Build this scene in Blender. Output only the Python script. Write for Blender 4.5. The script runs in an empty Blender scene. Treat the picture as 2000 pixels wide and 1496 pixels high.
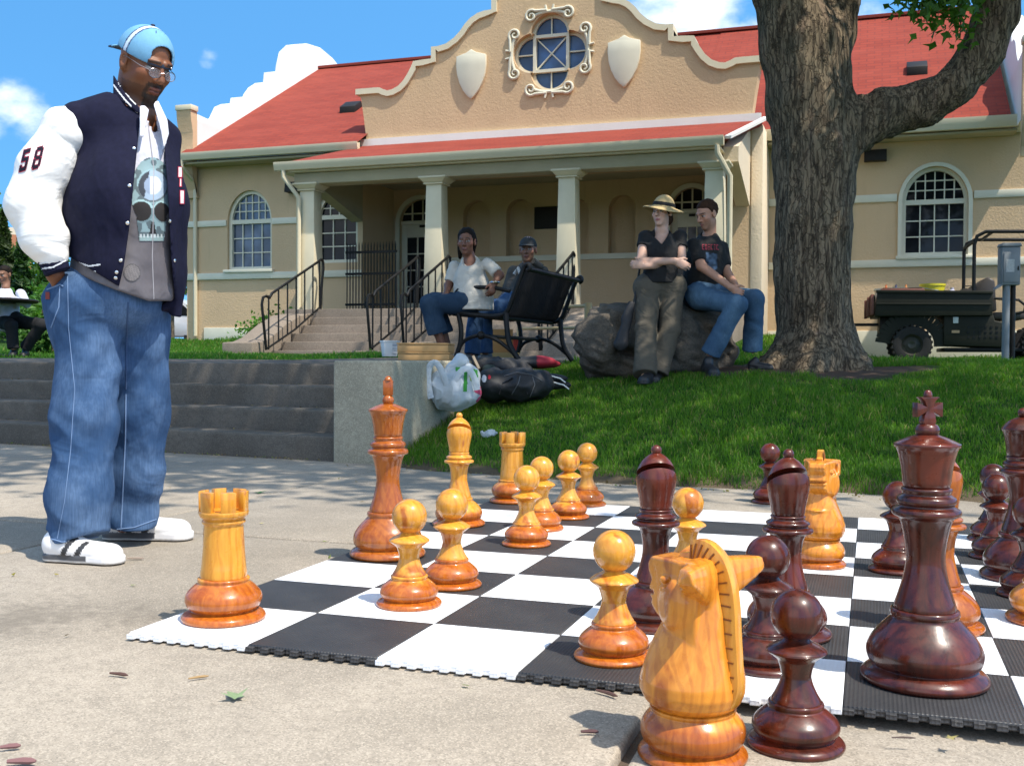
import bpy, bmesh, math, random
import numpy as np
from mathutils import Vector, Matrix
from mathutils.bvhtree import BVHTree
from mathutils.geometry import tessellate_polygon

SC = bpy.context.scene
COL = SC.collection
rnd = random.Random(7)
R_ = math.radians

# ------------------------------------------------------------------ camera
# world frame: X along the front edge of the chess board and the building's facade, Y into depth, metres
YAW, PITCH, ROLL = R_(18.573), R_(-1.209), R_(0.325)
CAM = np.array([1.8062, -2.2832, 0.7051])
FPX = 2084.92                      # focal length in pixels of a 2000 px wide frame
def _rot():
    cy, sy, cp, sp = math.cos(YAW), math.sin(YAW), math.cos(PITCH), math.sin(PITCH)
    f = np.array([-sy*cp, cy*cp, sp]); r = np.array([cy, sy, 0.0]); u = np.cross(r, f)
    c, s = math.cos(ROLL), math.sin(ROLL)
    return np.array([c*r+s*u, -s*r+c*u, f])
RC = _rot()
cam = bpy.data.cameras.new('camera'); camo = bpy.data.objects.new('camera', cam); COL.objects.link(camo)
cam.sensor_width = 36; cam.lens = 36*FPX/2000; cam.clip_end = 3000; cam.clip_start = 0.05
M = Matrix.Identity(4)
for i in range(3):
    M[i][0], M[i][1], M[i][2], M[i][3] = RC[0][i], RC[1][i], -RC[2][i], CAM[i]
camo.matrix_world = M
cam.dof.use_dof = True; cam.dof.focus_distance = 3.9; cam.dof.aperture_fstop = 16
SC.camera = camo
SC.render.film_transparent = False

# ------------------------------------------------------------------ light
SUN = np.array([0.45, -0.185, 0.873]); SUN /= np.linalg.norm(SUN)
SUN_EL = math.asin(SUN[2]); SUN_AZ = math.atan2(SUN[0], SUN[1])
sl = bpy.data.lights.new('sun', 'SUN'); sl.energy = 4.4; sl.angle = R_(0.53); sl.color = (1.0, 0.93, 0.82)
so = bpy.data.objects.new('sun', sl); COL.objects.link(so)
so.rotation_euler = Vector(SUN).to_track_quat('Z', 'Y').to_euler()
W = bpy.data.worlds.new('World'); SC.world = W; W.use_nodes = True
nt = W.node_tree; nt.nodes.clear(); N = nt.nodes.new; LK = nt.links.new
out = N('ShaderNodeOutputWorld'); bg = N('ShaderNodeBackground'); sky = N('ShaderNodeTexSky')
sky.sky_type = 'NISHITA'; sky.sun_disc = False; sky.sun_elevation = SUN_EL; sky.sun_rotation = SUN_AZ
sky.altitude = 200; sky.air_density = 1.0; sky.dust_density = 0.3; sky.ozone_density = 2.0
bg.inputs['Strength'].default_value = 0.145
tc = N('ShaderNodeTexCoord')
sep = N('ShaderNodeSeparateXYZ'); LK(tc.outputs['Generated'], sep.inputs[0])
lift = N('ShaderNodeMath'); lift.operation = 'MULTIPLY_ADD'; lift.inputs[1].default_value = 1.9; lift.inputs[2].default_value = 0.30
LK(sep.outputs[2], lift.inputs[0])
comb = N('ShaderNodeCombineXYZ'); LK(sep.outputs[0], comb.inputs[0]); LK(sep.outputs[1], comb.inputs[1]); LK(lift.outputs[0], comb.inputs[2])
nrm = N('ShaderNodeVectorMath'); nrm.operation = 'NORMALIZE'; LK(comb.outputs[0], nrm.inputs[0]); LK(nrm.outputs[0], sky.inputs['Vector'])
hs = N('ShaderNodeHueSaturation'); hs.inputs['Hue'].default_value = 0.488; hs.inputs['Saturation'].default_value = 1.25; hs.inputs['Value'].default_value = 1.75
LK(sky.outputs[0], hs.inputs['Color'])
# thin cumulus: noise on the direction, where clouds show, plus unseen cover added to whiten shade
def cloud_dir(px, py):
    d = RC.T @ np.array([(px-1000)/FPX, (748-py)/FPX, 1.0]); return d/np.linalg.norm(d)
cn = N('ShaderNodeTexNoise'); cn.inputs['Scale'].default_value = 11; cn.inputs['Detail'].default_value = 9; cn.inputs['Roughness'].default_value = 0.58
mp = N('ShaderNodeMapping'); mp.inputs['Scale'].default_value = (1, 1, 1.7); LK(tc.outputs['Generated'], mp.inputs[0]); LK(mp.outputs[0], cn.inputs['Vector'])
acc = None
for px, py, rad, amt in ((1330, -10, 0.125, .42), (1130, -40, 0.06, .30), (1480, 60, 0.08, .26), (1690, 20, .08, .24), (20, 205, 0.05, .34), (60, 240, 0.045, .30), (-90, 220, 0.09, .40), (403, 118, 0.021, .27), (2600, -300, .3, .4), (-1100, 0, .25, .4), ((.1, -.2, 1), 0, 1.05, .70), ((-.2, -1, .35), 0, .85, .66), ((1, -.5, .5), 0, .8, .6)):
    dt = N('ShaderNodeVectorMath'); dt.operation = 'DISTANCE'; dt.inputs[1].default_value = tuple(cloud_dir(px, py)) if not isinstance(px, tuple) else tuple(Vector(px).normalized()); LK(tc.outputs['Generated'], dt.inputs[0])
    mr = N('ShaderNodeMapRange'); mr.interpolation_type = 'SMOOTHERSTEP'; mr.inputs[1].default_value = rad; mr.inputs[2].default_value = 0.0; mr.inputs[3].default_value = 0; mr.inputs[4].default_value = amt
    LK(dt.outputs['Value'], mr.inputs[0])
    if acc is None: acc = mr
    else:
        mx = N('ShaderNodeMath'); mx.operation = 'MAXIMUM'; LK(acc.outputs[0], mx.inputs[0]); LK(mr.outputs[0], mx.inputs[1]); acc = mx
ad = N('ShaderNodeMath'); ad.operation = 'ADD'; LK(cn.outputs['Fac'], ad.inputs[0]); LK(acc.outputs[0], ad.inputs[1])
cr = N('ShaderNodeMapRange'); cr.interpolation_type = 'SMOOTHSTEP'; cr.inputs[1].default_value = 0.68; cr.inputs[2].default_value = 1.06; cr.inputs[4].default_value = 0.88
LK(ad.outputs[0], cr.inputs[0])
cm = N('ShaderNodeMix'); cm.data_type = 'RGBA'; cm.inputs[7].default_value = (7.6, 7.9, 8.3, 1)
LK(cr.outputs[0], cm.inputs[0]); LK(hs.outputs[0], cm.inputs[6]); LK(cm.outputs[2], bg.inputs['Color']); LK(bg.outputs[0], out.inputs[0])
vs = SC.view_settings; vs.view_transform = 'Standard'; vs.look = 'None'; vs.exposure = 0.48; vs.gamma = 1
SC.cycles.max_bounces = 6; SC.cycles.diffuse_bounces = 3; SC.cycles.glossy_bounces = 3; SC.cycles.transparent_max_bounces = 6
SC.cycles.caustics_reflective = False; SC.cycles.caustics_refractive = False; SC.cycles.sample_clamp_indirect = 6

# ------------------------------------------------------------------ survey helpers (photo pixel -> world point)
def ray(px, py): return RC.T @ np.array([(px-1000)/FPX, (748-py)/FPX, 1.0])
def at(px, py, d): return CAM + ray(px, py)*d                  # d = distance along the view axis
def gnd(px, py, z=0.0): r = ray(px, py); return CAM + r*((z-CAM[2])/r[2])
def ony(px, py, Y): r = ray(px, py); return CAM + r*((Y-CAM[1])/r[1])

# ------------------------------------------------------------------ scene bookkeeping
def origin(o):
    v = Vector((0, 0, 0))
    while o is not None: v = v + o.location; o = o.parent
    return v
def tag(o, label=None, cat=None, group=None, kind=None):
    if label: o['label'] = label
    if cat: o['category'] = cat
    if group: o['group'] = group
    if kind: o['kind'] = kind
    return o
def thing(name, label, cat, loc=(0, 0, 0), group=None, rz=0.0):
    o = bpy.data.objects.new(name, None); COL.objects.link(o); o.empty_display_size = .1
    o.location = Vector([float(c) for c in loc]); o.rotation_euler = (0, 0, rz)
    return tag(o, label, cat, group)
def link_mesh(name, me, mat, parent=None, local=False, loc=None):
    o = bpy.data.objects.new(name, me); COL.objects.link(o)
    for m in (mat if isinstance(mat, (list, tuple)) else [mat]): me.materials.append(m)
    if loc is not None: o.location = loc
    if parent is not None:
        o.parent = parent
        if not local: me.transform(Matrix.Translation(-origin(parent)))
    return o
def copy_tree(o, parent=None):
    c = o.copy(); COL.objects.link(c)
    if parent is not None: c.parent = parent
    for ch in list(o.children): copy_tree(ch, c)
    return c
def np_mesh(name, V, F, smooth=True, angle=None):
    """V (n,3); F (m,3|4) int array -> mesh"""
    me = bpy.data.meshes.new(name); V = np.asarray(V, np.float32); F = np.asarray(F, np.int32); k = F.shape[1]
    me.vertices.add(len(V)); me.vertices.foreach_set('co', V.ravel())
    me.loops.add(F.size); me.loops.foreach_set('vertex_index', F.ravel())
    me.polygons.add(len(F)); me.polygons.foreach_set('loop_start', np.arange(0, F.size, k, dtype=np.int32))
    me.polygons.foreach_set('loop_total', np.full(len(F), k, np.int32))
    me.update(calc_edges=True)
    if smooth: me.shade_smooth()
    else: me.shade_flat()
    if angle: me.set_sharp_from_angle(angle=R_(angle))
    return me
def set_col(me, C, name='Col'):
    a = me.color_attributes.new(name, 'FLOAT_COLOR', 'POINT')
    C = np.asarray(C, np.float32)
    if C.shape[1] == 3: C = np.c_[C, np.ones(len(C), np.float32)]
    a.data.foreach_set('color', C.astype(np.float32).ravel())
def lin(r, g, b):
    f = lambda c: (c/255/12.92) if c/255 <= .04045 else ((c/255+.055)/1.055)**2.4
    return (f(r), f(g), f(b))

def dense_xy(pl, n=4):
    P = [np.array(p, float) for p in pl]; o = []
    for i in range(len(P)-1):
        a, b = P[i], P[i+1]; p0 = P[max(0, i-1)]; p3 = P[min(len(P)-1, i+2)]
        for k in range(n):
            t = k/n; o.append(tuple(.5*((2*a)+(-p0+b)*t+(2*p0-5*a+4*b-p3)*t*t+(-p0+3*a-3*b+p3)*t**3)))
    return o+[tuple(P[-1])]
UX = RC[0]; UY = np.array([-math.sin(YAW), math.cos(YAW), 0])     # across and away from the viewer
UXY0 = np.array([math.cos(YAW), math.sin(YAW), 0])

class MB:
    """collects shapes in world space and links them as ONE mesh"""
    def __init__(s): s.v = []; s.f = []
    def add(s, vs, fs):
        o = len(s.v); s.v += [tuple(float(c) for c in p) for p in vs]; s.f += [tuple(i+o for i in f) for f in fs]; return s
    def box(s, x0, x1, y0, y1, z0, z1, M=None):
        vs = [(x, y, z) for z in (z0, z1) for y in (y0, y1) for x in (x0, x1)]
        if M is not None: vs = [M @ Vector(p) for p in vs]
        return s.add(vs, [(0, 2, 3, 1), (4, 5, 7, 6), (0, 1, 5, 4), (2, 6, 7, 3), (0, 4, 6, 2), (1, 3, 7, 5)])
    def beam(s, a, b, w, h, up=(0, 0, 1)):
        a, b = Vector([float(c) for c in a]), Vector([float(c) for c in b]); d = (b-a).normalized(); x = d.cross(Vector(up))
        if x.length < 1e-4: x = d.cross(Vector((1, 0, 0)))
        x.normalize(); y = x.cross(d)
        vs = [p + x*(sx*w/2) + y*(sy*h/2) for p in (a, b) for sx, sy in ((-1, -1), (1, -1), (1, 1), (-1, 1))]
        return s.add(vs, [(3, 2, 1, 0), (4, 5, 6, 7), (0, 1, 5, 4), (1, 2, 6, 5), (2, 3, 7, 6), (3, 0, 4, 7)])
    def tube(s, pts, r, n=10, closed=False, sq=None):
        P = [Vector([float(c) for c in p]) for p in pts]; m = len(P); rs = r if isinstance(r, (list, tuple, np.ndarray)) else [r]*m
        T = []
        for i in range(m):
            a = P[(i-1) % m] if (closed or i) else P[0]; b = P[(i+1) % m] if (closed or i < m-1) else P[-1]
            T.append((b-a).normalized())
        nv = T[0].cross(Vector((0, 0, 1)))
        if nv.length < 1e-3: nv = T[0].cross(Vector((1, 0, 0)))
        nv.normalize(); vs = []; sq = sq or (1, 1)
        for i in range(m):
            nv = (nv - T[i]*nv.dot(T[i])).normalized(); bv = T[i].cross(nv)
            for k in range(n):
                a = 2*math.pi*k/n
                vs.append(P[i] + nv*(math.cos(a)*rs[i]*sq[0]) + bv*(math.sin(a)*rs[i]*sq[1]))
        fs = []
        for i in range(m if closed else m-1):
            j = (i+1) % m
            for k in range(n): fs.append((i*n+k, i*n+(k+1) % n, j*n+(k+1) % n, j*n+k))
        if not closed:
            fs.append(tuple(range(n-1, -1, -1))); fs.append(tuple((m-1)*n+k for k in range(n)))
        return s.add(vs, fs)
    def lathe(s, prof, c=(0, 0, 0), n=48, sx=1, sy=1, ring=False):
        vs = []; fs = []; m = len(prof)
        for r, z in prof:
            for k in range(n):
                a = 2*math.pi*k/n; vs.append((c[0]+r*math.cos(a)*sx, c[1]+r*math.sin(a)*sy, c[2]+z))
        for i in range(m-1):
            for k in range(n): fs.append((i*n+k, i*n+(k+1) % n, (i+1)*n+(k+1) % n, (i+1)*n+k))
        if ring: fs += [((m-1)*n+k, (m-1)*n+(k+1) % n, (k+1) % n, k) for k in range(n)]
        else: fs.append(tuple(range(n-1, -1, -1))); fs.append(tuple((m-1)*n+k for k in range(n)))
        return s.add(vs, fs)
    def prism(s, poly, fn, d0, d1):
        """poly of (a,b); fn(a,b,d) -> world point"""
        n = len(poly)
        tri = tessellate_polygon([[Vector((a, b, 0)) for a, b in poly]])
        vs = [fn(a, b, d0) for a, b in poly] + [fn(a, b, d1) for a, b in poly]
        fs = [tuple(t) for t in tri] + [tuple(n+i for i in reversed(t)) for t in tri]
        fs += [(i, (i+1) % n, n+(i+1) % n, n+i) for i in range(n)]
        return s.add(vs, fs)
    def ball(s, c, r, n=16, m=10, sc=(1, 1, 1)):
        prof = [(max(1e-4, math.sin(math.pi*i/m))*r, -math.cos(math.pi*i/m)*r) for i in range(m+1)]
        b = MB().lathe(prof, (0, 0, 0), n)
        return s.add([(c[0]+p[0]*sc[0], c[1]+p[1]*sc[1], c[2]+p[2]*sc[2]) for p in b.v], b.f)
    def xf(s, M):
        s.v = [tuple(M @ Vector(p)) for p in s.v]; return s
    def mesh(s, name, bevel=0, seg=2, angle=40, fix=True, smooth=True):
        me = bpy.data.meshes.new(name); me.from_pydata(s.v, [], s.f)
        bm = bmesh.new(); bm.from_mesh(me)
        if fix: bmesh.ops.recalc_face_normals(bm, faces=bm.faces)
        if bevel:
            es = [e for e in bm.edges if len(e.link_faces) == 2 and e.calc_face_angle(0) > R_(35)]
            bmesh.ops.bevel(bm, geom=es, offset=bevel, segments=seg, affect='EDGES', profile=.5, clamp_overlap=True)
        bm.to_mesh(me); bm.free()
        if smooth:
            me.shade_smooth(); me.set_sharp_from_angle(angle=R_(angle))
        return me
    def build(s, name, mat, parent=None, bevel=0, seg=2, angle=40, local=False, fix=True, smooth=True):
        return link_mesh(name, s.mesh(name, bevel, seg, angle, fix, smooth), mat, parent, local)

def join_into(a, b):
    """melt mesh object b into a, keeping its material"""
    k = len(a.data.materials)
    for m in b.data.materials: a.data.materials.append(m)
    bm = bmesh.new(); bm.from_mesh(a.data); n = len(bm.faces); bm.from_mesh(b.data); bm.faces.ensure_lookup_table()
    for f in bm.faces[n:]: f.material_index = k
    bm.to_mesh(a.data); bm.free(); bpy.data.objects.remove(b)

# ------------------------------------------------------------------ signed distance sculpting
f32 = np.float32
def V3(*a): return np.array(a, f32)
def cap(P, a, b, ra, rb):
    a = np.asarray(a, f32); b = np.asarray(b, f32); ba = b-a
    t = np.clip(((P-a) @ ba)/max(1e-9, float(ba @ ba)), 0, 1)
    return np.linalg.norm(P-a-t[:, None]*ba, axis=1) - (ra + t*f32(rb-ra))
def fcap(P, a, b, ra, rb, n, k):
    """capsule flattened by k (<1) along direction n"""
    a = np.asarray(a, f32); n = np.asarray(n, f32); n = n/np.linalg.norm(n)
    sft = lambda Q: Q + np.outer((Q-a) @ n, n)*f32(1/k-1)
    return cap(sft(P), a, sft(np.asarray(b, f32)[None])[0], ra, rb)*f32(k if k < 1 else 1)
def ell(P, c, r, R=None):
    q = P-np.asarray(c, f32)
    if R is not None: q = q @ np.asarray(R, f32)
    r = np.asarray(r, f32); k0 = np.linalg.norm(q/r, axis=1); k1 = np.linalg.norm(q/(r*r), axis=1)
    return k0*(k0-1)/np.maximum(k1, 1e-6)
def rbox(P, c, h, rad=0.0, R=None):
    q = P-np.asarray(c, f32)
    if R is not None: q = q @ np.asarray(R, f32)
    q = np.abs(q)-np.asarray(h, f32)+f32(rad)
    return np.linalg.norm(np.maximum(q, 0), axis=1)+np.minimum(q.max(1), 0)-f32(rad)
def smin(a, b, k):
    h = np.clip(.5+.5*(b-a)/k, 0, 1); return b*(1-h)+a*h-k*h*(1-h)
def smax(a, b, k): return -smin(-a, -b, k)
def sU(k, *ds):
    d = ds[0]
    for e in ds[1:]: d = smin(d, e, f32(k))
    return d
_P = np.random.RandomState(3).permutation(256)
_G = np.random.RandomState(4).uniform(-1, 1, 256).astype(f32)
def vnoise(P, scale=1.0):
    """smooth value noise in [-1,1]"""
    q = P*np.asarray(scale, f32); i = np.floor(q).astype(np.int64); f = (q-i).astype(f32); u = f*f*(3-2*f); r = 0
    for dx in (0, 1):
        for dy in (0, 1):
            for dz in (0, 1):
                h = _G[_P[(_P[(_P[(i[:, 0]+dx) & 255]+i[:, 1]+dy) & 255]+i[:, 2]+dz) & 255]]
                r = r + h*(u[:, 0] if dx else 1-u[:, 0])*(u[:, 1] if dy else 1-u[:, 1])*(u[:, 2] if dz else 1-u[:, 2])
    return r
def fbm(P, scale, oct=3):
    r = 0; a = 1.0; s = np.asarray(scale, f32)
    for _ in range(oct): r = r + a*vnoise(P, s); a *= .5; s = s*2.03
    return r
_CO = np.array([(x, y, z) for x in (0, 1) for y in (0, 1) for z in (0, 1)])
_ED = [(a, b) for a in range(8) for b in range(a+1, 8) if np.abs(_CO[a]-_CO[b]).sum() == 1]
def sdf_mesh(fn, lo, hi, h, slack=.03, name='sdf'):
    """naive surface nets on blocks near the surface"""
    lo = np.asarray(lo, float); hi = np.asarray(hi, float); B = 8
    nb = np.maximum(1, np.ceil((hi-lo)/(h*B)).astype(int)); n = nb*B+1
    bc = np.stack(np.meshgrid(*[np.arange(k) for k in nb], indexing='ij'), -1).reshape(-1, 3)
    d = fn((lo+(bc+.5)*h*B).astype(f32)); near = np.abs(d) < h*B*.87*1.25+slack
    F = np.full(n, 1.0, f32)
    sg = np.where(d < 0, -1, 1).reshape(nb)
    F[:-1, :-1, :-1] = np.repeat(np.repeat(np.repeat(sg, B, 0), B, 1), B, 2)
    off = np.stack(np.meshgrid(*[np.arange(B+1)]*3, indexing='ij'), -1).reshape(-1, 3)
    nbk = bc[near]; step = max(1, 400000//len(off))
    for i in range(0, len(nbk), step):
        g = (nbk[i:i+step, None, :]*B+off[None]).reshape(-1, 3)
        F[g[:, 0], g[:, 1], g[:, 2]] = fn((lo+g*h).astype(f32))
    S = F < 0; cnt = np.zeros(np.array(n)-1, np.int8)
    for c in _CO: cnt += S[c[0]:n[0]-1+c[0], c[1]:n[1]-1+c[1], c[2]:n[2]-1+c[2]]
    idx = np.argwhere((cnt > 0) & (cnt < 8)); ps = np.zeros((len(idx), 3)); ct = np.zeros(len(idx))
    for a, b in _ED:
        ca, cb = idx+_CO[a], idx+_CO[b]; fa = F[ca[:, 0], ca[:, 1], ca[:, 2]]; fb = F[cb[:, 0], cb[:, 1], cb[:, 2]]
        x = (fa < 0) != (fb < 0); t = fa/np.where(x, fa-fb, 1); t = np.clip(t, 0, 1)
        ps[x] += (_CO[a]+t[:, None]*(_CO[b]-_CO[a]))[x]; ct[x] += 1
    Vv = lo+(idx+ps/ct[:, None])*h
    im = np.full(np.array(n)-1, -1, np.int32); im[idx[:, 0], idx[:, 1], idx[:, 2]] = np.arange(len(idx))
    Q = []
    for ax in range(3):
        o = np.zeros(3, int); o[ax] = 1; u = (ax+1) % 3; w = (ax+2) % 3
        A = S[:n[0]-o[0], :n[1]-o[1], :n[2]-o[2]]; Bb = S[o[0]:, o[1]:, o[2]:]
        e = np.argwhere(A != Bb); ok = (e[:, u] > 0) & (e[:, w] > 0) & (e[:, u] < n[u]-1) & (e[:, w] < n[w]-1); e = e[ok]
        du = np.zeros(3, int); du[u] = 1; dw = np.zeros(3, int); dw[w] = 1
        q = np.stack([im[tuple((e-du-dw).T)], im[tuple((e-dw).T)], im[tuple(e.T)], im[tuple((e-du).T)]], 1)
        ins = A[tuple(e.T)]; q[~ins] = q[~ins][:, ::-1]; Q.append(q)
    Q = np.concatenate(Q); Q = Q[(Q >= 0).all(1)]
    return np_mesh(name, Vv, Q)
def mesh_co(me):
    a = np.empty(len(me.vertices)*3, f32); me.vertices.foreach_get('co', a); return a.reshape(-1, 3)
def sdf_obj(name, fn, lo, hi, h, mat, parent=None, col=None, slack=.03, local=False, smooth_it=0):
    me = sdf_mesh(fn, lo, hi, h, slack, name)
    if smooth_it:
        bm = bmesh.new(); bm.from_mesh(me)
        for _ in range(smooth_it): bmesh.ops.smooth_vert(bm, verts=bm.verts, factor=.5, use_axis_x=True, use_axis_y=True, use_axis_z=True)
        bm.to_mesh(me); bm.free()
    if col is not None: set_col(me, col(mesh_co(me)))
    return link_mesh(name, me, mat, parent, local)

# ------------------------------------------------------------------ materials
def _nt(name):
    m = bpy.data.materials.new(name); m.use_nodes = True; t = m.node_tree; return m, t, t.nodes['Principled BSDF']
def noise(t, scale, detail=4, rough=.55, vec=None, stretch=None, dist=0.0):
    n = t.nodes.new('ShaderNodeTexNoise'); n.inputs['Scale'].default_value = scale; n.inputs['Detail'].default_value = detail
    n.inputs['Roughness'].default_value = rough; n.inputs['Distortion'].default_value = dist
    if vec is None: vec = t.nodes.new('ShaderNodeTexCoord').outputs['Object']
    if stretch:
        m = t.nodes.new('ShaderNodeMapping'); m.inputs['Scale'].default_value = stretch; t.links.new(vec, m.inputs[0]); vec = m.outputs[0]
    t.links.new(vec, n.inputs['Vector']); return n
def rng(t, val, a, b, c=0.0, d=1.0, interp='SMOOTHSTEP'):
    r = t.nodes.new('ShaderNodeMapRange'); r.interpolation_type = interp
    for i, x in zip((1, 2, 3, 4), (a, b, c, d)): r.inputs[i].default_value = x
    t.links.new(val, r.inputs[0]); return r.outputs[0]
def mixc(t, fac, a, b, mode='MIX'):
    m = t.nodes.new('ShaderNodeMix'); m.data_type = 'RGBA'; m.blend_type = mode
    for k, x in ((6, a), (7, b)):
        if isinstance(x, (tuple, list)): m.inputs[k].default_value = (*x[:3], 1)
        else: t.links.new(x, m.inputs[k])
    if isinstance(fac, (int, float)): m.inputs[0].default_value = fac
    else: t.links.new(fac, m.inputs[0])
    return m.outputs[2]
def mth(t, op, a, b=None):
    m = t.nodes.new('ShaderNodeMath'); m.operation = op
    for k, x in ((0, a), (1, b)):
        if x is None: continue
        if isinstance(x, (int, float)): m.inputs[k].default_value = x
        else: t.links.new(x, m.inputs[k])
    return m.outputs[0]
def bump(t, p, h, strength=.4, dist=.01):
    b = t.nodes.new('ShaderNodeBump'); b.inputs['Strength'].default_value = strength; b.inputs['Distance'].default_value = dist
    t.links.new(h, b.inputs['Height']); t.links.new(b.outputs[0], p.inputs['Normal']); return b
def wrinkle(t, p, scale, stretch, strength, dist):
    """sharp creases: ridged noise, chained after whatever bump the cloth has"""
    n = noise(t, scale, 3, .5, stretch=stretch, dist=.9); r = mth(t, 'ABSOLUTE', mth(t, 'SUBTRACT', n.outputs['Fac'], .5))
    b = t.nodes.new('ShaderNodeBump'); b.inputs['Strength'].default_value = strength; b.inputs['Distance'].default_value = dist
    t.links.new(rng(t, r, 0, .16), b.inputs['Height'])
    if p.inputs['Normal'].is_linked: t.links.new(p.inputs['Normal'].links[0].from_socket, b.inputs['Normal'])
    t.links.new(b.outputs[0], p.inputs['Normal'])
def PM(name, col, rough=.6, var=.12, scale=6, bmp=0.0, bscale=60, bdist=.004, metal=0.0, coat=0.0, spec=.5, attr=False, stretch=None, bstretch=None, detail=5):
    """plain procedural material: base colour (or the 'Col' attribute) with noise variation and noise bump"""
    m, t, p = _nt(name)
    n = noise(t, scale, detail, stretch=stretch)
    if attr:
        a = t.nodes.new('ShaderNodeAttribute'); a.attribute_name = 'Col'; base = a.outputs['Color']
    else: base = tuple(col)
    f = rng(t, n.outputs['Fac'], .25, .75, 1-var, 1+var, 'LINEAR')
    cb = t.nodes.new('ShaderNodeCombineColor')
    for k in range(3): t.links.new(f, cb.inputs[k])
    t.links.new(mixc(t, 1.0, base, cb.outputs[0], 'MULTIPLY'), p.inputs['Base Color'])
    p.inputs['Roughness'].default_value = rough; p.inputs['Metallic'].default_value = metal
    p.inputs['Specular IOR Level'].default_value = spec
    if coat: p.inputs['Coat Weight'].default_value = coat; p.inputs['Coat Roughness'].default_value = .08
    if bmp:
        bn = noise(t, bscale, 6, .6, stretch=bstretch); bump(t, p, bn.outputs['Fac'], bmp, bdist)
    return m
# ------------------------------------------------------------------ shared materials
def make_concrete(name, base, dark, grain=260, bmp=.35, stain=.9, kmid=.6, spots=()):
    m, t, p = _nt(name)
    big = noise(t, stain, 7, .62); fine = noise(t, grain, 3, .7); mid = noise(t, 26, 5, .65)
    c = mixc(t, rng(t, big.outputs['Fac'], .36, .66), dark, base)
    c = mixc(t, rng(t, mid.outputs['Fac'], .34, .58, .75, 0), c, tuple(x*.72 for x in base))
    v = t.nodes.new('ShaderNodeTexVoronoi'); v.inputs['Scale'].default_value = grain*.55
    t.links.new(t.nodes.new('ShaderNodeTexCoord').outputs['Object'], v.inputs['Vector'])
    g = t.nodes.new('ShaderNodeSeparateColor'); t.links.new(v.outputs['Color'], g.inputs[0])
    c = mixc(t, rng(t, g.outputs[0], .72, .8, 0, .5), c, tuple(min(1, x*1.35) for x in base))
    c = mixc(t, rng(t, g.outputs[1], .78, .84, 0, .5), c, tuple(x*.45 for x in base))
    if spots:
        ps = t.nodes.new('ShaderNodeNewGeometry')
        for (sx, sy, sr) in spots:
            d = t.nodes.new('ShaderNodeVectorMath'); d.operation = 'DISTANCE'; d.inputs[1].default_value = (sx, sy, 0); t.links.new(ps.outputs['Position'], d.inputs[0])
            e = mth(t, 'ADD', d.outputs['Value'], mth(t, 'MULTIPLY', mid.outputs['Fac'], .5)); e = mth(t, 'ADD', e, mth(t, 'MULTIPLY', big.outputs['Fac'], .5))
            c = mixc(t, rng(t, e, sr+.28, sr+.62, .72, 0), c, tuple(x*.42 for x in base))
    t.links.new(c, p.inputs['Base Color']); p.inputs['Roughness'].default_value = .93; p.inputs['Specular IOR Level'].default_value = .25
    bump(t, p, mth(t, 'ADD', fine.outputs['Fac'], mth(t, 'MULTIPLY', mid.outputs['Fac'], kmid)), bmp, .006)
    return m
M_PAVE = make_concrete('pavement_concrete', (.375, .325, .262), (.235, .205, .165), grain=520, bmp=.25, spots=((-.42, .12, .22), (-.75, -.02, .16), (-.15, .25, .05)))
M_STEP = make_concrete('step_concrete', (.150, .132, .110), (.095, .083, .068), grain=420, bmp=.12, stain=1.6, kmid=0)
M_WALLC = make_concrete('cheek_concrete', (.40, .36, .265), (.27, .245, .18), grain=380, bmp=.12, stain=1.3, kmid=.1)
M_PORCHC = make_concrete('porch_concrete', (.29, .235, .185), (.20, .165, .13), grain=300, bmp=.2, stain=.9)  # albedo lowered to stand in for tree shade on the stairs

def make_stucco(name, base):
    m, t, p = _nt(name)
    a = noise(t, .55, 5, .6, stretch=(1, 1, .45)); b = noise(t, 26, 6, .65); c0 = noise(t, 2.2, 4, .6, stretch=(3, 3, .35))
    c = mixc(t, rng(t, a.outputs['Fac'], .3, .7), tuple(x*.88 for x in base), base)
    c = mixc(t, rng(t, c0.outputs['Fac'], .58, .78, 0, .28), c, tuple(x*.6 for x in base))
    t.links.new(c, p.inputs['Base Color']); p.inputs['Roughness'].default_value = .92; p.inputs['Specular IOR Level'].default_value = .2
    bump(t, p, b.outputs['Fac'], .5, .02); return m
M_STUCCO = make_stucco('tan_stucco', (.66, .47, .285))
M_STUCCO_P = make_stucco('pale_stucco', (.74, .62, .46))
M_CREAM = PM('cream_paint', (.70, .66, .52), .55, .06, 3, .15, 30)
M_TRIM = PM('pale_green_trim', (.70, .62, .44), .5, .06, 3, .1, 30)
M_GUTTER = PM('gutter_enamel', (.66, .58, .41), .42, .06, 1.5)
M_WHITE = PM('white_paint', (.78, .77, .73), .5, .04, 3)
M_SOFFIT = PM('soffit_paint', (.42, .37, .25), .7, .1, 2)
M_BLACK = PM('black_iron', (.008, .008, .008), .5, .3, 30, .15, 90, spec=.25)
M_DARK = PM('dark_bronze', (.018, .015, .012), .55, .2, 20, spec=.25)
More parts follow.
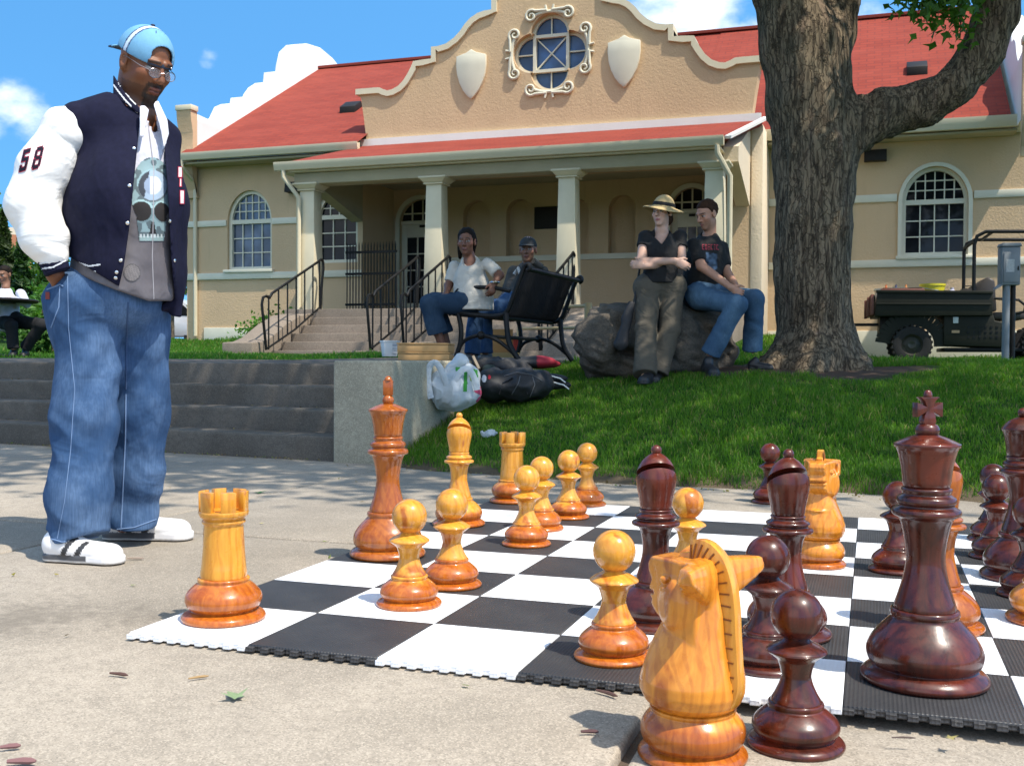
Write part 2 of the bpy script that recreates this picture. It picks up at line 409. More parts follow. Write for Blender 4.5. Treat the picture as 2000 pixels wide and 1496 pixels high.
def make_shingle():
    m, t, p = _nt('red_shingles')
    tcx = t.nodes.new('ShaderNodeTexCoord'); b = t.nodes.new('ShaderNodeTexBrick')
    mpn = t.nodes.new('ShaderNodeMapping'); mpn.vector_type = 'POINT'; mpn.inputs['Rotation'].default_value = (-R_(32), 0, 0)
    t.links.new(tcx.outputs['Object'], mpn.inputs[0]); t.links.new(mpn.outputs[0], b.inputs['Vector'])
    b.inputs['Scale'].default_value = 1; b.inputs['Brick Width'].default_value = .3; b.inputs['Row Height'].default_value = .14
    b.inputs['Mortar Size'].default_value = .014; b.inputs['Color1'].default_value = (.27, .046, .027, 1); b.inputs['Color2'].default_value = (.215, .036, .022, 1); b.inputs['Mortar'].default_value = (.17, .035, .026, 1)
    n = noise(t, 1.1, 5, .6, stretch=(1, 2.6, 2.6)); n2 = noise(t, 60, 3)
    c = mixc(t, rng(t, n.outputs['Fac'], .35, .7, 0, .35), b.outputs['Color'], (.33, .072, .047))
    c = mixc(t, rng(t, n2.outputs['Fac'], .3, .7, .25, 0), c, (.2, .04, .03))
    t.links.new(c, p.inputs['Base Color']); p.inputs['Roughness'].default_value = .9; p.inputs['Specular IOR Level'].default_value = .2
    bump(t, p, n2.outputs['Fac'], .3, .01); return m
M_SHINGLE = make_shingle()
def make_glass(name, col=(.009, .010, .012), rough=.04, spec=.22):
    m, t, p = _nt(name)
    n = noise(t, 1.5, 3); t.links.new(mixc(t, rng(t, n.outputs['Fac'], .4, .7), col, tuple(x*2.2 for x in col)), p.inputs['Base Color'])
    p.inputs['Roughness'].default_value = rough; p.inputs['Specular IOR Level'].default_value = spec; p.inputs['IOR'].default_value = 1.5
    b = noise(t, 1.2, 2); bump(t, p, b.outputs['Fac'], .05, .05); return m
M_GLASS = make_glass('window_glass'); M_GLASSB = make_glass('sky_lit_glass', (.055, .075, .11), spec=.6)  # second glass has the blue-grey sky reflection put into its colour
M_SOIL = PM('soil', (.085, .06, .042), .95, .45, 3, .6, 18, .05)
M_CARD = PM('kraft_cardboard', (.42, .25, .10), .75, .08, 4, .1, 60)

# ------------------------------------------------------------------ the setting: terrain, pavement, steps
def smooth01(x): x = np.clip(x, 0, 1); return x*x*(3-2*x)
def edge_y(x): return np.interp(x, [-3, -1.5, -.72, .42, 1.1, 1.6, 2.2, 2.6, 3.4, 12], [4.6, 4.42, 4.05, 3.78, 3.80, 3.86, 3.74, 3.52, 3.45, 3.2])
def land_z(x, y):
    t = y-edge_y(x)
    z = np.interp(t, [-40, 0.0, .12, .5, 1.3, 2.1, 2.9, 3.6, 5, 8, 11, 13.4, 16, 60], [-.05, -.05, 0.015, .10, .27, .43, .56, .645, .69, .74, .92, 1.16, 1.2, 1.2])
    z = np.where((x > .3) & (t > 3), np.minimum(z, np.interp(x, [.3, 1.2, 5, 12], [9, .70, .66, .7]) + np.maximum(0, t-13)*.05), z)
    z = z + .02*np.sin(x*2.1+y)*smooth01(t-.4)
    return z
def vland(P): return land_z(P[:, 0], P[:, 1])

G = MB(); n = 72
rings = [0, 70, 140, 400, 1500]
vs = []; fs = []
for k, rr in enumerate(rings):
    for i in range(n): vs.append((rr*math.cos(2*math.pi*i/n), 10+rr*math.sin(2*math.pi*i/n), -.12))
for k in range(len(rings)-1):
    for i in range(n): fs.append((k*n+i, k*n+(i+1) % n, (k+1)*n+(i+1) % n, (k+1)*n+i))
G.add(vs, fs)
tag(G.build('ground', PM('far_grass_ground', (.05, .085, .02), .95, .4, .3), fix=True), kind='structure')

# pavement: cast slabs with joints; the slab under the near right corner has settled a little
PZ = -.017
xs = [-9.11, -6.49, -3.87, -1.25, 1.375, 3.99, 6.6, 9.2]; ys = [-6.4, -3.75, -1.12, 1.50, 4.12, 6.7]
Sb = MB()
for i in range(len(xs)-1):
    for j in range(len(ys)-1):
        dz = -.024 if (xs[i] > 1.3 and ys[j] < 0 and xs[i] < 3) else (-.004*((i*3+j*5) % 3))
        g = .006 + (.004 if xs[i] == 1.375 else 0)
        Sb.box(xs[i]+g, xs[i+1]-.006, ys[j]+.006, ys[j+1]-.006, -.115, PZ+dz)
tag(Sb.build('pavement', M_PAVE, bevel=.012, seg=3), kind='structure')
Jt = MB().box(-9.1, 9.2, -6.4, 6.69, -.116, PZ-.03)
tag(Jt.build('joint_sand', M_SOIL), kind='structure')

# steps: four risers, turned a few degrees from the board
ST_A = R_(-6.5); ST_O = np.array([-1.80, 4.53, 0])
def stp(u, d, z): return (ST_O[0]-u*math.cos(ST_A)-d*math.sin(-ST_A)*-1*0 + d*math.sin(-ST_A), ST_O[1]-u*math.sin(ST_A)+d*math.cos(ST_A), z)
steps = thing('concrete_steps', 'wide grey concrete steps of four risers leading up to the upper walk', 'steps', (-4, 5, 0))
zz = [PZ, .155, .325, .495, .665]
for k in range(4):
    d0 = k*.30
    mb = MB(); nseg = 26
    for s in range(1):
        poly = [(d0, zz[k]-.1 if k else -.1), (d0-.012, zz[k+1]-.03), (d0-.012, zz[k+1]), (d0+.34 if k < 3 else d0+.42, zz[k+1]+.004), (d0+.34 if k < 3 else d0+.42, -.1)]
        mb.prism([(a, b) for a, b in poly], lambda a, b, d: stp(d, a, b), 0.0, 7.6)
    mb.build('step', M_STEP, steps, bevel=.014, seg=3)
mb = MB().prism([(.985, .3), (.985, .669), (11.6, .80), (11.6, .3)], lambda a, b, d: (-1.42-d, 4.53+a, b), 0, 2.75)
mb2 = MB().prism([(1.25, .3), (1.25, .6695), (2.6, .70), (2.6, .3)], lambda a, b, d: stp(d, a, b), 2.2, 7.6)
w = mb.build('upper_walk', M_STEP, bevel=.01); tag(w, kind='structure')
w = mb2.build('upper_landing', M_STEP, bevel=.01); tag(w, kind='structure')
ck = MB().box(-1.80, -1.33, 4.47, 6.35, -.1, .70)
tag(ck.build('cheek_wall', M_WALLC, bevel=.02, seg=3), 'low pale concrete wall block closing the right end of the steps', 'wall')

# lawn surface
def lawn_grid():
    X = np.concatenate([np.linspace(-60, -14, 24, endpoint=False), np.linspace(-14, -2, 40, endpoint=False), np.linspace(-2, 9, 111, endpoint=False), np.linspace(9, 60, 26)])
    Y = np.concatenate([np.linspace(3.2, 10, 80, endpoint=False), np.linspace(10, 24, 60, endpoint=False), np.linspace(24, 75, 20)])
    gx, gy = np.meshgrid(X, Y, indexing='ij'); z = land_z(gx, gy)
    # under the walk, the steps and the left of them the turf sheet dips below the paving
    hid = (gx < -1.36) & (gy < 6.3) | (gx > -4.4) & (gx < -1.4) & (gy < 16.3)
    z = np.where(hid, np.minimum(z, -.13) if False else z-.35, z)
    z = np.where((gx < -1.3) & (gy < 5.9), -.2, z)
    V = np.stack([gx, gy, z], -1).reshape(-1, 3); nx, ny = gx.shape
    I = np.arange(nx*ny).reshape(nx, ny); F = np.stack([I[:-1, :-1], I[1:, :-1], I[1:, 1:], I[:-1, 1:]], -1).reshape(-1, 4)
    return np_mesh('lawn_soil', V, F)
def make_turf():
    m, t, p = _nt('turf')
    a = noise(t, 2.2, 6, .65); b = noise(t, 90, 4, .7)
    c = mixc(t, rng(t, a.outputs['Fac'], .3, .7), (.028, .075, .010), (.045, .105, .014))
    c = mixc(t, rng(t, b.outputs['Fac'], .35, .7), tuple((.02, .05, .008)), c)
    # bare earth round the trunk and along the pavement
    ps = t.nodes.new('ShaderNodeNewGeometry')
    d = t.nodes.new('ShaderNodeVectorMath'); d.operation = 'DISTANCE'; d.inputs[1].default_value = (1.15, 7.75, .55); t.links.new(ps.outputs['Position'], d.inputs[0])
    e = mth(t, 'ADD', d.outputs['Value'], mth(t, 'MULTIPLY', a.outputs['Fac'], .9))
    c = mixc(t, rng(t, e, 1.35, 1.75, 1, 0), c, (.10, .068, .05))
    sx = t.nodes.new('ShaderNodeSeparateXYZ'); t.links.new(ps.outputs['Position'], sx.inputs[0])
    c = mixc(t, rng(t, mth(t, 'ADD', sx.outputs[2], mth(t, 'MULTIPLY', b.outputs['Fac'], .10)), .05, .13, 1, 0), c, (.13, .10, .065))
    t.links.new(c, p.inputs['Base Color']); p.inputs['Roughness'].default_value = .95; p.inputs['Specular IOR Level'].default_value = .1
    bump(t, p, b.outputs['Fac'], .8, .02); return m
tag(link_mesh('lawn', lawn_grid(), make_turf()), kind='structure')
M_METAL0 = PM('steel', (.6, .6, .58), .3, .05, 10, metal=1.0)
M_DECAL0 = PM('two_colour_nylon', (1, 1, 1), .7, .1, 20, .2, 60, .006, attr=True)
# ------------------------------------------------------------------ the hall
YF = 17.7; BX = -4.2                       # facade plane and centre line
hall = thing('community_hall', 'tan stucco mission style hall with a red shingle roof, curved parapets and a columned porch', 'building', (BX, YF, 1.0))
fy = lambda y: (lambda a, b, d: (a, y+d, b))
def arch(x0, x1, z0, zs, n=18):
    """opening with a half round (or flattened) head, from the sill up"""
    c = (x0+x1)/2; r = (x1-x0)/2; top = zs if isinstance(zs, tuple) else (zs, r)
    return [(x0, z0), (x1, z0)] + [(c+r*math.cos(math.pi*k/n), top[0]+top[1]*math.sin(math.pi*k/n)) for k in range(n+1)]
def wall_holes(name, outer, holes, y, reveal, mat, thick=.3):
    """front face with openings cut through it, reveals running back"""
    mb = MB(); loops = [outer]+holes
    tri = tessellate_polygon([[Vector((a, b, 0)) for a, b in l] for l in loops]); flat = [p for l in loops for p in l]
    mb.add([(a, y, b) for a, b in flat], [tuple(t) for t in tri])
    for l, dd in [(outer, thick)]+[(h, reveal) for h in holes]:
        n = len(l); mb.add([(a, y, b) for a, b in l]+[(a, y+dd, b) for a, b in l], [(i, (i+1) % n, n+(i+1) % n, n+i) for i in range(n)])
    me = mb.mesh(name, 0, angle=30); 
    bm = bmesh.new(); bm.from_mesh(me); bmesh.ops.remove_doubles(bm, verts=bm.verts, dist=1e-4); bmesh.ops.recalc_face_normals(bm, faces=bm.faces)
    bm.to_mesh(me); bm.free(); me.shade_smooth(); me.set_sharp_from_angle(angle=R_(30))
    return link_mesh(name, me, mat, hall)
def arch_window(x0, x1, z0, zs, rise, y, glass, cols=4, rows=3, topcols=6, toprows=3, name='window'):
    """arched window: frame is the part, panes and muntins its sub-parts"""
    fr = MB(); w = .07; n = 20; c = (x0+x1)/2; r = (x1-x0)/2
    outer = arch(x0, x1, z0, (zs, rise), n); inner = arch(x0+w, x1-w, z0+w, (zs, rise-w), n); m = len(outer)
    fr.add([(a, y, b) for a, b in outer]+[(a, y, b) for a, b in inner]+[(a, y+.09, b) for a, b in outer]+[(a, y+.09, b) for a, b in inner],
           [(i, (i+1) % m, m+(i+1) % m, m+i) for i in range(m)]+[(m+i, m+(i+1) % m, 3*m+(i+1) % m, 3*m+i) for i in range(m)])
    fr.box(x0+w, x1-w, y+.004, y+.08, zs-.045, zs+.045)
    f = fr.build('window', M_CREAM, hall)
    g = MB().prism(arch(x0+.02, x1-.02, z0+.02, (zs, rise-.02), n), fy(y+.075), 0, .02); g.build('pane', glass, f)
    mu = MB(); t = .022; yy0, yy1 = y+.045, y+.073
    for k in range(1, cols):
        x = x0+w+(x1-x0-2*w)*k/cols; mu.box(x-t/2, x+t/2, yy0, yy1, z0+w, zs-.045)
    for k in range(1, rows):
        z = z0+w+(zs-.045-z0-w)*k/rows; mu.box(x0+w, x1-w, yy0+.002, yy1-.002, z-t/2, z+t/2)
    hh = lambda x: zs+(rise-w)*math.sqrt(max(0, 1-((x-c)/(r-w))**2))
    for k in range(1, topcols):
        x = x0+w+(x1-x0-2*w)*k/topcols; mu.box(x-t/2, x+t/2, yy0, yy1, zs+.045, hh(x)-.01)
    for k in range(1, toprows):
        z = zs+.045+(rise-w-.045)*k/toprows; q = (r-w)*math.sqrt(max(0, 1-((z-zs)/(rise-w))**2)); mu.box(c-q, c+q, yy0+.002, yy1-.002, z-t/2, z+t/2)
    mu.build('muntins', M_CREAM, f)
    return f
# --- left wing (front plane)
win1 = arch(-11.42, -10.33, 2.62, (3.66, .66)); win2 = arch(-9.27, -8.30, 2.72, (3.68, .56))
wall_holes('wing_wall', [(-12.45, .9), (-8.18, .9), (-8.18, 5.02), (-12.45, 5.02)], [win1, win2], YF, .16, M_STUCCO)
arch_window(-11.42, -10.33, 2.62, 3.66, .66, YF+.07, M_GLASSB)
arch_window(-9.27, -8.30, 2.72, 3.68, .56, YF+.07, M_GLASS, cols=3, topcols=4)
MB().box(-12.452, -12.30, YF+.3, 29, .9, 5.0).build('end_wall', M_STUCCO_P, hall)
b = MB()
for x0, x1, z in ((-12.46, -11.44, 3.64), (-10.31, -9.29, 3.64), (-8.28, -8.185, 3.66)): b.box(x0, x1, YF-.035, YF+.01, z-.07, z+.06)
b.box(-12.46, -8.185, YF-.05, YF+.01, 2.42, 2.56); b.box(-12.0, -8.185, YF-.03, YF+.02, .9, 1.38)
b.box(-11.48, -10.27, YF-.09, YF+.06, 2.56, 2.625)
b.build('trim_band', M_CREAM, hall, bevel=.006)
# --- recessed porch: side wall, back wall with two doors, niches
MB().box(-8.48, -8.181, YF+.3, 19.2, 1.3, 4.9).build('porch_side_wall', M_STUCCO, hall)
YB = 19.2
nich = [(-6.92, -6.22), (-5.92, -5.22), (-4.18, -3.48), (-3.62+.02, -3.02)]
nich = [(-6.54, -5.93), (-5.56, -4.97), (-4.22, -3.76), (-3.34, -2.78)]
dl = arch(-8.42+.9, -7.30+.9, 1.3, (3.55, .45)); 
DL, DR = (-8.03, -7.03, 3.70, .50), (-2.06, -1.22, 3.72, .46)
door_l = arch(DL[0], DL[1], 1.3, DL[2:]); door_r = arch(DR[0], DR[1], 1.3, DR[2:])
wall_holes('porch_back_wall', [(-8.18, 1.2), (-.92, 1.2), (-.92, 5.0), (-8.18, 5.0)], [door_l, door_r]+[arch(a, c, 2.92, (3.82, (c-a)/2)) for a, c in nich], YB, .28, M_STUCCO)
MB().box(-6.8, -2.5, YB+.24, YB+.3, 2.7, 4.4).build('niche_back', M_STUCCO, hall)
nb = MB(); nb.box(-6.92, -2.17, YB-.05, YB+.01, 2.80, 2.91); nb.box(-1.11, -.925, YB-.05, YB+.01, 2.80, 2.91)
nb.build('sill_band', M_CREAM, hall)
MB().box(-4.93, -4.35, YB-.04, YB+.01, 3.46, 3.92).build('plaque', M_DARK, hall, bevel=.01)
def arch_trim(x0, x1, z0, zs, rise, y, w=.1):
    o = arch(x0-w, x1+w, z0, (zs, rise+w)); i = arch(x0, x1, z0, (zs, rise)); m = len(o); tb = MB()
    tb.add([(a, y-.05, c) for a, c in o]+[(a, y-.05, c) for a, c in i]+[(a, y+.02, c) for a, c in o]+[(a, y+.02, c) for a, c in i],
           [(k, (k+1) % m, m+(k+1) % m, m+k) for k in range(m)]+[(k, 2*m+k, 2*m+(k+1) % m, (k+1) % m) for k in range(m)]+[(m+k, m+(k+1) % m, 3*m+(k+1) % m, 3*m+k) for k in range(m)])
    return tb
for (x0, x1, zs, rise, sides) in (DL+(1,), DR+(1,)):
    d = arch_trim(x0, x1, 1.3, zs, rise, YB, .09).build('door_frame', M_CREAM, hall)
    c = (x0+x1)/2; df = MB(); y = YB+.1; zt = zs-.03
    df.box(x0, x0+.13, y, y+.05, 1.62, zt); df.box(x1-.13, x1, y, y+.05, 1.62, zt); df.box(x0+.13, x1-.13, y, y+.05, zt-.28, zt); df.box(x0+.13, x1-.13, y, y+.05, 1.62, 1.95)
    df.box(x0, x1, y-.03, y+.05, zt, zt+.08)
    for k in (1, 2):
        xm = x0+.13+(x1-x0-.26)*k/3; df.box(xm-.014, xm+.014, y+.005, y+.045, 1.95, zt-.28)
    for k in range(1, 4):
        zm = 1.95+(zt-.28-1.95)*k/4; df.box(x0+.13, x1-.13, y+.007, y+.043, zm-.014, zm+.014)
    rr = (x1-x0)/2
    for k in range(1, 4):
        xm = x0+(x1-x0)*k/4; df.box(xm-.016, xm+.016, y+.005, y+.045, zt+.08, zs+rise*math.sqrt(1-((xm-c)/rr)**2))
    df.box(x0, x1, y+.007, y+.043, zs+rise*.42-.016, zs+rise*.42+.016)
    dd = df.build('door', M_CREAM, hall, bevel=.004)
    MB().prism(arch(x0, x1, 1.9, (zs, rise)), fy(y+.03), 0, .01).build('door_pane', M_GLASS, dd)
    MB().tube([(x1-.07, y-.01, 2.55), (x1-.07, y-.06, 2.55), (x1-.07, y-.06, 2.4), (x1-.07, y-.01, 2.4)], .012).build('door_handle', M_DARK, dd)
    MB().box(c-.06, c+.06, y-.04, y-.001, zt-.07, zt-.02).build('door_closer', M_DARK, dd)
    if x0 < -5: MB().box(x1-.42, x1-.20, y-.012, y-.004, 2.55, 2.95).build('paper_notice', M_WHITE, dd)
# --- pediment with the curved parapet
half = [(0, 8.46), (.35, 8.43), (.68, 8.33), (.93, 8.17), (1.08, 7.98), (1.16, 7.92), (1.16, 7.60), (1.30, 7.595), (1.45, 7.56), (1.60, 7.48), (1.72, 7.37), (1.82, 7.24), (1.95, 7.12), (2.12, 7.02), (2.30, 6.985), (2.44, 6.985), (2.44, 6.75), (2.62, 6.745), (2.83, 6.73),
        (2.88, 6.62), (2.95, 6.50), (3.04, 6.37), (3.16, 6.26), (3.30, 6.20), (3.40, 6.185), (3.50, 6.22), (3.58, 6.26), (3.70, 6.265), (4.12, 6.265)]
side = [(4.02, 6.10), (3.99, 5.90), (3.95, 5.65), (3.91, 5.35), (3.89, 5.1), (3.89, 4.35)]
rp = [(BX+a, z-.10) for a, z in half]; lp = [(BX-a, z-.10) for a, z in half[1:]]
outer = lp[::-1]+rp+[(BX+a, z) for a, z in side]+[(BX-a, z) for a, z in side[::-1]]
outer = outer[::-1]
QC = (-4.17, 6.69)
def quatre(r, off, n=16):
    """four round lobes round a square"""
    pts = []; h = math.sqrt(max(0, r*r))
    for k in range(4):
        a0 = k*math.pi/2; cx, cz = QC[0]+off*math.cos(a0), QC[1]+off*math.sin(a0); w = math.acos(min(1, (off*math.sin(math.pi/4)*math.sqrt(2)*.5)/r)) if False else 1.62
        for i in range(n+1):
            a = a0-w+2*w*i/n; pts.append((cx+r*math.cos(a), cz+r*math.sin(a)))
    return pts
wall_holes('pediment_wall', outer, [quatre(.385, .36)], YF-.02, .22, M_STUCCO, .36)
cop = MB(); top = [(BX-a, z) for a, z in half[1:]][::-1]+[(BX+a, z) for a, z in half]
for (a, b2) in zip(top[:-1], top[1:]): pass
m_ = len(top); th = .115; Yc0, Yc1 = YF-.075, YF+.40
def offs(pl, d):
    o = []
    for i, p in enumerate(pl):
        a = pl[max(0, i-1)]; c = pl[min(len(pl)-1, i+1)]; tx, tz = c[0]-a[0], c[1]-a[1]; l = math.hypot(tx, tz) or 1; o.append((p[0]+tz/l*d, p[1]-tx/l*d))
    return o
low = offs(top, th)
cop.add([(x, Yc0, z) for x, z in top]+[(x, Yc0, z) for x, z in low]+[(x, Yc1, z) for x, z in top]+[(x, Yc1, z) for x, z in low],
        [(i, i+1, m_+i+1, m_+i) for i in range(m_-1)]+[(2*m_+i, 3*m_+i, 3*m_+i+1, 2*m_+i+1) for i in range(m_-1)]+[(i, 2*m_+i, 2*m_+i+1, i+1) for i in range(m_-1)]+[(m_+i, m_+i+1, 3*m_+i+1, 3*m_+i) for i in range(m_-1)]+[(0, m_, 3*m_, 2*m_), (m_-1, 3*m_-1, 4*m_-1, 2*m_-1)])
cop.build('coping', M_TRIM, hall, angle=50)
# back of the pediment block and right cheek, its sunlit brightness put into paler stucco
MB().box(-.312, -.10, YF-.03, YF+1.32, .9, 5.02).build('pediment_pier', M_STUCCO_P, hall, bevel=.015)
MB().box(-.92, -.3125, YF-.01, YF+2.3, .9, 5.0).build('porch_right_wall', M_STUCCO, hall)
# quatrefoil window
qf = MB(); qo = quatre(.385, .36); qi = quatre(.325, .36); m_ = len(qo); y = YF+.10
qf.add([(a, y, c) for a, c in qo]+[(a, y, c) for a, c in qi]+[(a, y+.08, c) for a, c in qi], [(k, (k+1) % m_, m_+(k+1) % m_, m_+k) for k in range(m_)]+[(m_+k, m_+(k+1) % m_, 2*m_+(k+1) % m_, 2*m_+k) for k in range(m_)])
for s in (-1, 1):
    qf.box(QC[0]+s*.335-.03, QC[0]+s*.335+.03, y-.03, y+.06, QC[1]-.36, QC[1]+.36); qf.box(QC[0]-.36, QC[0]+.36, y-.028, y+.06, QC[1]+s*.335-.03, QC[1]+s*.335+.03)
    qf.box(QC[0]-.012, QC[0]+.012, y+.01, y+.05, QC[1]+s*.335, QC[1]+s*.70); qf.box(QC[0]+min(s*.335, s*.7), QC[0]+max(s*.335, s*.7), y+.01, y+.05, QC[1]-.012, QC[1]+.012)
qf.beam((QC[0]-.31, y+.03, QC[1]-.31), (QC[0]+.31, y+.03, QC[1]+.31), .024, .03, (0, 1, 0)); qf.beam((QC[0]-.31, y+.034, QC[1]+.31), (QC[0]+.31, y+.034, QC[1]-.31), .024, .03, (0, 1, 0))
q = qf.build('quatrefoil_window', M_CREAM, hall); MB().prism(qo, fy(y+.06), 0, .02).build('pane', make_glass('blue_glass', (.03, .075, .17)), q)
sc = MB(); Ys = YF-.05
def scroll(cx, cz, r, a0, turns, tail):
    pts = []
    for k in range(22):
        tt = k/21; a = a0+turns*2*math.pi*tt; rr = r*(1-.8*tt); pts.append((cx+rr*math.cos(a), Ys, cz+rr*math.sin(a)))
    sc.tube([(tail[0], Ys, tail[1])]+pts, [.028]+[.03-.012*k/21 for k in range(22)], 8)
for k in range(4):
    a = k*math.pi/2+math.pi/4
    for s in (-1, 1):
        # a pair of volutes in every corner, tails running over the lobes
        ca = a+s*.30; cx, cz = QC[0]+.80*math.cos(ca), QC[1]+.80*math.sin(ca); ta = a+s*.72
        scroll(cx, cz, .125, ca-s*.4+0.5*math.pi*s, -s*1.4, (QC[0]+.80*math.cos(ta), QC[1]+.80*math.sin(ta)))
    b_ = k*math.pi/2
    for s in (-.24, -.08, .08, .24):
        p0 = (QC[0]+.78*math.cos(b_+s), QC[1]+.78*math.sin(b_+s)); p1 = (QC[0]+.90*math.cos(b_+s*1.15), QC[1]+.90*math.sin(b_+s*1.15))
        if abs(s) < .1: sc.tube([(p0[0], Ys+.01, p0[1]), (p1[0], Ys, p1[1])], [.03, .02], 8)
    sc.tube([(QC[0]+.775*math.cos(b_+x), Ys+.02, QC[1]+.775*math.sin(b_+x)) for x in np.linspace(-.46, .46, 9)], .032, 8)
sc.build('scroll_ornament', M_CREAM, hall)
for cx in (-5.78, -2.69):
    sp = [(-.31, 6.74), (-.2, 6.77), (-.1, 6.80), (0, 6.86), (.1, 6.80), (.2, 6.77), (.31, 6.74), (.315, 6.55), (.295, 6.38), (.25, 6.22), (.17, 6.06), (.08, 5.95), (0, 5.88), (-.08, 5.95), (-.17, 6.06), (-.25, 6.22), (-.295, 6.38), (-.315, 6.55)]
    MB().prism([(cx+a, z) for a, z in sp][::-1], fy(YF-.085), 0, .07).build('shield', M_CREAM, hall, bevel=.012)
# --- main roof, gutters, end parapets
XL, XR = -12.30, 4.2; YR, ZR = 23.1, 8.42
def slope(y0, z0, x0, x1, name='roof'):
    r = MB().add([(x0, y0, z0), (x1, y0, z0), (x1, YR, ZR), (x0, YR, ZR), (x1, 2*YR-y0, z0), (x0, 2*YR-y0, z0)], [(0, 1, 2, 3), (3, 2, 4, 5)])
    r.add([(x0, y0, z0-.08), (x1, y0, z0-.08)], []); o = r.build(name, M_SHINGLE, hall); return o
slope(17.22, 5.09, XL, -8.06); slope(18.42, 5.06, -1.6, XR-.1)
MB().add([(-8.058, 18.0, 5.58), (BX-3.5, 18.0, 5.58), (BX-3.5, YR-.01, ZR-.02), (-8.058, YR-.01, ZR-.02)], [(0, 1, 2, 3)]).build('roof_behind_pediment', M_SHINGLE, hall)
MB().add([(BX-3.5, 18.2, 4.90), (-1.3, 18.2, 4.90), (-1.3, YR-.01, ZR-.03), (BX-3.5, YR-.01, ZR-.03)], [(0, 1, 2, 3)]).build('roof_behind_pediment', M_SHINGLE, hall)
MB().box(XL, XR, YR-.12, YR+.12, ZR-.03, ZR+.035).build('ridge_cap', M_SHINGLE, hall)
def gutter(x0, x1, y, z, h=.15, d=.14):
    g = [(y, z-h), (y-d*.75, z-h), (y-d*.9, z-h*.6), (y-d, z-h*.25), (y-d, z), (y-d+.02, z), (y-d+.02, z-.03), (y-.02, z-.03), (y-.02, z), (y, z)]
    return MB().prism(g, lambda a, b, dd: (dd, a, b), x0, x1)
gutter(-12.46, -8.02, 17.24, 5.08).build('gutter', M_GUTTER, hall); gutter(-.27, XR+.02, 18.44, 5.06, .2).build('gutter', M_GUTTER, hall)
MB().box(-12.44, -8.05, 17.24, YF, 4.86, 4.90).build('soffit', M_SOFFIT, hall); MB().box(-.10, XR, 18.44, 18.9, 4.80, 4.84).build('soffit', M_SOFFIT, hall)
pr = [(17.42, 4.86), (17.47, 5.2), (17.50, 5.6), (17.46, 5.85), (17.40, 6.05), (17.65, 6.02), (18.0, 6.0), (18.35, 5.99), (18.55, 6.15), (18.75, 6.44), (19.0, 6.56), (19.35, 6.60), (19.4, 6.80), (19.85, 6.86), (19.95, 7.02), (20.15, 7.22), (20.45, 7.40), (20.8, 7.48), (20.85, 7.76), (21.35, 7.82), (21.4, 8.05), (21.55, 8.45), (21.9, 8.72), (22.4, 8.88), (23.1, 8.97)]
full = pr+[(2*YR-a, z) for a, z in pr[::-1][1:]]
for X0, X1, mt in ((-12.47, -12.15, M_WHITE), (4.18, 4.50, M_WHITE)):
    pp = MB().prism(full[::-1], lambda a, b, d: (d, a, b), X0, X1).build('end_parapet', mt, hall, bevel=.01)
    MB().box(X0-.04, X1+.05, 17.36, 17.62, 6.055, 6.17).build('parapet_cap', M_TRIM, hall, bevel=.01)
    MB().prism([(YF-.002, 4.2), (17.44, 4.75), (17.40, 4.9), (17.46, 5.2), (17.46, 5.6), (17.40, 5.85), (17.38, 6.05), (17.62, 6.05), (17.62, 4.2)], lambda a, b, d: (d, a, b), X0-.02, X1+.02).build('parapet_console', M_STUCCO, hall)
for x, y in ((-9.3, 19.35), (2.6, 20.4)):
    z = (5.09+(y-17.22)*(ZR-5.09)/(YR-17.22) if x < 0 else 5.06+(y-18.42)*(ZR-5.06)/(YR-18.42))-.03
    MB().prism([(y-.2, z-.12), (y-.2, z+.06), (y+.1, z+.24), (y+.3, z+.1)], lambda a, b, d: (d, a, b), x-.19, x+.19).build('roof_vent', M_DARK, hall, bevel=.01)
# --- right wing
YW = 18.9
w3 = arch(2.32, 3.46, 2.68, (3.68, .64)); 
wall_holes('right_wing_wall', [(-.10, .4), (6.4, .4), (6.4, 4.98), (-.10, 4.98)], [w3], YW, .16, M_STUCCO)
arch_window(2.32, 3.46, 2.68, 3.68, .64, YW+.07, M_GLASS)
tb = arch_trim(2.32, 3.46, 2.68, 3.68, .64, YW, .07).build('arch_trim', M_CREAM, hall)
b = MB(); b.box(-.09, 2.23, YW-.035, YW+.01, 3.70, 3.84); b.box(3.55, 6.39, YW-.035, YW+.01, 3.70, 3.84); b.box(-.09, 6.39, YW-.05, YW+.01, 2.48, 2.62); b.box(2.22, 3.56, YW-.08, YW+.06, 2.62, 2.685); b.box(-.09, 6.39, YW-.03, YW+.02, .4, 1.3)
b.build('trim_band', M_CREAM, hall, bevel=.006)
MB().box(1.3, 1.42, YW-.05, YW-.001, .9, 4.8).build('downspout', M_GUTTER, hall, bevel=.01)
for cx, y, z in ((1.84, YW, 4.57), (-9.72, YF, 4.33)):
    MB().prism([(y, z-.12), (y-.20, z-.12), (y-.16, z+.08), (y, z+.12)], lambda a, b, d: (d, a, b), cx-.2, cx+.2).build('wall_pack_light', M_DARK, hall, bevel=.01)
MB().box(-.02+.1, .1+.1, YW-.03, YW-.001, 1.98, 2.10).build('outlet_box', M_GUTTER, hall, bevel=.008)
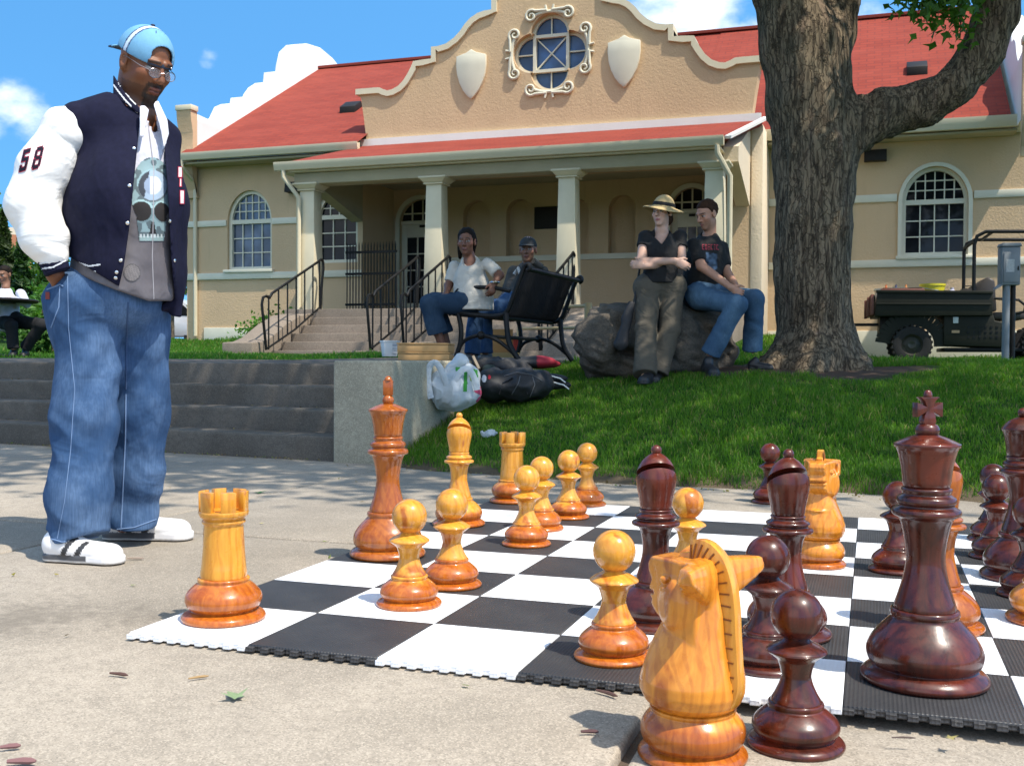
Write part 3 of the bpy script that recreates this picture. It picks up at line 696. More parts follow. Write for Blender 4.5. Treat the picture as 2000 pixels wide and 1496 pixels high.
# --- porch: roof, ceiling, beam, columns, floor, stairs
pr0 = [(17.66, 5.12), (15.36, 4.36)]
MB().add([(-8.78, 15.36, 4.36), (-.52, 15.36, 4.36), (-.12, 17.67, 5.10), (-8.15, 17.67, 5.10), (-8.78, 15.36, 4.28), (-.52, 15.36, 4.28), (-.12, 17.67, 5.0), (-8.15, 17.67, 5.0)], [(0, 1, 2, 3), (4, 7, 6, 5), (0, 4, 5, 1), (1, 5, 6, 2), (0, 3, 7, 4)]).build('porch_roof', M_SHINGLE, hall)
MB().beam((-8.2, 17.655, 5.155), (-.14, 17.655, 5.155), .07, .14, (0, 0, 1)).build('flashing', M_WHITE, hall)
MB().beam((-.45, 15.40, 4.36), (-.05, 17.64, 5.13), .05, .10, (1, 0, 0)).build('barge_board', M_WHITE, hall)
gutter(-8.80, -.50, 15.37, 4.37, .15).build('gutter', M_GUTTER, hall)
MB().box(-8.74, -.56, 15.37, 15.95, 4.19, 4.215).build('porch_soffit', M_TRIM, hall)
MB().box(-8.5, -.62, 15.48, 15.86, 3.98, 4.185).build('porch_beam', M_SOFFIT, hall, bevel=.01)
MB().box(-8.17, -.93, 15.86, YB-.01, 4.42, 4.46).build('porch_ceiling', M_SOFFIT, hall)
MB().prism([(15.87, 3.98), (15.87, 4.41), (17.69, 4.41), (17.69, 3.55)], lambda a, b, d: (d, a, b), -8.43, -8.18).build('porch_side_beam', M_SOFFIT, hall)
MB().prism([(15.88, 4.05), (15.88, 4.30), (17.67, 4.98), (17.67, 3.55)], lambda a, b, d: (d, a, b), -.58, -.33).build('porch_side_gable', M_STUCCO_P, hall)
for cx in (-8.25, -5.68, -3.20, -.68):
    wb, wt = .185, .148; y = 15.66; z0, z1 = 1.62, 3.86
    if cx == -8.25: z0 = 1.1
    c = MB().add([(cx+sx*w_, y+sy*w_, z) for z, w_ in ((z0, wb), (z1, wt)) for sx, sy in ((-1, -1), (1, -1), (1, 1), (-1, 1))], [(3, 2, 1, 0), (4, 5, 6, 7), (0, 1, 5, 4), (1, 2, 6, 5), (2, 3, 7, 6), (3, 0, 4, 7)])
    c.box(cx-.19, cx+.19, y-.19, y+.19, 3.86, 3.885); c.add([(cx+sx*w_, y+sy*w_, z) for z, w_ in ((3.885, .175), (3.96, .245)) for sx, sy in ((-1, -1), (1, -1), (1, 1), (-1, 1))], [(3, 2, 1, 0), (4, 5, 6, 7), (0, 1, 5, 4), (1, 2, 6, 5), (2, 3, 7, 6), (3, 0, 4, 7)])
    c.box(cx-.26, cx+.26, y-.26, y+.26, 3.96, 3.998)
    c.build('column', M_TRIM, hall, bevel=.008)
for px, py in ((768, 358), (1031, 347), (1312, 334)):
    p = ony(px, py, 17.0); MB().lathe([(.02, .0), (.11, .0), (.15, .06), (.16, .1), (.17, .11), (.17, .16)], (p[0], p[1], 4.26), 20).build('ceiling_light', M_DARK, hall)
st = MB(); N_ = 6; zt, zb = 1.63, .80
for k in range(5):
    st.box(-8.02, -2.95, 15.25-(k)*.34-.0, 15.25-(k)*.34+.34+.002*k, .5, zt-.155*(k+1)+0.0)
st.build('porch_stairs', M_PORCHC, hall, bevel=.012)
MB().box(-8.6, -.35, 15.30, YB+.3, .6, zt).build('porch_floor', M_PORCHC, hall, bevel=.01)
for x0, x1 in ((-8.62, -8.03), (-2.94, -2.5)):
    MB().prism([(15.3, .5), (15.3, 1.55), (14.9, 1.5), (14.4, 1.32), (13.9, 1.08), (13.6, 1.0), (13.3, .98), (13.3, .5)], lambda a, b, d: (d, a, b), x0, x1).build('stair_cheek', M_PORCHC, hall, bevel=.02)
def downspout(px, y0, z0, x1, y1, z1, zb):
    return MB().tube([(px, y0, z0), (px, y0, z0-.12), (x1, y1, z1), (x1, y1, zb)], .045, 8)
downspout(-12.2, 17.16, 4.93, -12.2, YF-.05, 4.5, 1.2).build('downspout', M_GUTTER, hall)
downspout(-8.62, 15.3, 4.22, -8.38, 15.44, 3.72, 1.2).build('downspout', M_GUTTER, hall)
downspout(-.60, 15.28, 4.22, -.42, 15.5, 3.75, 1.2).build('downspout', M_GUTTER, hall)

# --- stair railings, each one lifted away whole
def railing(name, label, x, dy0=0.0):
    t = thing('stair_railing', label, 'railing', (x, 13.6, .85), 'black iron railings on the porch stairs')
    y0, z0 = 13.55, .84; y1, z1 = 15.42, 1.63; L = lambda f: (x, y0+(y1-y0)*f, z0+(z1-z0)*f)
    top = lambda f, h=.92: (x, y0+(y1-y0)*f, z0+(z1-z0)*f+h)
    r = MB(); c1 = []
    r.tube([(x, y0-.02, z0+.02), (x, y0-.10, z0+.45), (x, y0-.16, z0+.78), (x, y0-.12, z0+.90), (x, y0-.02, z0+.93), (x, y0+.08, z0+.90), top(.09), top(.95), top(1.0, .93), (x, y1+.08, z1+.90), (x, y1+.10, z1+.78), (x, y1+.02, z1+.4), (x, y1-.01, z1)], .024, 8)
    r.build('handrail', M_BLACK, t)
    r = MB().tube([(x, y0+.03, z0+.05), L(.5), (x, y1, z1+.06)], .018, 6); r.build('bottom_rail', M_BLACK, t)
    r = MB()
    for f in (.03, .2, .36, .52, .68, .84, .97): r.tube([L(f), top(f)], .014, 6)
    r.build('balusters', M_BLACK, t)
    return t
railing('r', 'black iron railing at the left edge of the porch stairs beside the grass', -7.90)
railing('r', 'black iron railing mid stairs, left one of the central pair', -5.95)
railing('r', 'black iron railing mid stairs, right one of the central pair', -5.35)
railing('r', 'black iron railing at the right edge of the porch stairs', -3.05)
gt = thing('porch_gate', 'black iron spiked fence panel standing on the porch behind the left railing', 'fence', (-7.9, 16.2, 1.63))
g = MB(); x0, x1, yg = -8.0, -6.9, 16.6
for z in (1.78, 2.38, 2.80): g.box(x0, x1, yg-.02, yg+.02, z-.022, z+.022)
g.build('rails', M_BLACK, gt); g = MB()
for k in range(17): xx = x0+.03+(x1-x0-.06)*k/16; g.tube([(xx, yg, 1.65), (xx, yg, 2.93), (xx, yg, 3.0)], [.011, .011, .002], 6)
g.build('spiked_bars', M_BLACK, gt)
# ------------------------------------------------------------------ bark, leaves
def make_bark():
    m, t, p = _nt('bark')
    v = noise(t, 1, 8, .68, stretch=(34, 34, 4.2), dist=.6); b = noise(t, 2.3, 5, .6); c0 = noise(t, 1, 5, .6, stretch=(9, 9, 2))
    c = mixc(t, rng(t, v.outputs['Fac'], .38, .62), (.062, .047, .033), (.25, .19, .125))
    c = mixc(t, rng(t, c0.outputs['Fac'], .54, .70, 0, .6), c, (.23, .16, .115))
    c = mixc(t, rng(t, b.outputs['Fac'], .45, .75, 0, .5), c, (.085, .085, .06))
    vo = t.nodes.new('ShaderNodeTexVoronoi'); vo.feature = 'DISTANCE_TO_EDGE'; vo.inputs['Scale'].default_value = 1
    tcx = t.nodes.new('ShaderNodeTexCoord'); mp_ = t.nodes.new('ShaderNodeMapping'); mp_.inputs['Scale'].default_value = (21, 21, 3.2); wob = t.nodes.new('ShaderNodeVectorMath'); wob.operation = 'MULTIPLY_ADD'; wob.inputs[1].default_value = (.16, .16, .4)
    nn = noise(t, 7, 4, .6); t.links.new(nn.outputs['Color'], wob.inputs[0]); t.links.new(tcx.outputs['Object'], wob.inputs[2]); t.links.new(wob.outputs[0], mp_.inputs[0]); t.links.new(mp_.outputs[0], vo.inputs['Vector'])
    cr = rng(t, vo.outputs['Distance'], .0, .10, .45, 1); c = mixc(t, cr, (.035, .026, .018), c)
    t.links.new(c, p.inputs['Base Color']); p.inputs['Roughness'].default_value = .95; p.inputs['Specular IOR Level'].default_value = .15
    bump(t, p, mth(t, 'ADD', mth(t, 'MULTIPLY', v.outputs['Fac'], .5), cr), .8, .03); return m
M_BARK = make_bark()
def make_leaf(name, tr=.35):
    m, t, p = _nt(name); a = t.nodes.new('ShaderNodeAttribute'); a.attribute_name = 'Col'
    p.inputs['Roughness'].default_value = .55; p.inputs['Specular IOR Level'].default_value = .3
    t.links.new(a.outputs['Color'], p.inputs['Base Color'])
    tl = t.nodes.new('ShaderNodeBsdfTranslucent'); t.links.new(mixc(t, 1.0, a.outputs['Color'], (1.6, 1.75, .7), 'MULTIPLY'), tl.inputs[0])
    mx = t.nodes.new('ShaderNodeMixShader'); mx.inputs[0].default_value = tr
    t.links.new(p.outputs[0], mx.inputs[1]); t.links.new(tl.outputs[0], mx.inputs[2]); t.links.new(mx.outputs[0], t.nodes['Material Output'].inputs[0]); return m
M_LEAF = make_leaf('leaf'); M_GRASS = make_leaf('grass_blade', .42)
def leaf_mesh(name, C, size, rs, pal, flat=0.0, droop=0.0, lobed=False):
    """C (n,3) leaf centres -> small folded leaf faces of random heading"""
    n = len(C); a = rs.normal(size=(n, 3)); a[:, 2] *= (1-flat); a /= np.linalg.norm(a, axis=1)[:, None]
    b = rs.normal(size=(n, 3)); b[:, 2] -= droop; b -= (b*a).sum(1)[:, None]*a; b /= np.linalg.norm(b, axis=1)[:, None]
    c = np.cross(a, b); s = (size*rs.uniform(.65, 1.3, n))[:, None]
    if lobed:   # three pointed lobes of two triangles each
        pts = [(-.5, 0, 0), (-.15, -.5, .05), (.02, -.14, 0), (.6, 0, .08), (.02, .14, 0), (-.15, .5, .05)]
        tri = [(0, 1, 2), (0, 2, 3), (0, 3, 4), (0, 4, 5)]
    else:
        pts = [(-.5, 0, 0), (-.05, -.3, .08), (.55, 0, 0), (-.05, .3, .08)]; tri = [(0, 1, 2), (0, 2, 3)]
    k = len(pts); V = np.stack([C+s*(p[0]*b+p[1]*c+p[2]*a) for p in pts], 1).reshape(-1, 3)
    F = (np.arange(n)[:, None, None]*k+np.array(tri)[None]).reshape(-1, 3)
    me = np_mesh(name, V, F, smooth=False)
    pal = np.array(pal); w = rs.uniform(0, 1, (n, 1)); i = rs.randint(0, len(pal), n); col = pal[i]*(.75+.5*w)
    set_col(me, np.repeat(col, k, 0)); return me
GREEN = [(.045, .115, .018), (.06, .14, .02), (.035, .09, .018), (.075, .15, .02)]
# ------------------------------------------------------------------ the big shade tree
T0 = at(1588, 748, 9.95)
tree = thing('shade_tree', 'massive old shade tree with furrowed grey brown bark and one limb sweeping right', 'tree', (T0[0], T0[1], .55))
def tp(px, py, d=9.95): return at(px, py, d)
TR = [(tp(1592, 770), .43), (tp(1590, 690), .375), (tp(1588, 560), .352), (tp(1588, 430), .345), (tp(1592, 300), .37), (tp(1577, 190), .37), (tp(1562, 90), .36), (tp(1538, -20), .30), (tp(1505, -160, 9.8), .26), (tp(1470, -420, 9.6), .2), (tp(1440, -800, 9.4), .1)]
FK = [(tp(1600, 130), .26), (tp(1632, 20, 10.1), .215), (tp(1668, -120, 10.3), .19), (tp(1740, -420, 10.8), .14), (tp(1800, -800, 11.2), .06)]
LB = [(tp(1600, 290), .24), (tp(1665, 248), .235), (tp(1730, 222), .215), (tp(1800, 205, 9.9), .195), (tp(1865, 170, 9.8), .19), (tp(1915, 110, 9.75), .185), (tp(1947, 30, 9.7), .18), (tp(1970, -80, 9.6), .165), (tp(2010, -300, 9.3), .13), (tp(2080, -700, 9.0), .06)]
RT = [[(tp(1560, 700), .22), (tp(1505, 735, 9.7), .16), (tp(1440, 760, 9.4), .07)], [(tp(1620, 690), .24), (tp(1668, 735, 9.6), .17), (tp(1735, 762, 9.35), .06)], [(tp(1590, 700, 9.7), .26), (tp(1585, 752, 9.35), .16), (tp(1570, 785, 9.1), .07)],
      [(tp(1570, 700, 10.2), .2), (tp(1500, 720, 10.6), .1)], [(tp(1620, 700, 10.2), .2), (tp(1700, 722, 10.7), .1)], [(tp(1540, 715, 9.8), .16), (tp(1470, 728, 10.0), .09), (tp(1420, 726, 10.1), .05)]]
def chain(P, ch):
    return sU(.05, *[cap(P, a, b, ra, rb) for (a, ra), (b, rb) in zip(ch[:-1], ch[1:])])
def trunk_fn(P):
    d = chain(P, TR); d = smin(d, chain(P, FK), .10); d = smin(d, chain(P, LB), .13)
    for r in RT: d = smin(d, chain(P, r), .16)
    # bark plates: ridges run along the wood
    r1 = np.abs(fbm(P, (13, 13, 2.6), 3)); r2 = fbm(P, (4.2, 4.2, 2.4), 2)
    return d - .030*(r1-.35) - .028*r2
sdf_obj('trunk', trunk_fn, (-.9, 5.9, .1), (4.6, 9.6, 9.0), .033, M_BARK, tree, slack=.1)
# crown: clumps of leaves round branch ends, kept high like the real one
rs = np.random.RandomState(5)
def view_depth(P): return (P-CAM) @ RC[2]
cl = []
while len(cl) < 172:
    u = rs.normal(size=3); u /= np.linalg.norm(u); q = np.array([1.7, 7.0, 8.3])+u*np.array([7.6, 6.5, 3.4])*rs.uniform(.35, 1)**.6
    if q[2] > max(4.7, .705+.40*(q-CAM) @ RC[2]+1.0) and q[1] > 3.05 - .212*q[2]: cl.append(q)
C = np.concatenate([q+rs.normal(size=(118, 3))*np.array([.62, .62, .42]) for q in cl])
ok = C[:, 2] > .705+.385*view_depth(C)+.35; C = C[ok]
fc = []
while len(fc) < 46:
    q = np.array([rs.uniform(-2.2, 4.2), rs.uniform(1.0, 3.4), rs.uniform(6.2, 9.5)])
    if q[1] > 3.0-.212*q[2] and q[1] < 4.9-.212*q[2]: fc.append(q)
C = np.concatenate([C]+[q+rs.normal(size=(70, 3))*np.array([.50, .30, .3]) for q in fc])
crown = link_mesh('crown', leaf_mesh('crown', C, .21, rs, GREEN, droop=.6, lobed=True), M_LEAF, tree)
br = MB(); ends = [TR[-3][0], TR[-2][0], FK[-2][0], LB[-2][0], LB[-3][0], FK[-3][0]]
for q in cl[::2]:
    e = min(ends, key=lambda p: np.linalg.norm(p-q)); mid = (e+q)/2+np.array([0, 0, -.25])
    if (mid-CAM) @ RC[1]/((mid-CAM) @ RC[2]) > .40 and (e-CAM) @ RC[1]/((e-CAM) @ RC[2]) > .38: br.tube([e, mid, q], [.07, .045, .015], 6)
br.build('branches', M_BARK, tree)
# the low spray of leaves hanging by the limb
tw = MB(); H = []
for x0, y0, x1, y1, d in ((1800, -90, 1800, 45, 9.3), (1840, -90, 1838, 20, 9.4), (1880, -80, 1868, 70, 9.3), (1770, -80, 1778, 8, 9.3), (1868, -60, 1875, 92, 9.35), (1905, -90, 1890, 30, 9.5), (1815, -80, 1812, 62, 9.2)):
    a, b = at(x0, y0, d), at(x1, y1-20, d); tw.tube([a, (a+b)/2+np.array([.03, 0, .02]), b], [.012, .009, .004], 5); H = []
    f = rs.uniform(0, 1, (105, 1))**.8; H.append(a+(b-a)*f+rs.normal(size=(105, 3))*np.array([.12, .12, .06]))
    link_mesh('leaf_spray', leaf_mesh('leaf_spray', H[0], .098, rs, [(.07, .17, .02), (.045, .12, .016), (.10, .20, .025), (.05, .13, .02)], droop=1.2, lobed=True), M_LEAF, tree)
tw.build('twigs', M_BARK, tree)

# ------------------------------------------------------------------ grass
def blades(name, n, x0, x1, y0, y1, h, w, rs, keep, pal):
    x = rs.uniform(x0, x1, n); y = rs.uniform(y0, y1, n); k = keep(x, y); x, y = x[k], y[k]; n = len(x); z = land_z(x, y)-.005
    a = rs.uniform(0, 2*np.pi, n); hh = h*rs.uniform(.45, 1.25, n)*(1+.5*vnoise(np.stack([x, y, 0*x], 1).astype(f32), 2.3)); ln = rs.uniform(.1, .75, n)*hh
    dx, dy = np.cos(a), np.sin(a); b = rs.uniform(0, 2*np.pi, n); wx, wy = np.cos(b)*w/2, np.sin(b)*w/2
    V = np.stack([np.stack([x-wx, y-wy, z], 1), np.stack([x+wx, y+wy, z], 1), np.stack([x+dx*ln*.4+wx*.7, y+dy*ln*.4+wy*.7, z+hh*.6], 1), np.stack([x+dx*ln*.4-wx*.7, y+dy*ln*.4-wy*.7, z+hh*.6], 1), np.stack([x+dx*ln, y+dy*ln, z+hh*.9], 1)], 1).reshape(-1, 3)
    F = (np.arange(n)[:, None, None]*5+np.array([(0, 1, 2), (0, 2, 3), (3, 2, 4)])[None]).reshape(-1, 3)
    me = np_mesh(name, V, F, smooth=False); pal = np.array(pal)
    pt = .5+.5*vnoise(np.stack([x, y, 0*x+3], 1).astype(f32), 1.1); i = np.clip((rs.uniform(0, 1, n)*.7+pt*.45)*len(pal), 0, len(pal)-1).astype(int)
    c = pal[i]*rs.uniform(.75, 1.25, (n, 1)); straw = rs.uniform(0, 1, n) < .055; c[straw] = (.30, .25, .10)
    set_col(me, np.repeat(c, 5, 0)); return tag(link_mesh(name, me, M_GRASS), kind='stuff')
GP = [(.042, .115, .008), (.062, .155, .011), (.088, .20, .015), (.13, .25, .02)]
def bare(x, y):
    d = np.hypot((x-1.15)/1.25, (y-7.55)/.85); q = vnoise(np.stack([x, y, 0*x], 1).astype(f32), 3.1)
    return d+.35*q < .92
def keep_front(x, y):
    t = y-edge_y(x); q = vnoise(np.stack([x, y, 0*x+9], 1).astype(f32), 5.0)
    return (t > .06+.10*q) & ~bare(x, y) & ~((x < -1.31) & (y < 6.4)) & ~((x < -1.36) & (y > 6))
rs = np.random.RandomState(11)
blades('grass', 185000, -1.36, 5.4, 3.4, 8.6, .047, .0055, rs, keep_front, GP)
blades('grass', 60000, -1.4, 10, 8.6, 18.8, .075, .013, rs, lambda x, y: (y < 18.7) & ~bare(x, y) & ~((x < -.2) & (y > 15.2)), GP)
blades('grass', 60000, -14.5, -4.5, 6.4, 17.6, .075, .014, rs, lambda x, y: (y > 6.35) & ~((x > -4.18) & (y < 15)) & ~((x > -8.6) & (y > 13.0)), [(.05, .15, .014), (.07, .19, .02), (.06, .17, .016), (.09, .22, .025)])
# bedding plants along the foot of the wall
rs = np.random.RandomState(21)
for px, py, sz, lab in ((410, 655, .22, 'low green bedding plant nearest the left corner of the hall'), (447, 650, .27, 'light green bedding plant in the middle of the wall bed'), (490, 645, .34, 'tall bushy green bedding plant near the stair cheek by the hall wall')):
    p = at(px, py, 20.6); p[1] = 17.05; p[2] = land_z(p[0], p[1])
    C = p+rs.normal(size=(420, 3))*np.array([.5, .2, .3])*sz/.3*.62+np.array([0, 0, sz*.75]); C[:, 2] = np.maximum(C[:, 2], p[2]+.02)
    t = thing('bedding_plant', lab, 'plant', p, 'bedding plants along the wall'); link_mesh('leaves', leaf_mesh('leaves', C, .085, rs, [(.08, .22, .03), (.11, .26, .04), (.06, .17, .025)]), M_LEAF, t)
    s = MB()
    for k in range(7): q = C[k*9]; s.tube([p+np.array([.02*k-.06, 0, -.02]), q], [.008, .004], 5)
    s.build('stems', M_LEAF, t)
# ------------------------------------------------------------------ trees at the left, beyond the plaza
def far_tree(name, label, base, h, cr, n, pal, seed, conifer=False, size=.2, cz=.62):
    r = np.random.RandomState(seed); t = thing(name, label, 'tree', base); b = np.asarray(base, float)
    MB().tube([b-np.array([0, 0, .2]), b+np.array([.03, 0, h*.35]), b+np.array([.05, .02, h*.85])], [h*.028+.02, h*.02, .02], 9).build('trunk', M_BARK, t)
    if conifer:
        f = r.uniform(0.04, 1, n)**1.0; a = r.uniform(0, 6.283, n); lay = .75+.35*np.sin(f*38+a*2); rr = cr*(1-f)*lay*r.uniform(.3, 1, n)**.5
        C = b+np.stack([rr*np.cos(a), rr*np.sin(a), f*h-rr*.25], 1)
    else:
        cs = [b+np.array([0, 0, h*cz])+r.normal(size=3)*np.array([cr*.55, cr*.55, h*.17]) for _ in range(22)]
        C = np.concatenate([c+r.normal(size=(n//22, 3))*cr*.23 for c in cs])
    link_mesh('crown', leaf_mesh('crown', C, size, r, pal, droop=.4), M_LEAF, t)
    return t
DG = DG_ = [(.02, .055, .012), (.03, .075, .015), (.016, .045, .012)]
def on_land(px, d, z=None):
    p = at(px, 690, d); p[2] = land_z(p[0], p[1]) if z is None else z; return p
far_tree('conifer', 'dark narrow conifer in front of the brick building, behind the seated man', on_land(42, 24), 2.35, .62, 1800, DG, 31, True, .17)
far_tree('conifer', 'dark conifer cut off by the left edge of the photo, before the brick building', on_land(8, 26), 3.1, .75, 2000, [(.035, .06, .015), (.045, .075, .02), (.03, .05, .015)], 32, True, .18)
far_tree('leafy_tree', 'green leafy tree rising above the brick building at the far left', on_land(-28, 36), 5.0, 1.1, 3000, GREEN, 33, False, .24)
far_tree('leafy_tree', 'dark green leafy tree behind the left end of the hall', on_land(330, 38), 6.6, 1.6, 4200, GREEN, 34, False, .25)
for px, d, sz, lab, sd in ((104, 19, .62, 'rounded green shrub right of the seated man by the brick building', 41), (78, 17.5, .40, 'light green low shrub behind the round table', 42)):
    far_tree('shrub', lab, on_land(px, d), sz*2.2, sz, 1800, [(.06, .15, .025), (.08, .19, .035), (.05, .12, .02)], sd, False, .12, .5)
far_tree('leafy_tree', 'broad bushy green tree behind the shrubs right of the brick building', on_land(112, 36), 3.6, 1.25, 2600, [(.05, .13, .02), (.07, .16, .028), (.04, .10, .018)], 51, False, .2, .5)
# ------------------------------------------------------------------ chess board and pieces
SQ = .352
def make_tile(name, base, var, dot):
    m, t, p = _nt(name); n = noise(t, 5, 6, .6); tcx = t.nodes.new('ShaderNodeTexCoord')
    n2 = noise(t, 24, 7, .75, dist=1.5); t.links.new(mixc(t, rng(t, n2.outputs['Fac'], .60, .74, 0, .35), mixc(t, rng(t, n.outputs['Fac'], .3, .72), base, var), (.30, .28, .25)), p.inputs['Base Color']); p.inputs['Roughness'].default_value = .5
    w = t.nodes.new('ShaderNodeTexVoronoi'); w.inputs['Scale'].default_value = 115; w.inputs['Randomness'].default_value = 0; t.links.new(tcx.outputs['Object'], w.inputs['Vector'])
    bump(t, p, w.outputs['Distance'], dot, .004); return m
M_TB = make_tile('black_rubber_tile', (.030, .030, .032), (.047, .046, .047), .8); M_TW = make_tile('white_rubber_tile', (.84, .85, .87), (.78, .79, .82), .3)
board = thing('chess_board', 'giant chess board of black and white interlocking rubber tiles laid on the pavement', 'chess board', (0, 0, 0))
def tile_mesh(name, front):
    g = .0012; mb = MB().box(g, SQ-g, g, SQ-g, -.016, 0)
    me = mb.mesh(name, .0015, 1)
    if front:
        tm = MB()
        for k in range(9): x = .012+(SQ-.024)*k/8.0; tm.box(max(g, x-.011), min(SQ-g, x+.011), -.012, g, -.0155, -.0035)
        bm = bmesh.new(); bm.from_mesh(me); m2 = tm.mesh('t', .0012, 1); bm.from_mesh(m2); bm.to_mesh(me); bm.free(); bpy.data.meshes.remove(m2); me.shade_smooth(); me.set_sharp_from_angle(angle=R_(40))
    return me
tm = {(c, f): tile_mesh('tile', f) for c in (0, 1) for f in (0, 1)}
for (c, f), me in tm.items(): me.materials.append(M_TB if c else M_TW)
for i in range(8):
    for j in range(8):
        o = bpy.data.objects.new('tile', tm[((i+j) % 2, int(j == 0))]); COL.objects.link(o); o.parent = board; o.location = (i*SQ, j*SQ, 0)

def make_wood(name, dark, shift=0.0, tone=1.0, ok=1.0, wk=.27):
    m, t, p = _nt(name)
    tcx = t.nodes.new('ShaderNodeTexCoord'); oi = t.nodes.new('ShaderNodeObjectInfo')
    off = t.nodes.new('ShaderNodeVectorMath'); off.operation = 'MULTIPLY_ADD'; off.inputs[1].default_value = (1, 1, 1)
    cx = t.nodes.new('ShaderNodeCombineXYZ')
    for k in range(3): t.links.new(mth(t, 'MULTIPLY', oi.outputs['Random'], (13.7, 7.1, 3.3)[k]), cx.inputs[k])
    t.links.new(tcx.outputs['Object'], off.inputs[0]); t.links.new(cx.outputs[0], off.inputs[2]); vec = off.outputs[0]
    g = noise(t, 1, 5, .6, vec=vec, stretch=(46, 46, 5), dist=1.2); b = noise(t, 5.5, 3, .5, vec=vec, dist=.8); k = noise(t, 10, 3, .5, vec=vec, stretch=(1, 1, .45), dist=1.5)
    wv = t.nodes.new('ShaderNodeTexWave'); wv.wave_type = 'RINGS'; wv.rings_direction = 'X'; wv.inputs['Scale'].default_value = 17; wv.inputs['Distortion'].default_value = 5.5; wv.inputs['Detail'].default_value = 2.5; wv.inputs['Detail Scale'].default_value = 1.4
    mw = t.nodes.new('ShaderNodeMapping'); mw.inputs['Scale'].default_value = (1, 1, .32); mw.inputs['Rotation'].default_value = (.12, .1, .6); t.links.new(vec, mw.inputs[0]); t.links.new(mw.outputs[0], wv.inputs['Vector'])
    if dark:
        c = mixc(t, rng(t, g.outputs['Fac'], .3, .7), (.036, .0075, .004), (.088, .016, .007))
        c = mixc(t, rng(t, b.outputs['Fac'], .45, .7, 0, .75), c, (.15, .024, .010))
    else:
        sx = t.nodes.new('ShaderNodeSeparateXYZ'); t.links.new(tcx.outputs['Object'], sx.inputs[0])
        hz = mth(t, 'ADD', sx.outputs[2], mth(t, 'MULTIPLY', mth(t, 'SUBTRACT', b.outputs['Fac'], .5), .14))
        hz = mth(t, 'SUBTRACT', hz, shift); hz = mth(t, 'ADD', hz, mth(t, 'MULTIPLY', mth(t, 'SUBTRACT', oi.outputs['Random'], .5), .05))
        c = mixc(t, rng(t, g.outputs['Fac'], .3, .7), tuple(x*y for x, y in zip((.60, .245, .022), (1, tone, tone*tone))), tuple(x*y for x, y in zip((.74, .345, .042), (1, tone, tone*tone))))
        o = mixc(t, rng(t, g.outputs['Fac'], .3, .7), (.35*ok, .078*ok, .006*ok), (.50*ok, .140*ok, .011*ok))
        c = mixc(t, rng(t, hz, .072, .098, 1, 0), c, o)
        c = mixc(t, rng(t, k.outputs['Fac'], .60, .70, 0, .85), c, o)
    c = mixc(t, rng(t, wv.outputs['Fac'], .55, .95, 0, .45 if dark else wk), c, mixc(t, 1.0, c, (.55, .38, .25), 'MULTIPLY'))
    t.links.new(c, p.inputs['Base Color']); p.inputs['Roughness'].default_value = .32; p.inputs['Coat Weight'].default_value = .42 if dark else .55; p.inputs['Coat Roughness'].default_value = .09; p.inputs['Specular IOR Level'].default_value = .35
    r = noise(t, 40, 3, vec=vec); t.links.new(rng(t, r.outputs['Fac'], .3, .7, .24, .42), p.inputs['Roughness'])
    scr = noise(t, 300, 2, vec=vec); bump(t, p, mth(t, 'ADD', g.outputs['Fac'], mth(t, 'MULTIPLY', b.outputs['Fac'], 1.5)), .06, .003); return m
M_WL, M_WD = make_wood('light_varnished_wood', False), make_wood('dark_varnished_wood', True)
M_WM = make_wood('sapwood', False, -2.0)
M_WO, M_WK = make_wood('orange_varnished_wood', False, -2.0 if False else 2.0, 1.0, .78), make_wood('amber_varnished_wood', False, -.02, .82, .9, .36)
def dense(prof, n=3):
    """Catmull-Rom refine between the given points, keeping sharp steps"""
    P = [np.array(p, float) for p in prof]; o = []
    for i in range(len(P)-1):
        a, b = P[i], P[i+1]; p0 = P[max(0, i-1)]; p3 = P[min(len(P)-1, i+2)]
        for k in range(n):
            t = k/n; q = .5*((2*a)+(-p0+b)*t+(2*p0-5*a+4*b-p3)*t*t+(-p0+3*a-3*b+p3)*t**3); q[0] = max(q[0], .001); o.append(tuple(q))
    o.append(tuple(P[-1])); return o
def arc(cz, r, a0, a1, n=10): return [(max(.001, r*math.cos(math.radians(a0+(a1-a0)*k/n))), cz+r*math.sin(math.radians(a0+(a1-a0)*k/n))) for k in range(n+1)]
def lathe_part(name, prof, u, mat, parent, n=56, ref=3, extra=None):
    pr = [(r*u, z*u) for r, z in (dense(prof, ref) if ref > 1 else prof)]
    mb = MB().lathe(pr, n=n); me = mb.mesh(name, 0, angle=48)
    return link_mesh(name, me, mat, parent, local=True)
def boolean_cut(o, cutter):
    md = o.modifiers.new('b', 'BOOLEAN'); md.object = cutter; md.operation = 'DIFFERENCE'; md.solver = 'EXACT'
    me = bpy.data.meshes.new_from_object(o.evaluated_get(bpy.context.evaluated_depsgraph_get())); o.modifiers.clear(); me.name = o.name; o.data = me
    bpy.data.objects.remove(cutter); me.shade_smooth(); me.set_sharp_from_angle(angle=R_(30))
BASE_P = [(152, -8), (158, 0), (163, 8), (162, 16), (152, 26), (130, 34), (131, 38), (138, 47), (144, 60), (145, 72), (138, 90), (121, 108), (101, 124), (91, 131), (92, 138), (92, 146), (86, 151), (60, 153)]
def pawn(mat):
    t = thing('pawn', '', 'chess piece'); u = .305/527
    lathe_part('base', [(r, max(0, z)) for r, z in BASE_P], u, mat, t)
    lathe_part('stem', [(60, 150), (84, 152), (72, 175), (58, 205), (51, 228), (50, 240), (54, 262), (60, 280), (67, 294), (98, 317), (100, 321), (98, 326), (80, 339), (56, 350), (46, 358), (40, 366)], u, mat, t)
    lathe_part('ball', arc(440, 87.5, -70, 90, 22), u, mat, t, ref=1); return t
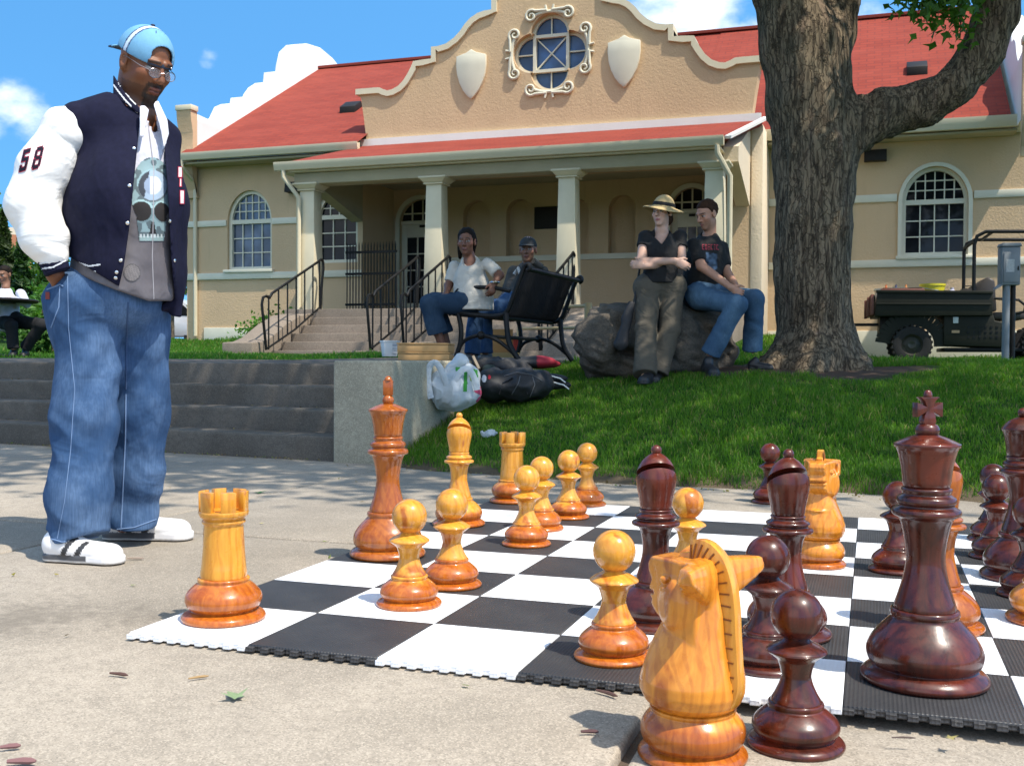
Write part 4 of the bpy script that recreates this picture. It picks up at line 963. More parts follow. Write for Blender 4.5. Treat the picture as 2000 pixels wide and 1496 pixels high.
def rook(mat):
    t = thing('rook', '', 'chess piece'); u = .352/683
    lathe_part('base', [(205, 0), (216, 8), (217, 20), (208, 34), (185, 46), (166, 52), (168, 58), (186, 74), (197, 100), (198, 122), (188, 146), (160, 176), (138, 194), (133, 202), (135, 212), (132, 220), (120, 224), (80, 225)], u, mat, t)
    lathe_part('tower', [(80, 222), (119, 225), (115, 280), (109, 360), (105, 430), (102, 490), (102, 500), (108, 504), (112, 512), (112, 520), (106, 526), (110, 532), (120, 540), (126, 550), (128, 560), (127, 572), (96, 573), (94, 575), (40, 575)], u, mat, t, ref=2)
    mb = MB()
    for k in range(6):
        a0 = R_(60*k+98); vs = []; m = 6
        for i in range(m+1):
            a = a0+R_(37)*i/m
            for r, z in ((94, 570), (127, 570), (128, 675), (94, 678)): vs.append((r*u*math.cos(a), r*u*math.sin(a), z*u))
        fs = [(4*i+j, 4*i+(j+1) % 4, 4*i+4+(j+1) % 4, 4*i+4+j) for i in range(m) for j in range(4)]+[(3, 2, 1, 0), (4*m, 4*m+1, 4*m+2, 4*m+3)]
        mb.add(vs, fs)
    mb.build('battlements', mat, t, local=True, bevel=.0012); return t
def bishop(mat):
    t = thing('bishop', '', 'chess piece'); u = .482/812
    lathe_part('base', [(180, 0), (188, 6), (191, 14), (187, 25), (172, 36), (155, 43), (158, 50), (168, 70), (170, 92), (160, 120), (138, 148), (112, 170), (99, 179), (100, 188), (98, 197), (90, 201), (60, 202)], u, mat, t)
    lathe_part('stem', [(60, 200), (88, 203), (76, 250), (64, 300), (59, 335), (61, 380), (68, 420), (76, 438), (82, 446), (104, 452), (108, 460), (104, 469), (88, 474), (84, 480), (92, 486), (93, 494), (86, 500), (74, 506), (72, 513), (75, 520), (70, 526), (50, 528)], u, mat, t)
    h = lathe_part('mitre', [(50, 526), (69, 529), (74, 560), (82, 600), (89, 640), (90, 668), (84, 702), (68, 735), (46, 758), (27, 771), (20, 776), (10, 778)], u, mat, t)
    c = MB().box(-200*u, 200*u, -260*u, 40*u, -13*u, 13*u); c.xf(Matrix.Translation((0, 0, 684*u)) @ Matrix.Rotation(R_(-31), 4, 'X')); co = c.build('cut', mat, None)
    boolean_cut(h, co)
    lathe_part('finial', arc(788, 24, -60, 90, 12), u, mat, t, ref=1); return t
KST = [(60, 228), (94, 233), (85, 270), (73, 310), (64, 350), (59.5, 385), (60, 412), (65, 450), (73, 490), (80, 512), (86, 522), (101, 529), (105, 539), (101, 549), (87, 556), (84, 562), (90, 569), (91, 577), (88, 586), (80, 591), (73, 596), (75, 604), (77, 610), (72, 617), (50, 619)]
KBS = [(182, 0), (191, 6), (195, 14), (192, 26), (178, 40), (160, 50), (163, 55), (172, 68), (177, 90), (174, 112), (160, 140), (140, 165), (118, 188), (105, 203), (103, 210), (106, 217), (104, 228), (96, 232), (60, 233)]
def king(mat, broken):
    t = thing('king', '', 'chess piece'); u = .645/925
    lathe_part('base', KBS, u, mat, t, 64); lathe_part('stem', KST, u, mat, t, 64)
    lathe_part('crown', [(50, 617), (70, 620), (78, 680), (90, 732), (100, 748), (101, 753), (97, 758), (62, 774), (42, 781), (34, 784), (20, 785)], u, mat, t, 64)
    lathe_part('knob', arc(803, 30, -80, 80, 12) if broken else [(20, 783), (33, 784), (37, 792), (37, 802), (32, 812), (26, 817), (15, 818)], u, mat, t, ref=1)
    if broken:
        MB().box(-25*u, 25*u, -16*u, 16*u, 828*u, 905*u).build('broken_cross', mat, t, local=True, bevel=.002)
        lathe_part('tip', [(18, 903), (22, 906), (17, 918), (9, 926), (2, 928)], u, mat, t, 16)
    else:
        w = [(-17, 810), (-24, 826), (-20, 845), (-14, 856), (-40, 842), (-48, 840), (-48, 886), (-40, 884), (-13, 872), (-20, 890), (-36, 903)]
        poly = w+[(-x, z) for x, z in w[::-1]]
        MB().prism([(x*u, z*u) for x, z in poly], lambda a, b, d: (a, d, b), -13*u, 13*u).build('cross', mat, t, local=True, bevel=.002)
        lathe_part('tip', [(10, 898), (13, 904), (13, 912), (9, 922), (2, 925)], u, mat, t, 20)
    return t
def queen(mat):
    t = thing('queen', '', 'chess piece'); u = .56/860
    lathe_part('base', KBS, u, mat, t, 60); lathe_part('stem', KST, u, mat, t, 60)
    lathe_part('coronet', [(50, 617), (72, 620), (80, 680), (92, 735), (100, 750), (98, 758), (70, 790), (40, 806), (24, 812), (10, 813)], u, mat, t, 60)
    lathe_part('finial', arc(833, 26, -70, 90, 12), u, mat, t, ref=1); return t
def frame_v(s):
    a = .55*s; b = .5; Rz = np.array([[math.cos(a), -math.sin(a), 0], [math.sin(a), math.cos(a), 0], [0, 0, 1]]); Rx = np.array([[1, 0, 0], [0, math.cos(b), -math.sin(b)*s], [0, math.sin(b)*s, math.cos(b)]]); return (Rz @ Rx)
def knight(mat, ear):
    t = thing('knight', '', 'chess piece'); u = .098/198
    lathe_part('base', [(196, 0), (207, 8), (209, 20), (200, 34), (178, 46), (172, 52), (188, 66), (198, 92), (199, 118), (188, 146), (168, 170), (160, 180), (164, 190), (160, 198), (120, 200)], u, mat, t)
    zb = 198*u
    def body(P):
        x, y, z = P[:, 0], P[:, 1], P[:, 2]; ya = np.abs(y)
        # bulb that rises into the neck: round below, slab sided above
        Z = [.090, .099, .112, .130, .150, .175, .205, .240, .280, .320, .360]
        Wy = np.interp(z, Z, [.074, .078, .092, .099, .098, .089, .074, .056, .041, .034, .030]); Fx = np.interp(z, Z, [.074, .078, .092, .100, .100, .094, .082, .064, .044, .030, .02]); Bx = np.interp(z, Z, [.074, .078, .090, .096, .095, .090, .084, .079, .075, .066, .040])
        xc = (Bx-Fx)/2; hx = (Bx+Fx)/2; pw = np.interp(z, [.12, .22, .30], [2.0, 2.6, 3.2])
        d = ((np.abs((x-xc)/hx)**pw+(ya/Wy)**pw)**(1/pw)-1)*np.minimum(hx, Wy)*.9
        d = smax(d, np.maximum(zb-.002-z, z-.352), .006)
        d = smax(d, (-x*.80+ya*.50+(z-.19)*.30)-.083, .004)                                     # carved flanks of the chest
        d = smin(d, smax(fcap(P, (-.062, 0, .205), (-.060, 0, .206), .030, .030, (0, 0, 1), .16), x+.03, .004), .006)
        # head: wedge narrowing to the muzzle, held level
        hw = np.clip(.031+(x+.085)*.30, .028, .058)
        prof = np.interp(z, [.255, .268, .284, .292, .300, .306, .318, .330, .345, .358, .372, .40], [-.035, -.062, -.078, -.074, -.082, -.085, -.082, -.076, -.086, -.088, -.080, -.075])
        head = smax(ya-hw, smax((prof-x)*.8, smax(z-.377-.05*np.minimum(0, x+.02), smax((.262-.32*(x+.055)-z), x-.045, .01), .006), .006), .006)
        d = smin(d, head, .009)
        for s in (-1, 1):
            d = smin(d, smax(ell(P, (-.004, s*.046, .296), (.046, .030, .052)), (-x*.5+ya*.86-.066), .004), .006)                   # jaw plate
            e = fcap(P, (.034, s*.020, .338), (.062, s*(ear+.012), .352), .050, .032, (.94, -s*.34, 0), .60)   # flaring ear
            e = smax(smax(e, z-.381+.05*ya, .004), ya-ear-.006, .003); e = smax(e, (.300+.62*(ya-.035))-z, .004); d = smin(d, e, .007)
            d = smax(d, -fcap(P, (.020, s*(ear-.022), .362), (.045, s*(ear+.02), .340), .016, .010, (.7, -s*.7, 0), .5), .003)
            d = smax(d, -cap(P, (.008, s*.078, .345), (-.020, s*.070, .300), .005, .003), .003)
            d = smax(d, -ell(P, (-.030, s*.058, .336), (.020, .011, .011)), .003)                  # eye hollow
            d = smin(d, ell(P, (-.032, s*.050, .338), (.011, .008, .007)), .002)
            d = smax(d, -cap(P, (-.094, s*.010, .352), (-.086, s*.024, .341), .0035, .0035), .002)
            d = smax(d, -cap(P, (-.094, s*.010, .341), (-.086, s*.024, .352), .0030, .0030), .002)
            d = smax(d, -cap(P, (-.070, s*.040, .350), (-.060, s*.046, .315), .006, .004), .004)
        for s in (-1, 1): d = smax(d, -rbox(P, (.036, s*(ear+.002), .356), (.030, .0045, .030), .001, frame_v(s)), .002); d = smax(d, -ell(P, (.030, s*(ear-.012), .350), (.012, .020, .020)), .002)
        for s in (-1, 1): d = smax(d, -cap(P, (.050, s*(ear+.009), .372), (.062, s*(ear+.008), .335), .006, .003), .002)
        d = smax(d, -rbox(P, (-.090, 0, .305), (.022, .06, .0036), .001), .002)                    # mouth
        d = smax(d, -rbox(P, (-.100, 0, .323), (.016, .06, .002), .001), .002)
        return d
    sdf_obj('horse_head', body, (-.125, -.145, zb-.01), (.13, .145, .40), .0029, mat, t, slack=.012, local=True, smooth_it=1)
    bk = [(.090, zb+.014), (.104, zb+.05), (.103, zb+.10), (.099, .25), (.096, .30), (.088, .345), (.070, .385), (.044, .408), (.014, .414), (-.012, .404), (-.026, .384)]
    ins = [(.055, zb+.014), (.060, zb+.05), (.060, zb+.10), (.058, .25), (.054, .30), (.046, .335), (.034, .355), (.018, .366), (.004, .368), (-.008, .362), (-.016, .352)]
    def dn(l): return [(a, b) for a, b in dense(l, 4)]
    o, i_ = dn(bk), dn(ins); m = len(o); hw = .0105; mb = MB(); vs = []
    for k in range(m): vs += [(o[k][0], -hw, o[k][1]), (o[k][0], hw, o[k][1]), (i_[k][0], hw*1.3, i_[k][1]), (i_[k][0], -hw*1.3, i_[k][1])]
    mb.add(vs, [(4*k+j, 4*k+(j+1) % 4, 4*k+4+(j+1) % 4, 4*k+4+j) for k in range(m-1) for j in range(4)]+[(3, 2, 1, 0), (4*m-4, 4*m-3, 4*m-2, 4*m-1)])
    mane = mb.build('mane', M_WM, t, local=True, bevel=.002)
    nt_ = MB()
    for k in range(2, m-4, 2):
        a, b = np.array(o[k]), np.array(i_[k]); q = a+(b-a)*.16; r2 = a+(b-a)*1.0
        for s in (-1, 1): nt_.beam((q[0], s*(hw*1.05+.0006), q[1]), (r2[0], s*(hw*1.3+.0006), r2[1]), .0032, .003, (0, 1, 0))
    join_into(mane, nt_.build('notches', PM('notch_brown', (.20, .07, .012), .5), None, local=True))
    return t
PIECES = [
 # kind, dark?, x, y of the front foot edge, heading (deg), label
 ('rook', 0, 437, 1227, 0, 'pale wooden rook standing alone on the near left corner square'),
 ('pawn', 0, 799, 1195, 0, 'pale pawn nearest the lone rook, front one of the pair before the orange king'),
 ('pawn', 0, 882, 1156, 0, 'pale pawn standing right in front of the pale bishop'),
 ('king', 0, 757, 1099, 0, 'tall orange brown king with a broken cross by the cheek wall'),
 ('bishop', 0, 896, 1033, 0, 'pale honey coloured bishop with a slit mitre right of the orange king'),
 ('pawn', 0, 1028, 1072, 0, 'brownish topped pawn in front of the far pale rook'),
 ('pawn', 0, 1057, 1040, 0, 'pale pawn half hidden behind the brownish pawn'),
 ('rook', 0, 1000, 986, 24, 'pale wooden rook on the far corner square beside the grass'),
 ('pawn', 0, 1110, 1017, 0, 'pale pawn with a red brown foot, second from the right of the far row'),
 ('pawn', 0, 1146, 991, 0, 'farthest pale pawn, rightmost of the row near the grass edge'),
 ('pawn', 0, 1198, 1306, 0, 'pale pawn alone on the front edge, left of the big carved knight'),
 ('pawn', 0, 1342, 1150, 0, 'amber pawn peeping out between the two dark bishops behind the carved knight'),
 ('knight', 0, 1352, 1516, -45, 'large pale carved knight in the foreground seen from behind, off the board'),
 ('knight', 0, 1599, 1115, 66, 'amber carved knight facing the camera behind the dark bishop'),
 ('bishop', 0, 1834, 1246, 0, 'orange bishop almost hidden behind the big dark king'),
 ('rook', 0, 2050, 1232, 0, 'amber piece cut off by the right edge, only its foot in view'),
 ('bishop', 1, 1279, 1240, 4, 'dark mahogany bishop left of the carved knight, behind the pale pawn'),
 ('bishop', 1, 1536, 1262, 8, 'dark mahogany bishop in front of the amber knight'),
 ('pawn', 1, 1503, 986, 0, 'dark pawn standing off the far edge of the board by the grass'),
 ('pawn', 1, 1497, 1324, 0, 'dark pawn right behind the ear of the carved knight'),
 ('pawn', 1, 1553, 1487, 0, 'nearest dark pawn, on the concrete beside the carved knight'),
 ('pawn', 1, 1752, 1125, 0, 'dark pawn tucked behind the left side of the big dark king'),
 ('king', 1, 1804, 1363, 17, 'big dark mahogany king with a flared cross in the right foreground'),
 ('queen', 1, 1993, 1143, 0, 'dark queen with a ball finial at the right edge of the photo'),
 ('pawn', 1, 1945, 1097, 0, 'dark pawn half covered by the dark queen, nearer of two'),
 ('pawn', 1, 1938, 1062, 0, 'farthest dark pawn behind another dark pawn near the right edge'),
 ('pawn', 1, 2010, 1175, 0, 'dark pawn cut off by the right edge in front of the queen'),
]
FOOT = dict(pawn=.094, rook=.112, bishop=.113, king=.136, queen=.127, knight=.104)
protos = {}
for kind, dk, px, py, hd, lab in PIECES:
    off = (px > 1340 and py > 1440) or (py < 990 and px > 1400)
    z = (PZ-.024 if py > 1440 else PZ) if off else 0.0
    p = gnd(px, py, z); dr = (p-CAM)[:2]; p[:2] += dr/np.linalg.norm(dr)*FOOT[kind]*.97
    key = (kind, dk, px > 1800, kind == 'knight' and py < 1300)
    if key not in protos:
        mat = M_WD if dk else (M_WO if kind == 'king' or (kind == 'bishop' and px > 1800) else (M_WK if kind == 'knight' or px > 1900 else M_WL))
        o = dict(pawn=pawn, rook=rook, bishop=bishop, queen=queen)[kind](mat) if kind in ('pawn', 'rook', 'bishop', 'queen') else (king(mat, not dk) if kind == 'king' else knight(mat, .112 if py > 1300 else .064))
        protos[key] = o
    else: o = copy_tree(protos[key])
    o.location = (float(p[0]), float(p[1]), z); o.rotation_euler = (0, 0, YAW+R_(hd))
    tag(o, lab, 'chess piece', 'dark chess pieces' if dk else 'pale chess pieces')
    if kind == 'knight' and py < 1200: o.scale = (.88, .88, .97)
# ------------------------------------------------------------------ boulder, bench, luggage
def make_rock(name, a, b):
    m, t, p = _nt(name); n = noise(t, 2.6, 8, .68, stretch=(1, 1, 1.8), dist=.6); f = noise(t, 60, 4, .7); k = noise(t, 7, 5, .6)
    c = mixc(t, rng(t, n.outputs['Fac'], .35, .68), a, b); c = mixc(t, rng(t, f.outputs['Fac'], .4, .65, .45, 0), c, tuple(x*.4 for x in a)); c = mixc(t, rng(t, k.outputs['Fac'], .62, .75, 0, .4), c, (.24, .21, .17))
    t.links.new(c, p.inputs['Base Color']); p.inputs['Roughness'].default_value = .95; p.inputs['Specular IOR Level'].default_value = .2
    bump(t, p, mth(t, 'ADD', n.outputs['Fac'], mth(t, 'MULTIPLY', f.outputs['Fac'], .3)), .8, .04); return m
M_ROCK = make_rock('grey_boulder', (.095, .080, .062), (.18, .15, .118)); M_ROCKP = make_rock('tan_stone', (.30, .22, .17), (.48, .37, .29))
bd = thing('boulder', 'large rounded grey boulder that the couple lean and sit on under the tree', 'rock', at(1285, 735, 9.4))
def rock_fn(P):
    d = sU(.22, ell(P, at(1200, 672, 9.6), (.31, .48, .33)), ell(P, at(1300, 655, 9.65), (.38, .46, .40)), ell(P, at(1378, 668, 9.7), (.28, .40, .34)), ell(P, at(1275, 715, 9.55), (.56, .46, .20)))
    q = P @ np.array([[.9, .1, .42], [-.1, .99, .0], [-.42, 0, .9]], f32); r = fbm(P, 2.1, 3)*.06+(.5-np.abs(fbm(q, (2.2, 2.2, 7), 3)))*.085
    return d-r+.03
sdf_obj('stone', rock_fn, (-1.2, 5.8, .2), (1.6, 8.8, 1.6), .026, M_ROCK, bd, slack=.12)
for px, py, d, r, lab in ((1735, 668, 21.0, (.42, .35, .20), 'pale tan landscaping stone behind the cart, nearest the trunk'), (1690, 655, 21.3, (.40, .3, .30), 'grey tan landscaping stone half hidden by the trunk'), (1900, 690, 21.5, (1.1, .35, .14), 'long low pale stone seen under the cart'), (1385, 690, 10.7, (.30, .22, .16), 'flat tan stone lying behind the legs of the seated man')):
    p = at(px, py, d); p[2] = land_z(p[0], p[1])+r[2]*.55
    t = sdf_obj('landscape_stone', lambda P, p=p, r=r: ell(P, p, r)-.06*fbm(P, 3.0, 3), p-np.array(r)-.15, p+np.array(r)+.15, .035, M_ROCKP, None, slack=.1); tag(t, lab, 'stone', 'loose stones')
# bench: long axis runs back to the right, the seat faces left
B0 = at(998, 704, 9.55); B1 = at(1106, 690, 11.0); B0[2] = B1[2] = .705
ba = (B1-B0); BLN = np.linalg.norm(ba); ba /= BLN; bs = np.array([-ba[1], ba[0], 0.0]); bs = bs if bs @ UXY0 < 0 else -bs
def bp(s, a, z): return B0+bs*s+ba*a+np.array([0, 0, z])
bench = thing('park_bench', 'black metal park bench with ribbed curved back and cast iron ends, seen from behind', 'bench', bp(.3, BLN/2, 0))
fr = [(.60, .415), (.62, .445), (.585, .465), (.50, .43), (.25, .40), (.12, .40), (.05, .44), (.01, .52), (-.06, .70), (-.10, .80), (-.125, .845), (-.16, .85), (-.165, .815), (-.14, .80)]
def crv(pl, n=4): return dense_xy(pl, n)
for a in (0.02, BLN-.02):
    e = MB(); c = crv(fr); e.tube([bp(s, a, z) for s, z in c], .026, 8, sq=(1, .85))
    e.tube([bp(s, a, z) for s, z in crv([(.53, .43), (.50, .30), (.505, .16), (.56, .03), (.60, .0)])], [.024]*8+[.03]*8+[.026], 8) if False else e.tube([bp(s, a, z) for s, z in crv([(.53, .43), (.50, .30), (.505, .16), (.56, .0)])], .024, 8)
    e.tube([bp(s, a, z) for s, z in crv([(.06, .44), (.05, .30), (.02, .14), (-.07, .0)])], .026, 8)
    e.tube([bp(s, a, z) for s, z in crv([(.545, .06), (.46, .18), (.30, .225), (.14, .18), (-.02, .06)])], .018, 8)
    e.ball(bp(.30, a, .225), .04, 12, 8)
    e.build('end_frame', M_BLACK, bench)
    MB().tube([bp(s, a, z) for s, z in crv([(.56, .45), (.565, .58), (.52, .645), (.44, .66), (.20, .655), (.02, .62)])], .019, 8).build('armrest', M_BLACK, bench)
prof = [(.575, .41), (.585, .44), (.55, .455), (.48, .435), (.30, .41), (.16, .405), (.09, .43), (.05, .50), (-.02, .68), (-.07, .79), (-.11, .835), (-.15, .83), (-.15, .80)]
cp_ = crv(prof); st_ = MB(); ns = 36
for k in range(ns):
    a = .06+(BLN-.12)*k/(ns-1); pr_ = [bp(s, a, z) for s, z in cp_]
    st_.tube(pr_, .0085, 4, sq=(.35, 1.0))
for s, z in ((.575, .425), (.15, .39), (-.145, .815)): st_.tube([bp(s, .02, z), bp(s, BLN-.02, z)], .022, 8)
st_.build('slatted_seat', M_BLACK, bench, fix=False)
MB().tube([bp(.3, .02, .22), bp(.3, BLN-.02, .22)], .018, 8).build('stretcher', M_BLACK, bench)
# cardboard boxes on the end of the walk
def boxthing(name, label, cat, c, sx, sy, h, rz, mat, lip=.006, group=None):
    t = thing(name, label, cat, c, group); M_ = Matrix.Translation(Vector([float(k) for k in c])) @ Matrix.Rotation(rz, 4, 'Z')
    MB().box(-sx/2, sx/2, -sy/2, sy/2, 0, h*.80, M_).build('box_base', mat, t, bevel=.004)
    MB().box(-sx/2-lip, sx/2+lip, -sy/2-lip, sy/2+lip, h*.80+.002, h, M_).build('lid', mat, t, bevel=.005); return t
q = gnd(760, 712, .68); c0 = np.array([-1.13, 5.72, .70])
pb = at(829, 711, 8.75); pb[2] = .702
b1 = boxthing('cardboard_box', 'lower of two flat kraft cardboard boxes stacked on the cheek wall', 'box', pb+UY*.2, .42, .42, .066, YAW-R_(2), M_CARD, group='flat cardboard boxes')
b2 = boxthing('cardboard_box', 'upper of two flat kraft cardboard boxes stacked on the cheek wall', 'box', pb+UY*.2+np.array([0, 0, .068]), .42, .42, .074, YAW-R_(4), M_CARD, group='flat cardboard boxes')
wb = at(761, 689, 10.2); wb[2] = .735
t = thing('plastic_tub', 'small white plastic tub with slotted side standing on the walk left of the boxes', 'tub', wb); M_ = Matrix.Translation(Vector([float(k) for k in wb])) @ Matrix.Rotation(YAW+R_(20), 4, 'Z')
m = MB().add([M_ @ Vector((sx*w, sy*w, z)) for z, w in ((0, .06), (.145, .075)) for sx, sy in ((-1, -1), (1, -1), (1, 1), (-1, 1))], [(3, 2, 1, 0), (0, 1, 5, 4), (1, 2, 6, 5), (2, 3, 7, 6), (3, 0, 4, 7), (4, 5, 6, 7)]); m.build('tub', M_WHITE, t, bevel=.006)
MB().box(-.08, .08, -.08, .08, .135, .152, M_).build('rim', M_WHITE, t, bevel=.004)
m = MB()
for k in range(3): m.box(.010, .055, -.0735+.0, -.070, .03+.034*k, .052+.034*k, M_)
m.build('slots', PM('tub_grey', (.45, .46, .48), .5), t)
# plastic carrier bag
ML_, tl_, pl_ = _nt('thin_white_plastic'); nz = noise(tl_, 14, 4, .6, dist=2.0); pl_.inputs['Base Color'].default_value = (.72, .76, .78, 1); pl_.inputs['Roughness'].default_value = .35
tr_ = tl_.nodes.new('ShaderNodeBsdfTranslucent'); tr_.inputs[0].default_value = (.8, .84, .86, 1); mx_ = tl_.nodes.new('ShaderNodeMixShader'); mx_.inputs[0].default_value = .35
tl_.links.new(pl_.outputs[0], mx_.inputs[1]); tl_.links.new(tr_.outputs[0], mx_.inputs[2]); tl_.links.new(mx_.outputs[0], tl_.nodes['Material Output'].inputs[0]); bump(tl_, pl_, nz.outputs['Fac'], .5, .03)
M_BAG = ML_
bg_ = thing('carrier_bag', 'bulging white plastic carrier bag with green print leaning on the cheek wall', 'bag', at(890, 800, 8.1))
BD = 8.1
def bag_fn(P):
    d = sU(.05, ell(P, at(888, 766, BD), (.205, .17, .145)), ell(P, at(905, 735, BD+.03), (.15, .12, .10)), ell(P, at(858, 752, BD), (.085, .11, .15)))
    q = P+.03*np.stack([vnoise(P, 6), vnoise(P+3, 6), vnoise(P+7, 6)], 1)
    cr_ = .045*np.abs(vnoise(q, (9, 9, 4.5)))+.022*np.abs(vnoise(q+5, (15, 15, 11)))+.05*np.clip(P[:, 2]-at(890, 745, BD)[2], 0, 1)*np.abs(np.sin(40*P[:, 0]+5*vnoise(P, 5)))
    return d+cr_-.014
bo = sdf_obj('bag', bag_fn, at(890, 760, BD)-.42, at(890, 760, BD)+.42, .0065, M_BAG, bg_, slack=.08)
inner = sdf_obj('inner_bag', lambda P: sU(.03, cap(P, at(872, 740, BD+.08), at(898, 703, BD+.06), .06, .045), ell(P, at(903, 704, BD+.05), (.05, .05, .035)))+.03*np.abs(vnoise(P, 14))-.008, at(890, 720, BD)-.3, at(890, 720, BD)+.35, .0065, M_BAG, bg_, slack=.06)
for pl in ([(842, 778), (836, 745), (838, 718), (848, 708), (858, 716), (868, 738), (876, 762)], [(884, 762), (891, 738), (904, 722), (916, 722), (926, 738), (932, 762)]):
    MB().tube([at(x, y, BD-.15+.05*abs(i/18-.5)) for i, (x, y) in enumerate(dense_xy(pl, 3))], .024, 8, sq=(.22, 1)).build('handle', M_BAG, bo)
PRINT_BAG = bo
# luggage heap behind the bag
M_NYLON = PM('black_nylon', (.014, .014, .016), .65, .3, 12, .3, 60, .01); M_NYLONG = PM('dark_green_cloth', (.03, .045, .04), .85, .3, 12, .3, 40, .01)
dk = thing('backpack', 'stuffed black backpack lying on the grass beside the carrier bag', 'backpack', at(1010, 775, 8.5)); DK = 8.55
PACK = sdf_obj('pack_body', lambda P: sU(.06, ell(P, at(965, 752, DK), (.14, .16, .15)), ell(P, at(1015, 752, DK), (.20, .2, .135)), ell(P, at(1045, 748, DK+.1), (.14, .16, .11)))-.02*fbm(P, (6, 6, 8), 3)+.035*np.abs(vnoise(P, (8, 8, 5)))-.012, at(1000, 750, DK)-.5, at(1000, 750, DK)+.5, .012, M_NYLON, dk, slack=.06)
MB().tube([at(x, y, DK-.17) for x, y in ((975, 770), (982, 748), (1000, 738), (1022, 746), (1030, 770))], .014, 6, sq=(1, .4)).build('strap', M_NYLON, dk)
sdf_obj('brown_pocket', lambda P: ell(P, at(967, 765, DK-.10), (.05, .05, .045)), at(967, 765, DK)-.2, at(967, 765, DK)+.2, .01, PM('brown_suede', (.10, .045, .028), .9, .3, 20), dk)
jt = thing('jacket', 'dark crumpled jacket with a green lining piled under the bench', 'clothing', at(960, 715, 8.9))
sdf_obj('cloth', lambda P: sU(.07, ell(P, at(945, 716, 8.9), (.12, .14, .075)), ell(P, at(985, 718, 8.9), (.16, .16, .085)), ell(P, at(1010, 726, 8.95), (.12, .14, .06)))-.018*fbm(P, 9, 3)+.03*np.abs(vnoise(P, 11))-.01, at(970, 718, 8.9)-.45, at(970, 718, 8.9)+.45, .013, M_NYLON, jt, slack=.06)
sdf_obj('lining', lambda P: ell(P, at(957, 724, 8.78), (.065, .07, .06))-.015*fbm(P, 12, 2), at(957, 724, 8.78)-.2, at(957, 724, 8.78)+.2, .011, M_NYLONG, jt)
MB().beam(at(924, 697, 8.8), at(936, 722, 8.75), .045, .02, UXY0).build('tan_strap', PM('tan_canvas', (.30, .24, .17), .85), jt)
sk = thing('skateboard_bag', 'red and black padded bag lying flat on the grass near the boulder', 'bag', at(1050, 718, 9.0))
sdf_obj('padded_bag', lambda P: smin(fcap(P, at(1020, 708, 9.0), at(1078, 711, 9.1), .075, .075, (0, 0, 1), .42), ell(P, at(1050, 707, 9.05), (.16, .12, .055)), .03), at(1050, 710, 9.0)-.35, at(1050, 710, 9.0)+.35, .011, M_DECAL0, sk,
   lambda V: np.where((((V-at(1035, 710, 9.0)) @ RC[0] > .06)[:, None]), np.array((.30, .012, .025)), np.array((.02, .02, .022))), slack=.04)
MB().tube([at(1008, 717, 8.85), at(1030, 723, 8.84), at(1057, 729, 8.86)], .008, 6).build('white_piping', M_WHITE, sk)
sn = thing('sneakers', 'black sneakers with white trim dropped at the right end of the luggage', 'shoes', at(1075, 745, 8.7))
for x, y in ((1078, 735), (1085, 748)):
    sdf_obj('sneaker', lambda P, x=x, y=y: sU(.03, ell(P, at(x-8, y+4, 8.72), (.075, .08, .038)), ell(P, at(x+12, y+4, 8.74), (.08, .07, .03)))-.004*fbm(P, 20, 2), at(x, y, 8.72)-.2, at(x, y, 8.72)+.2, .009, M_NYLON, sn, slack=.03)
    MB().tube([at(x-28, y+8, 8.66), at(x-6, y-2, 8.64), at(x+16, y+4, 8.64), at(x+26, y+12, 8.66)], .006, 6).build('white_trim', M_WHITE, sn)
# wooden stool behind the bench
M_PINE = PM('pale_pine', (.55, .37, .16), .5, .1, 6, 0, stretch=(1, 1, 8))
so_ = thing('wooden_stool', 'pale wooden turned frame standing behind the bench by the boulder', 'stool', at(1148, 690, 11.6))
for nm, a, b, r in (('post', (1149, 592, 11.4), (1147, 686, 11.4), .040), ('post', (1015, 640, 12.2), (1012, 690, 12.2), .030), ('rail', (1147, 598, 11.4), (1060, 599, 12.0), .020), ('rail', (1148, 640, 11.4), (1015, 642, 12.2), .018)):
    MB().tube([at(*a), at(*b)], r, 10).build(nm, M_PINE, so_)
cb_ = thing('carton', 'open brown carton with orange packets on the walk beneath the bench', 'box', at(960, 690, 11.3)); p_ = at(965, 692, 11.3); p_[2] = .735
M_ = Matrix.Translation(Vector([float(k) for k in p_])) @ Matrix.Rotation(YAW+R_(8), 4, 'Z')
MB().box(-.24, .24, -.2, .2, 0, .05, M_).build('tray', PM('yellow_board', (.50, .36, .15), .7), cb_); MB().box(-.17, .20, .0, .2, .052, .30, M_).build('carton_body', M_CARD, cb_)
MB().box(-.235, -.175, -.06, .1, .05, .24, M_).build('orange_packet', PM('orange_wrap', (.60, .14, .05), .5), cb_); MB().box(.203, .25, -.06, .1, .05, .22, M_).build('orange_packet', PM('red_wrap', (.55, .06, .04), .5), cb_)

# ------------------------------------------------------------------ utility cart
M_CARTG = PM('olive_black_plastic', (.017, .017, .011), .55, .2, 3, .08, 80, spec=.2); M_TYRE = PM('tyre_rubber', (.014, .013, .012), .85, .3, 20, .3, 60)
M_RIM = PM('painted_rim', (.045, .04, .028), .5); M_SEAT = PM('brown_black_vinyl', (.035, .026, .020), .5, .2, 6); M_RUST = PM('rusty_red_steel', (.17, .055, .035), .6, .3, 9)
K0 = at(1780, 712, 17.7); kz = land_z(K0[0], K0[1]); ka = R_(3)
kx = np.array([math.cos(ka), math.sin(ka), 0]); ky = np.array([-math.sin(ka), math.cos(ka), 0])
def kp(x, y, z): return Vector([float(c) for c in (np.array([K0[0], K0[1], kz])+kx*x+ky*y+np.array([0, 0, z]))])
KM = Matrix.Translation(kp(0, 0, 0)) @ Matrix.Rotation(ka, 4, 'Z')
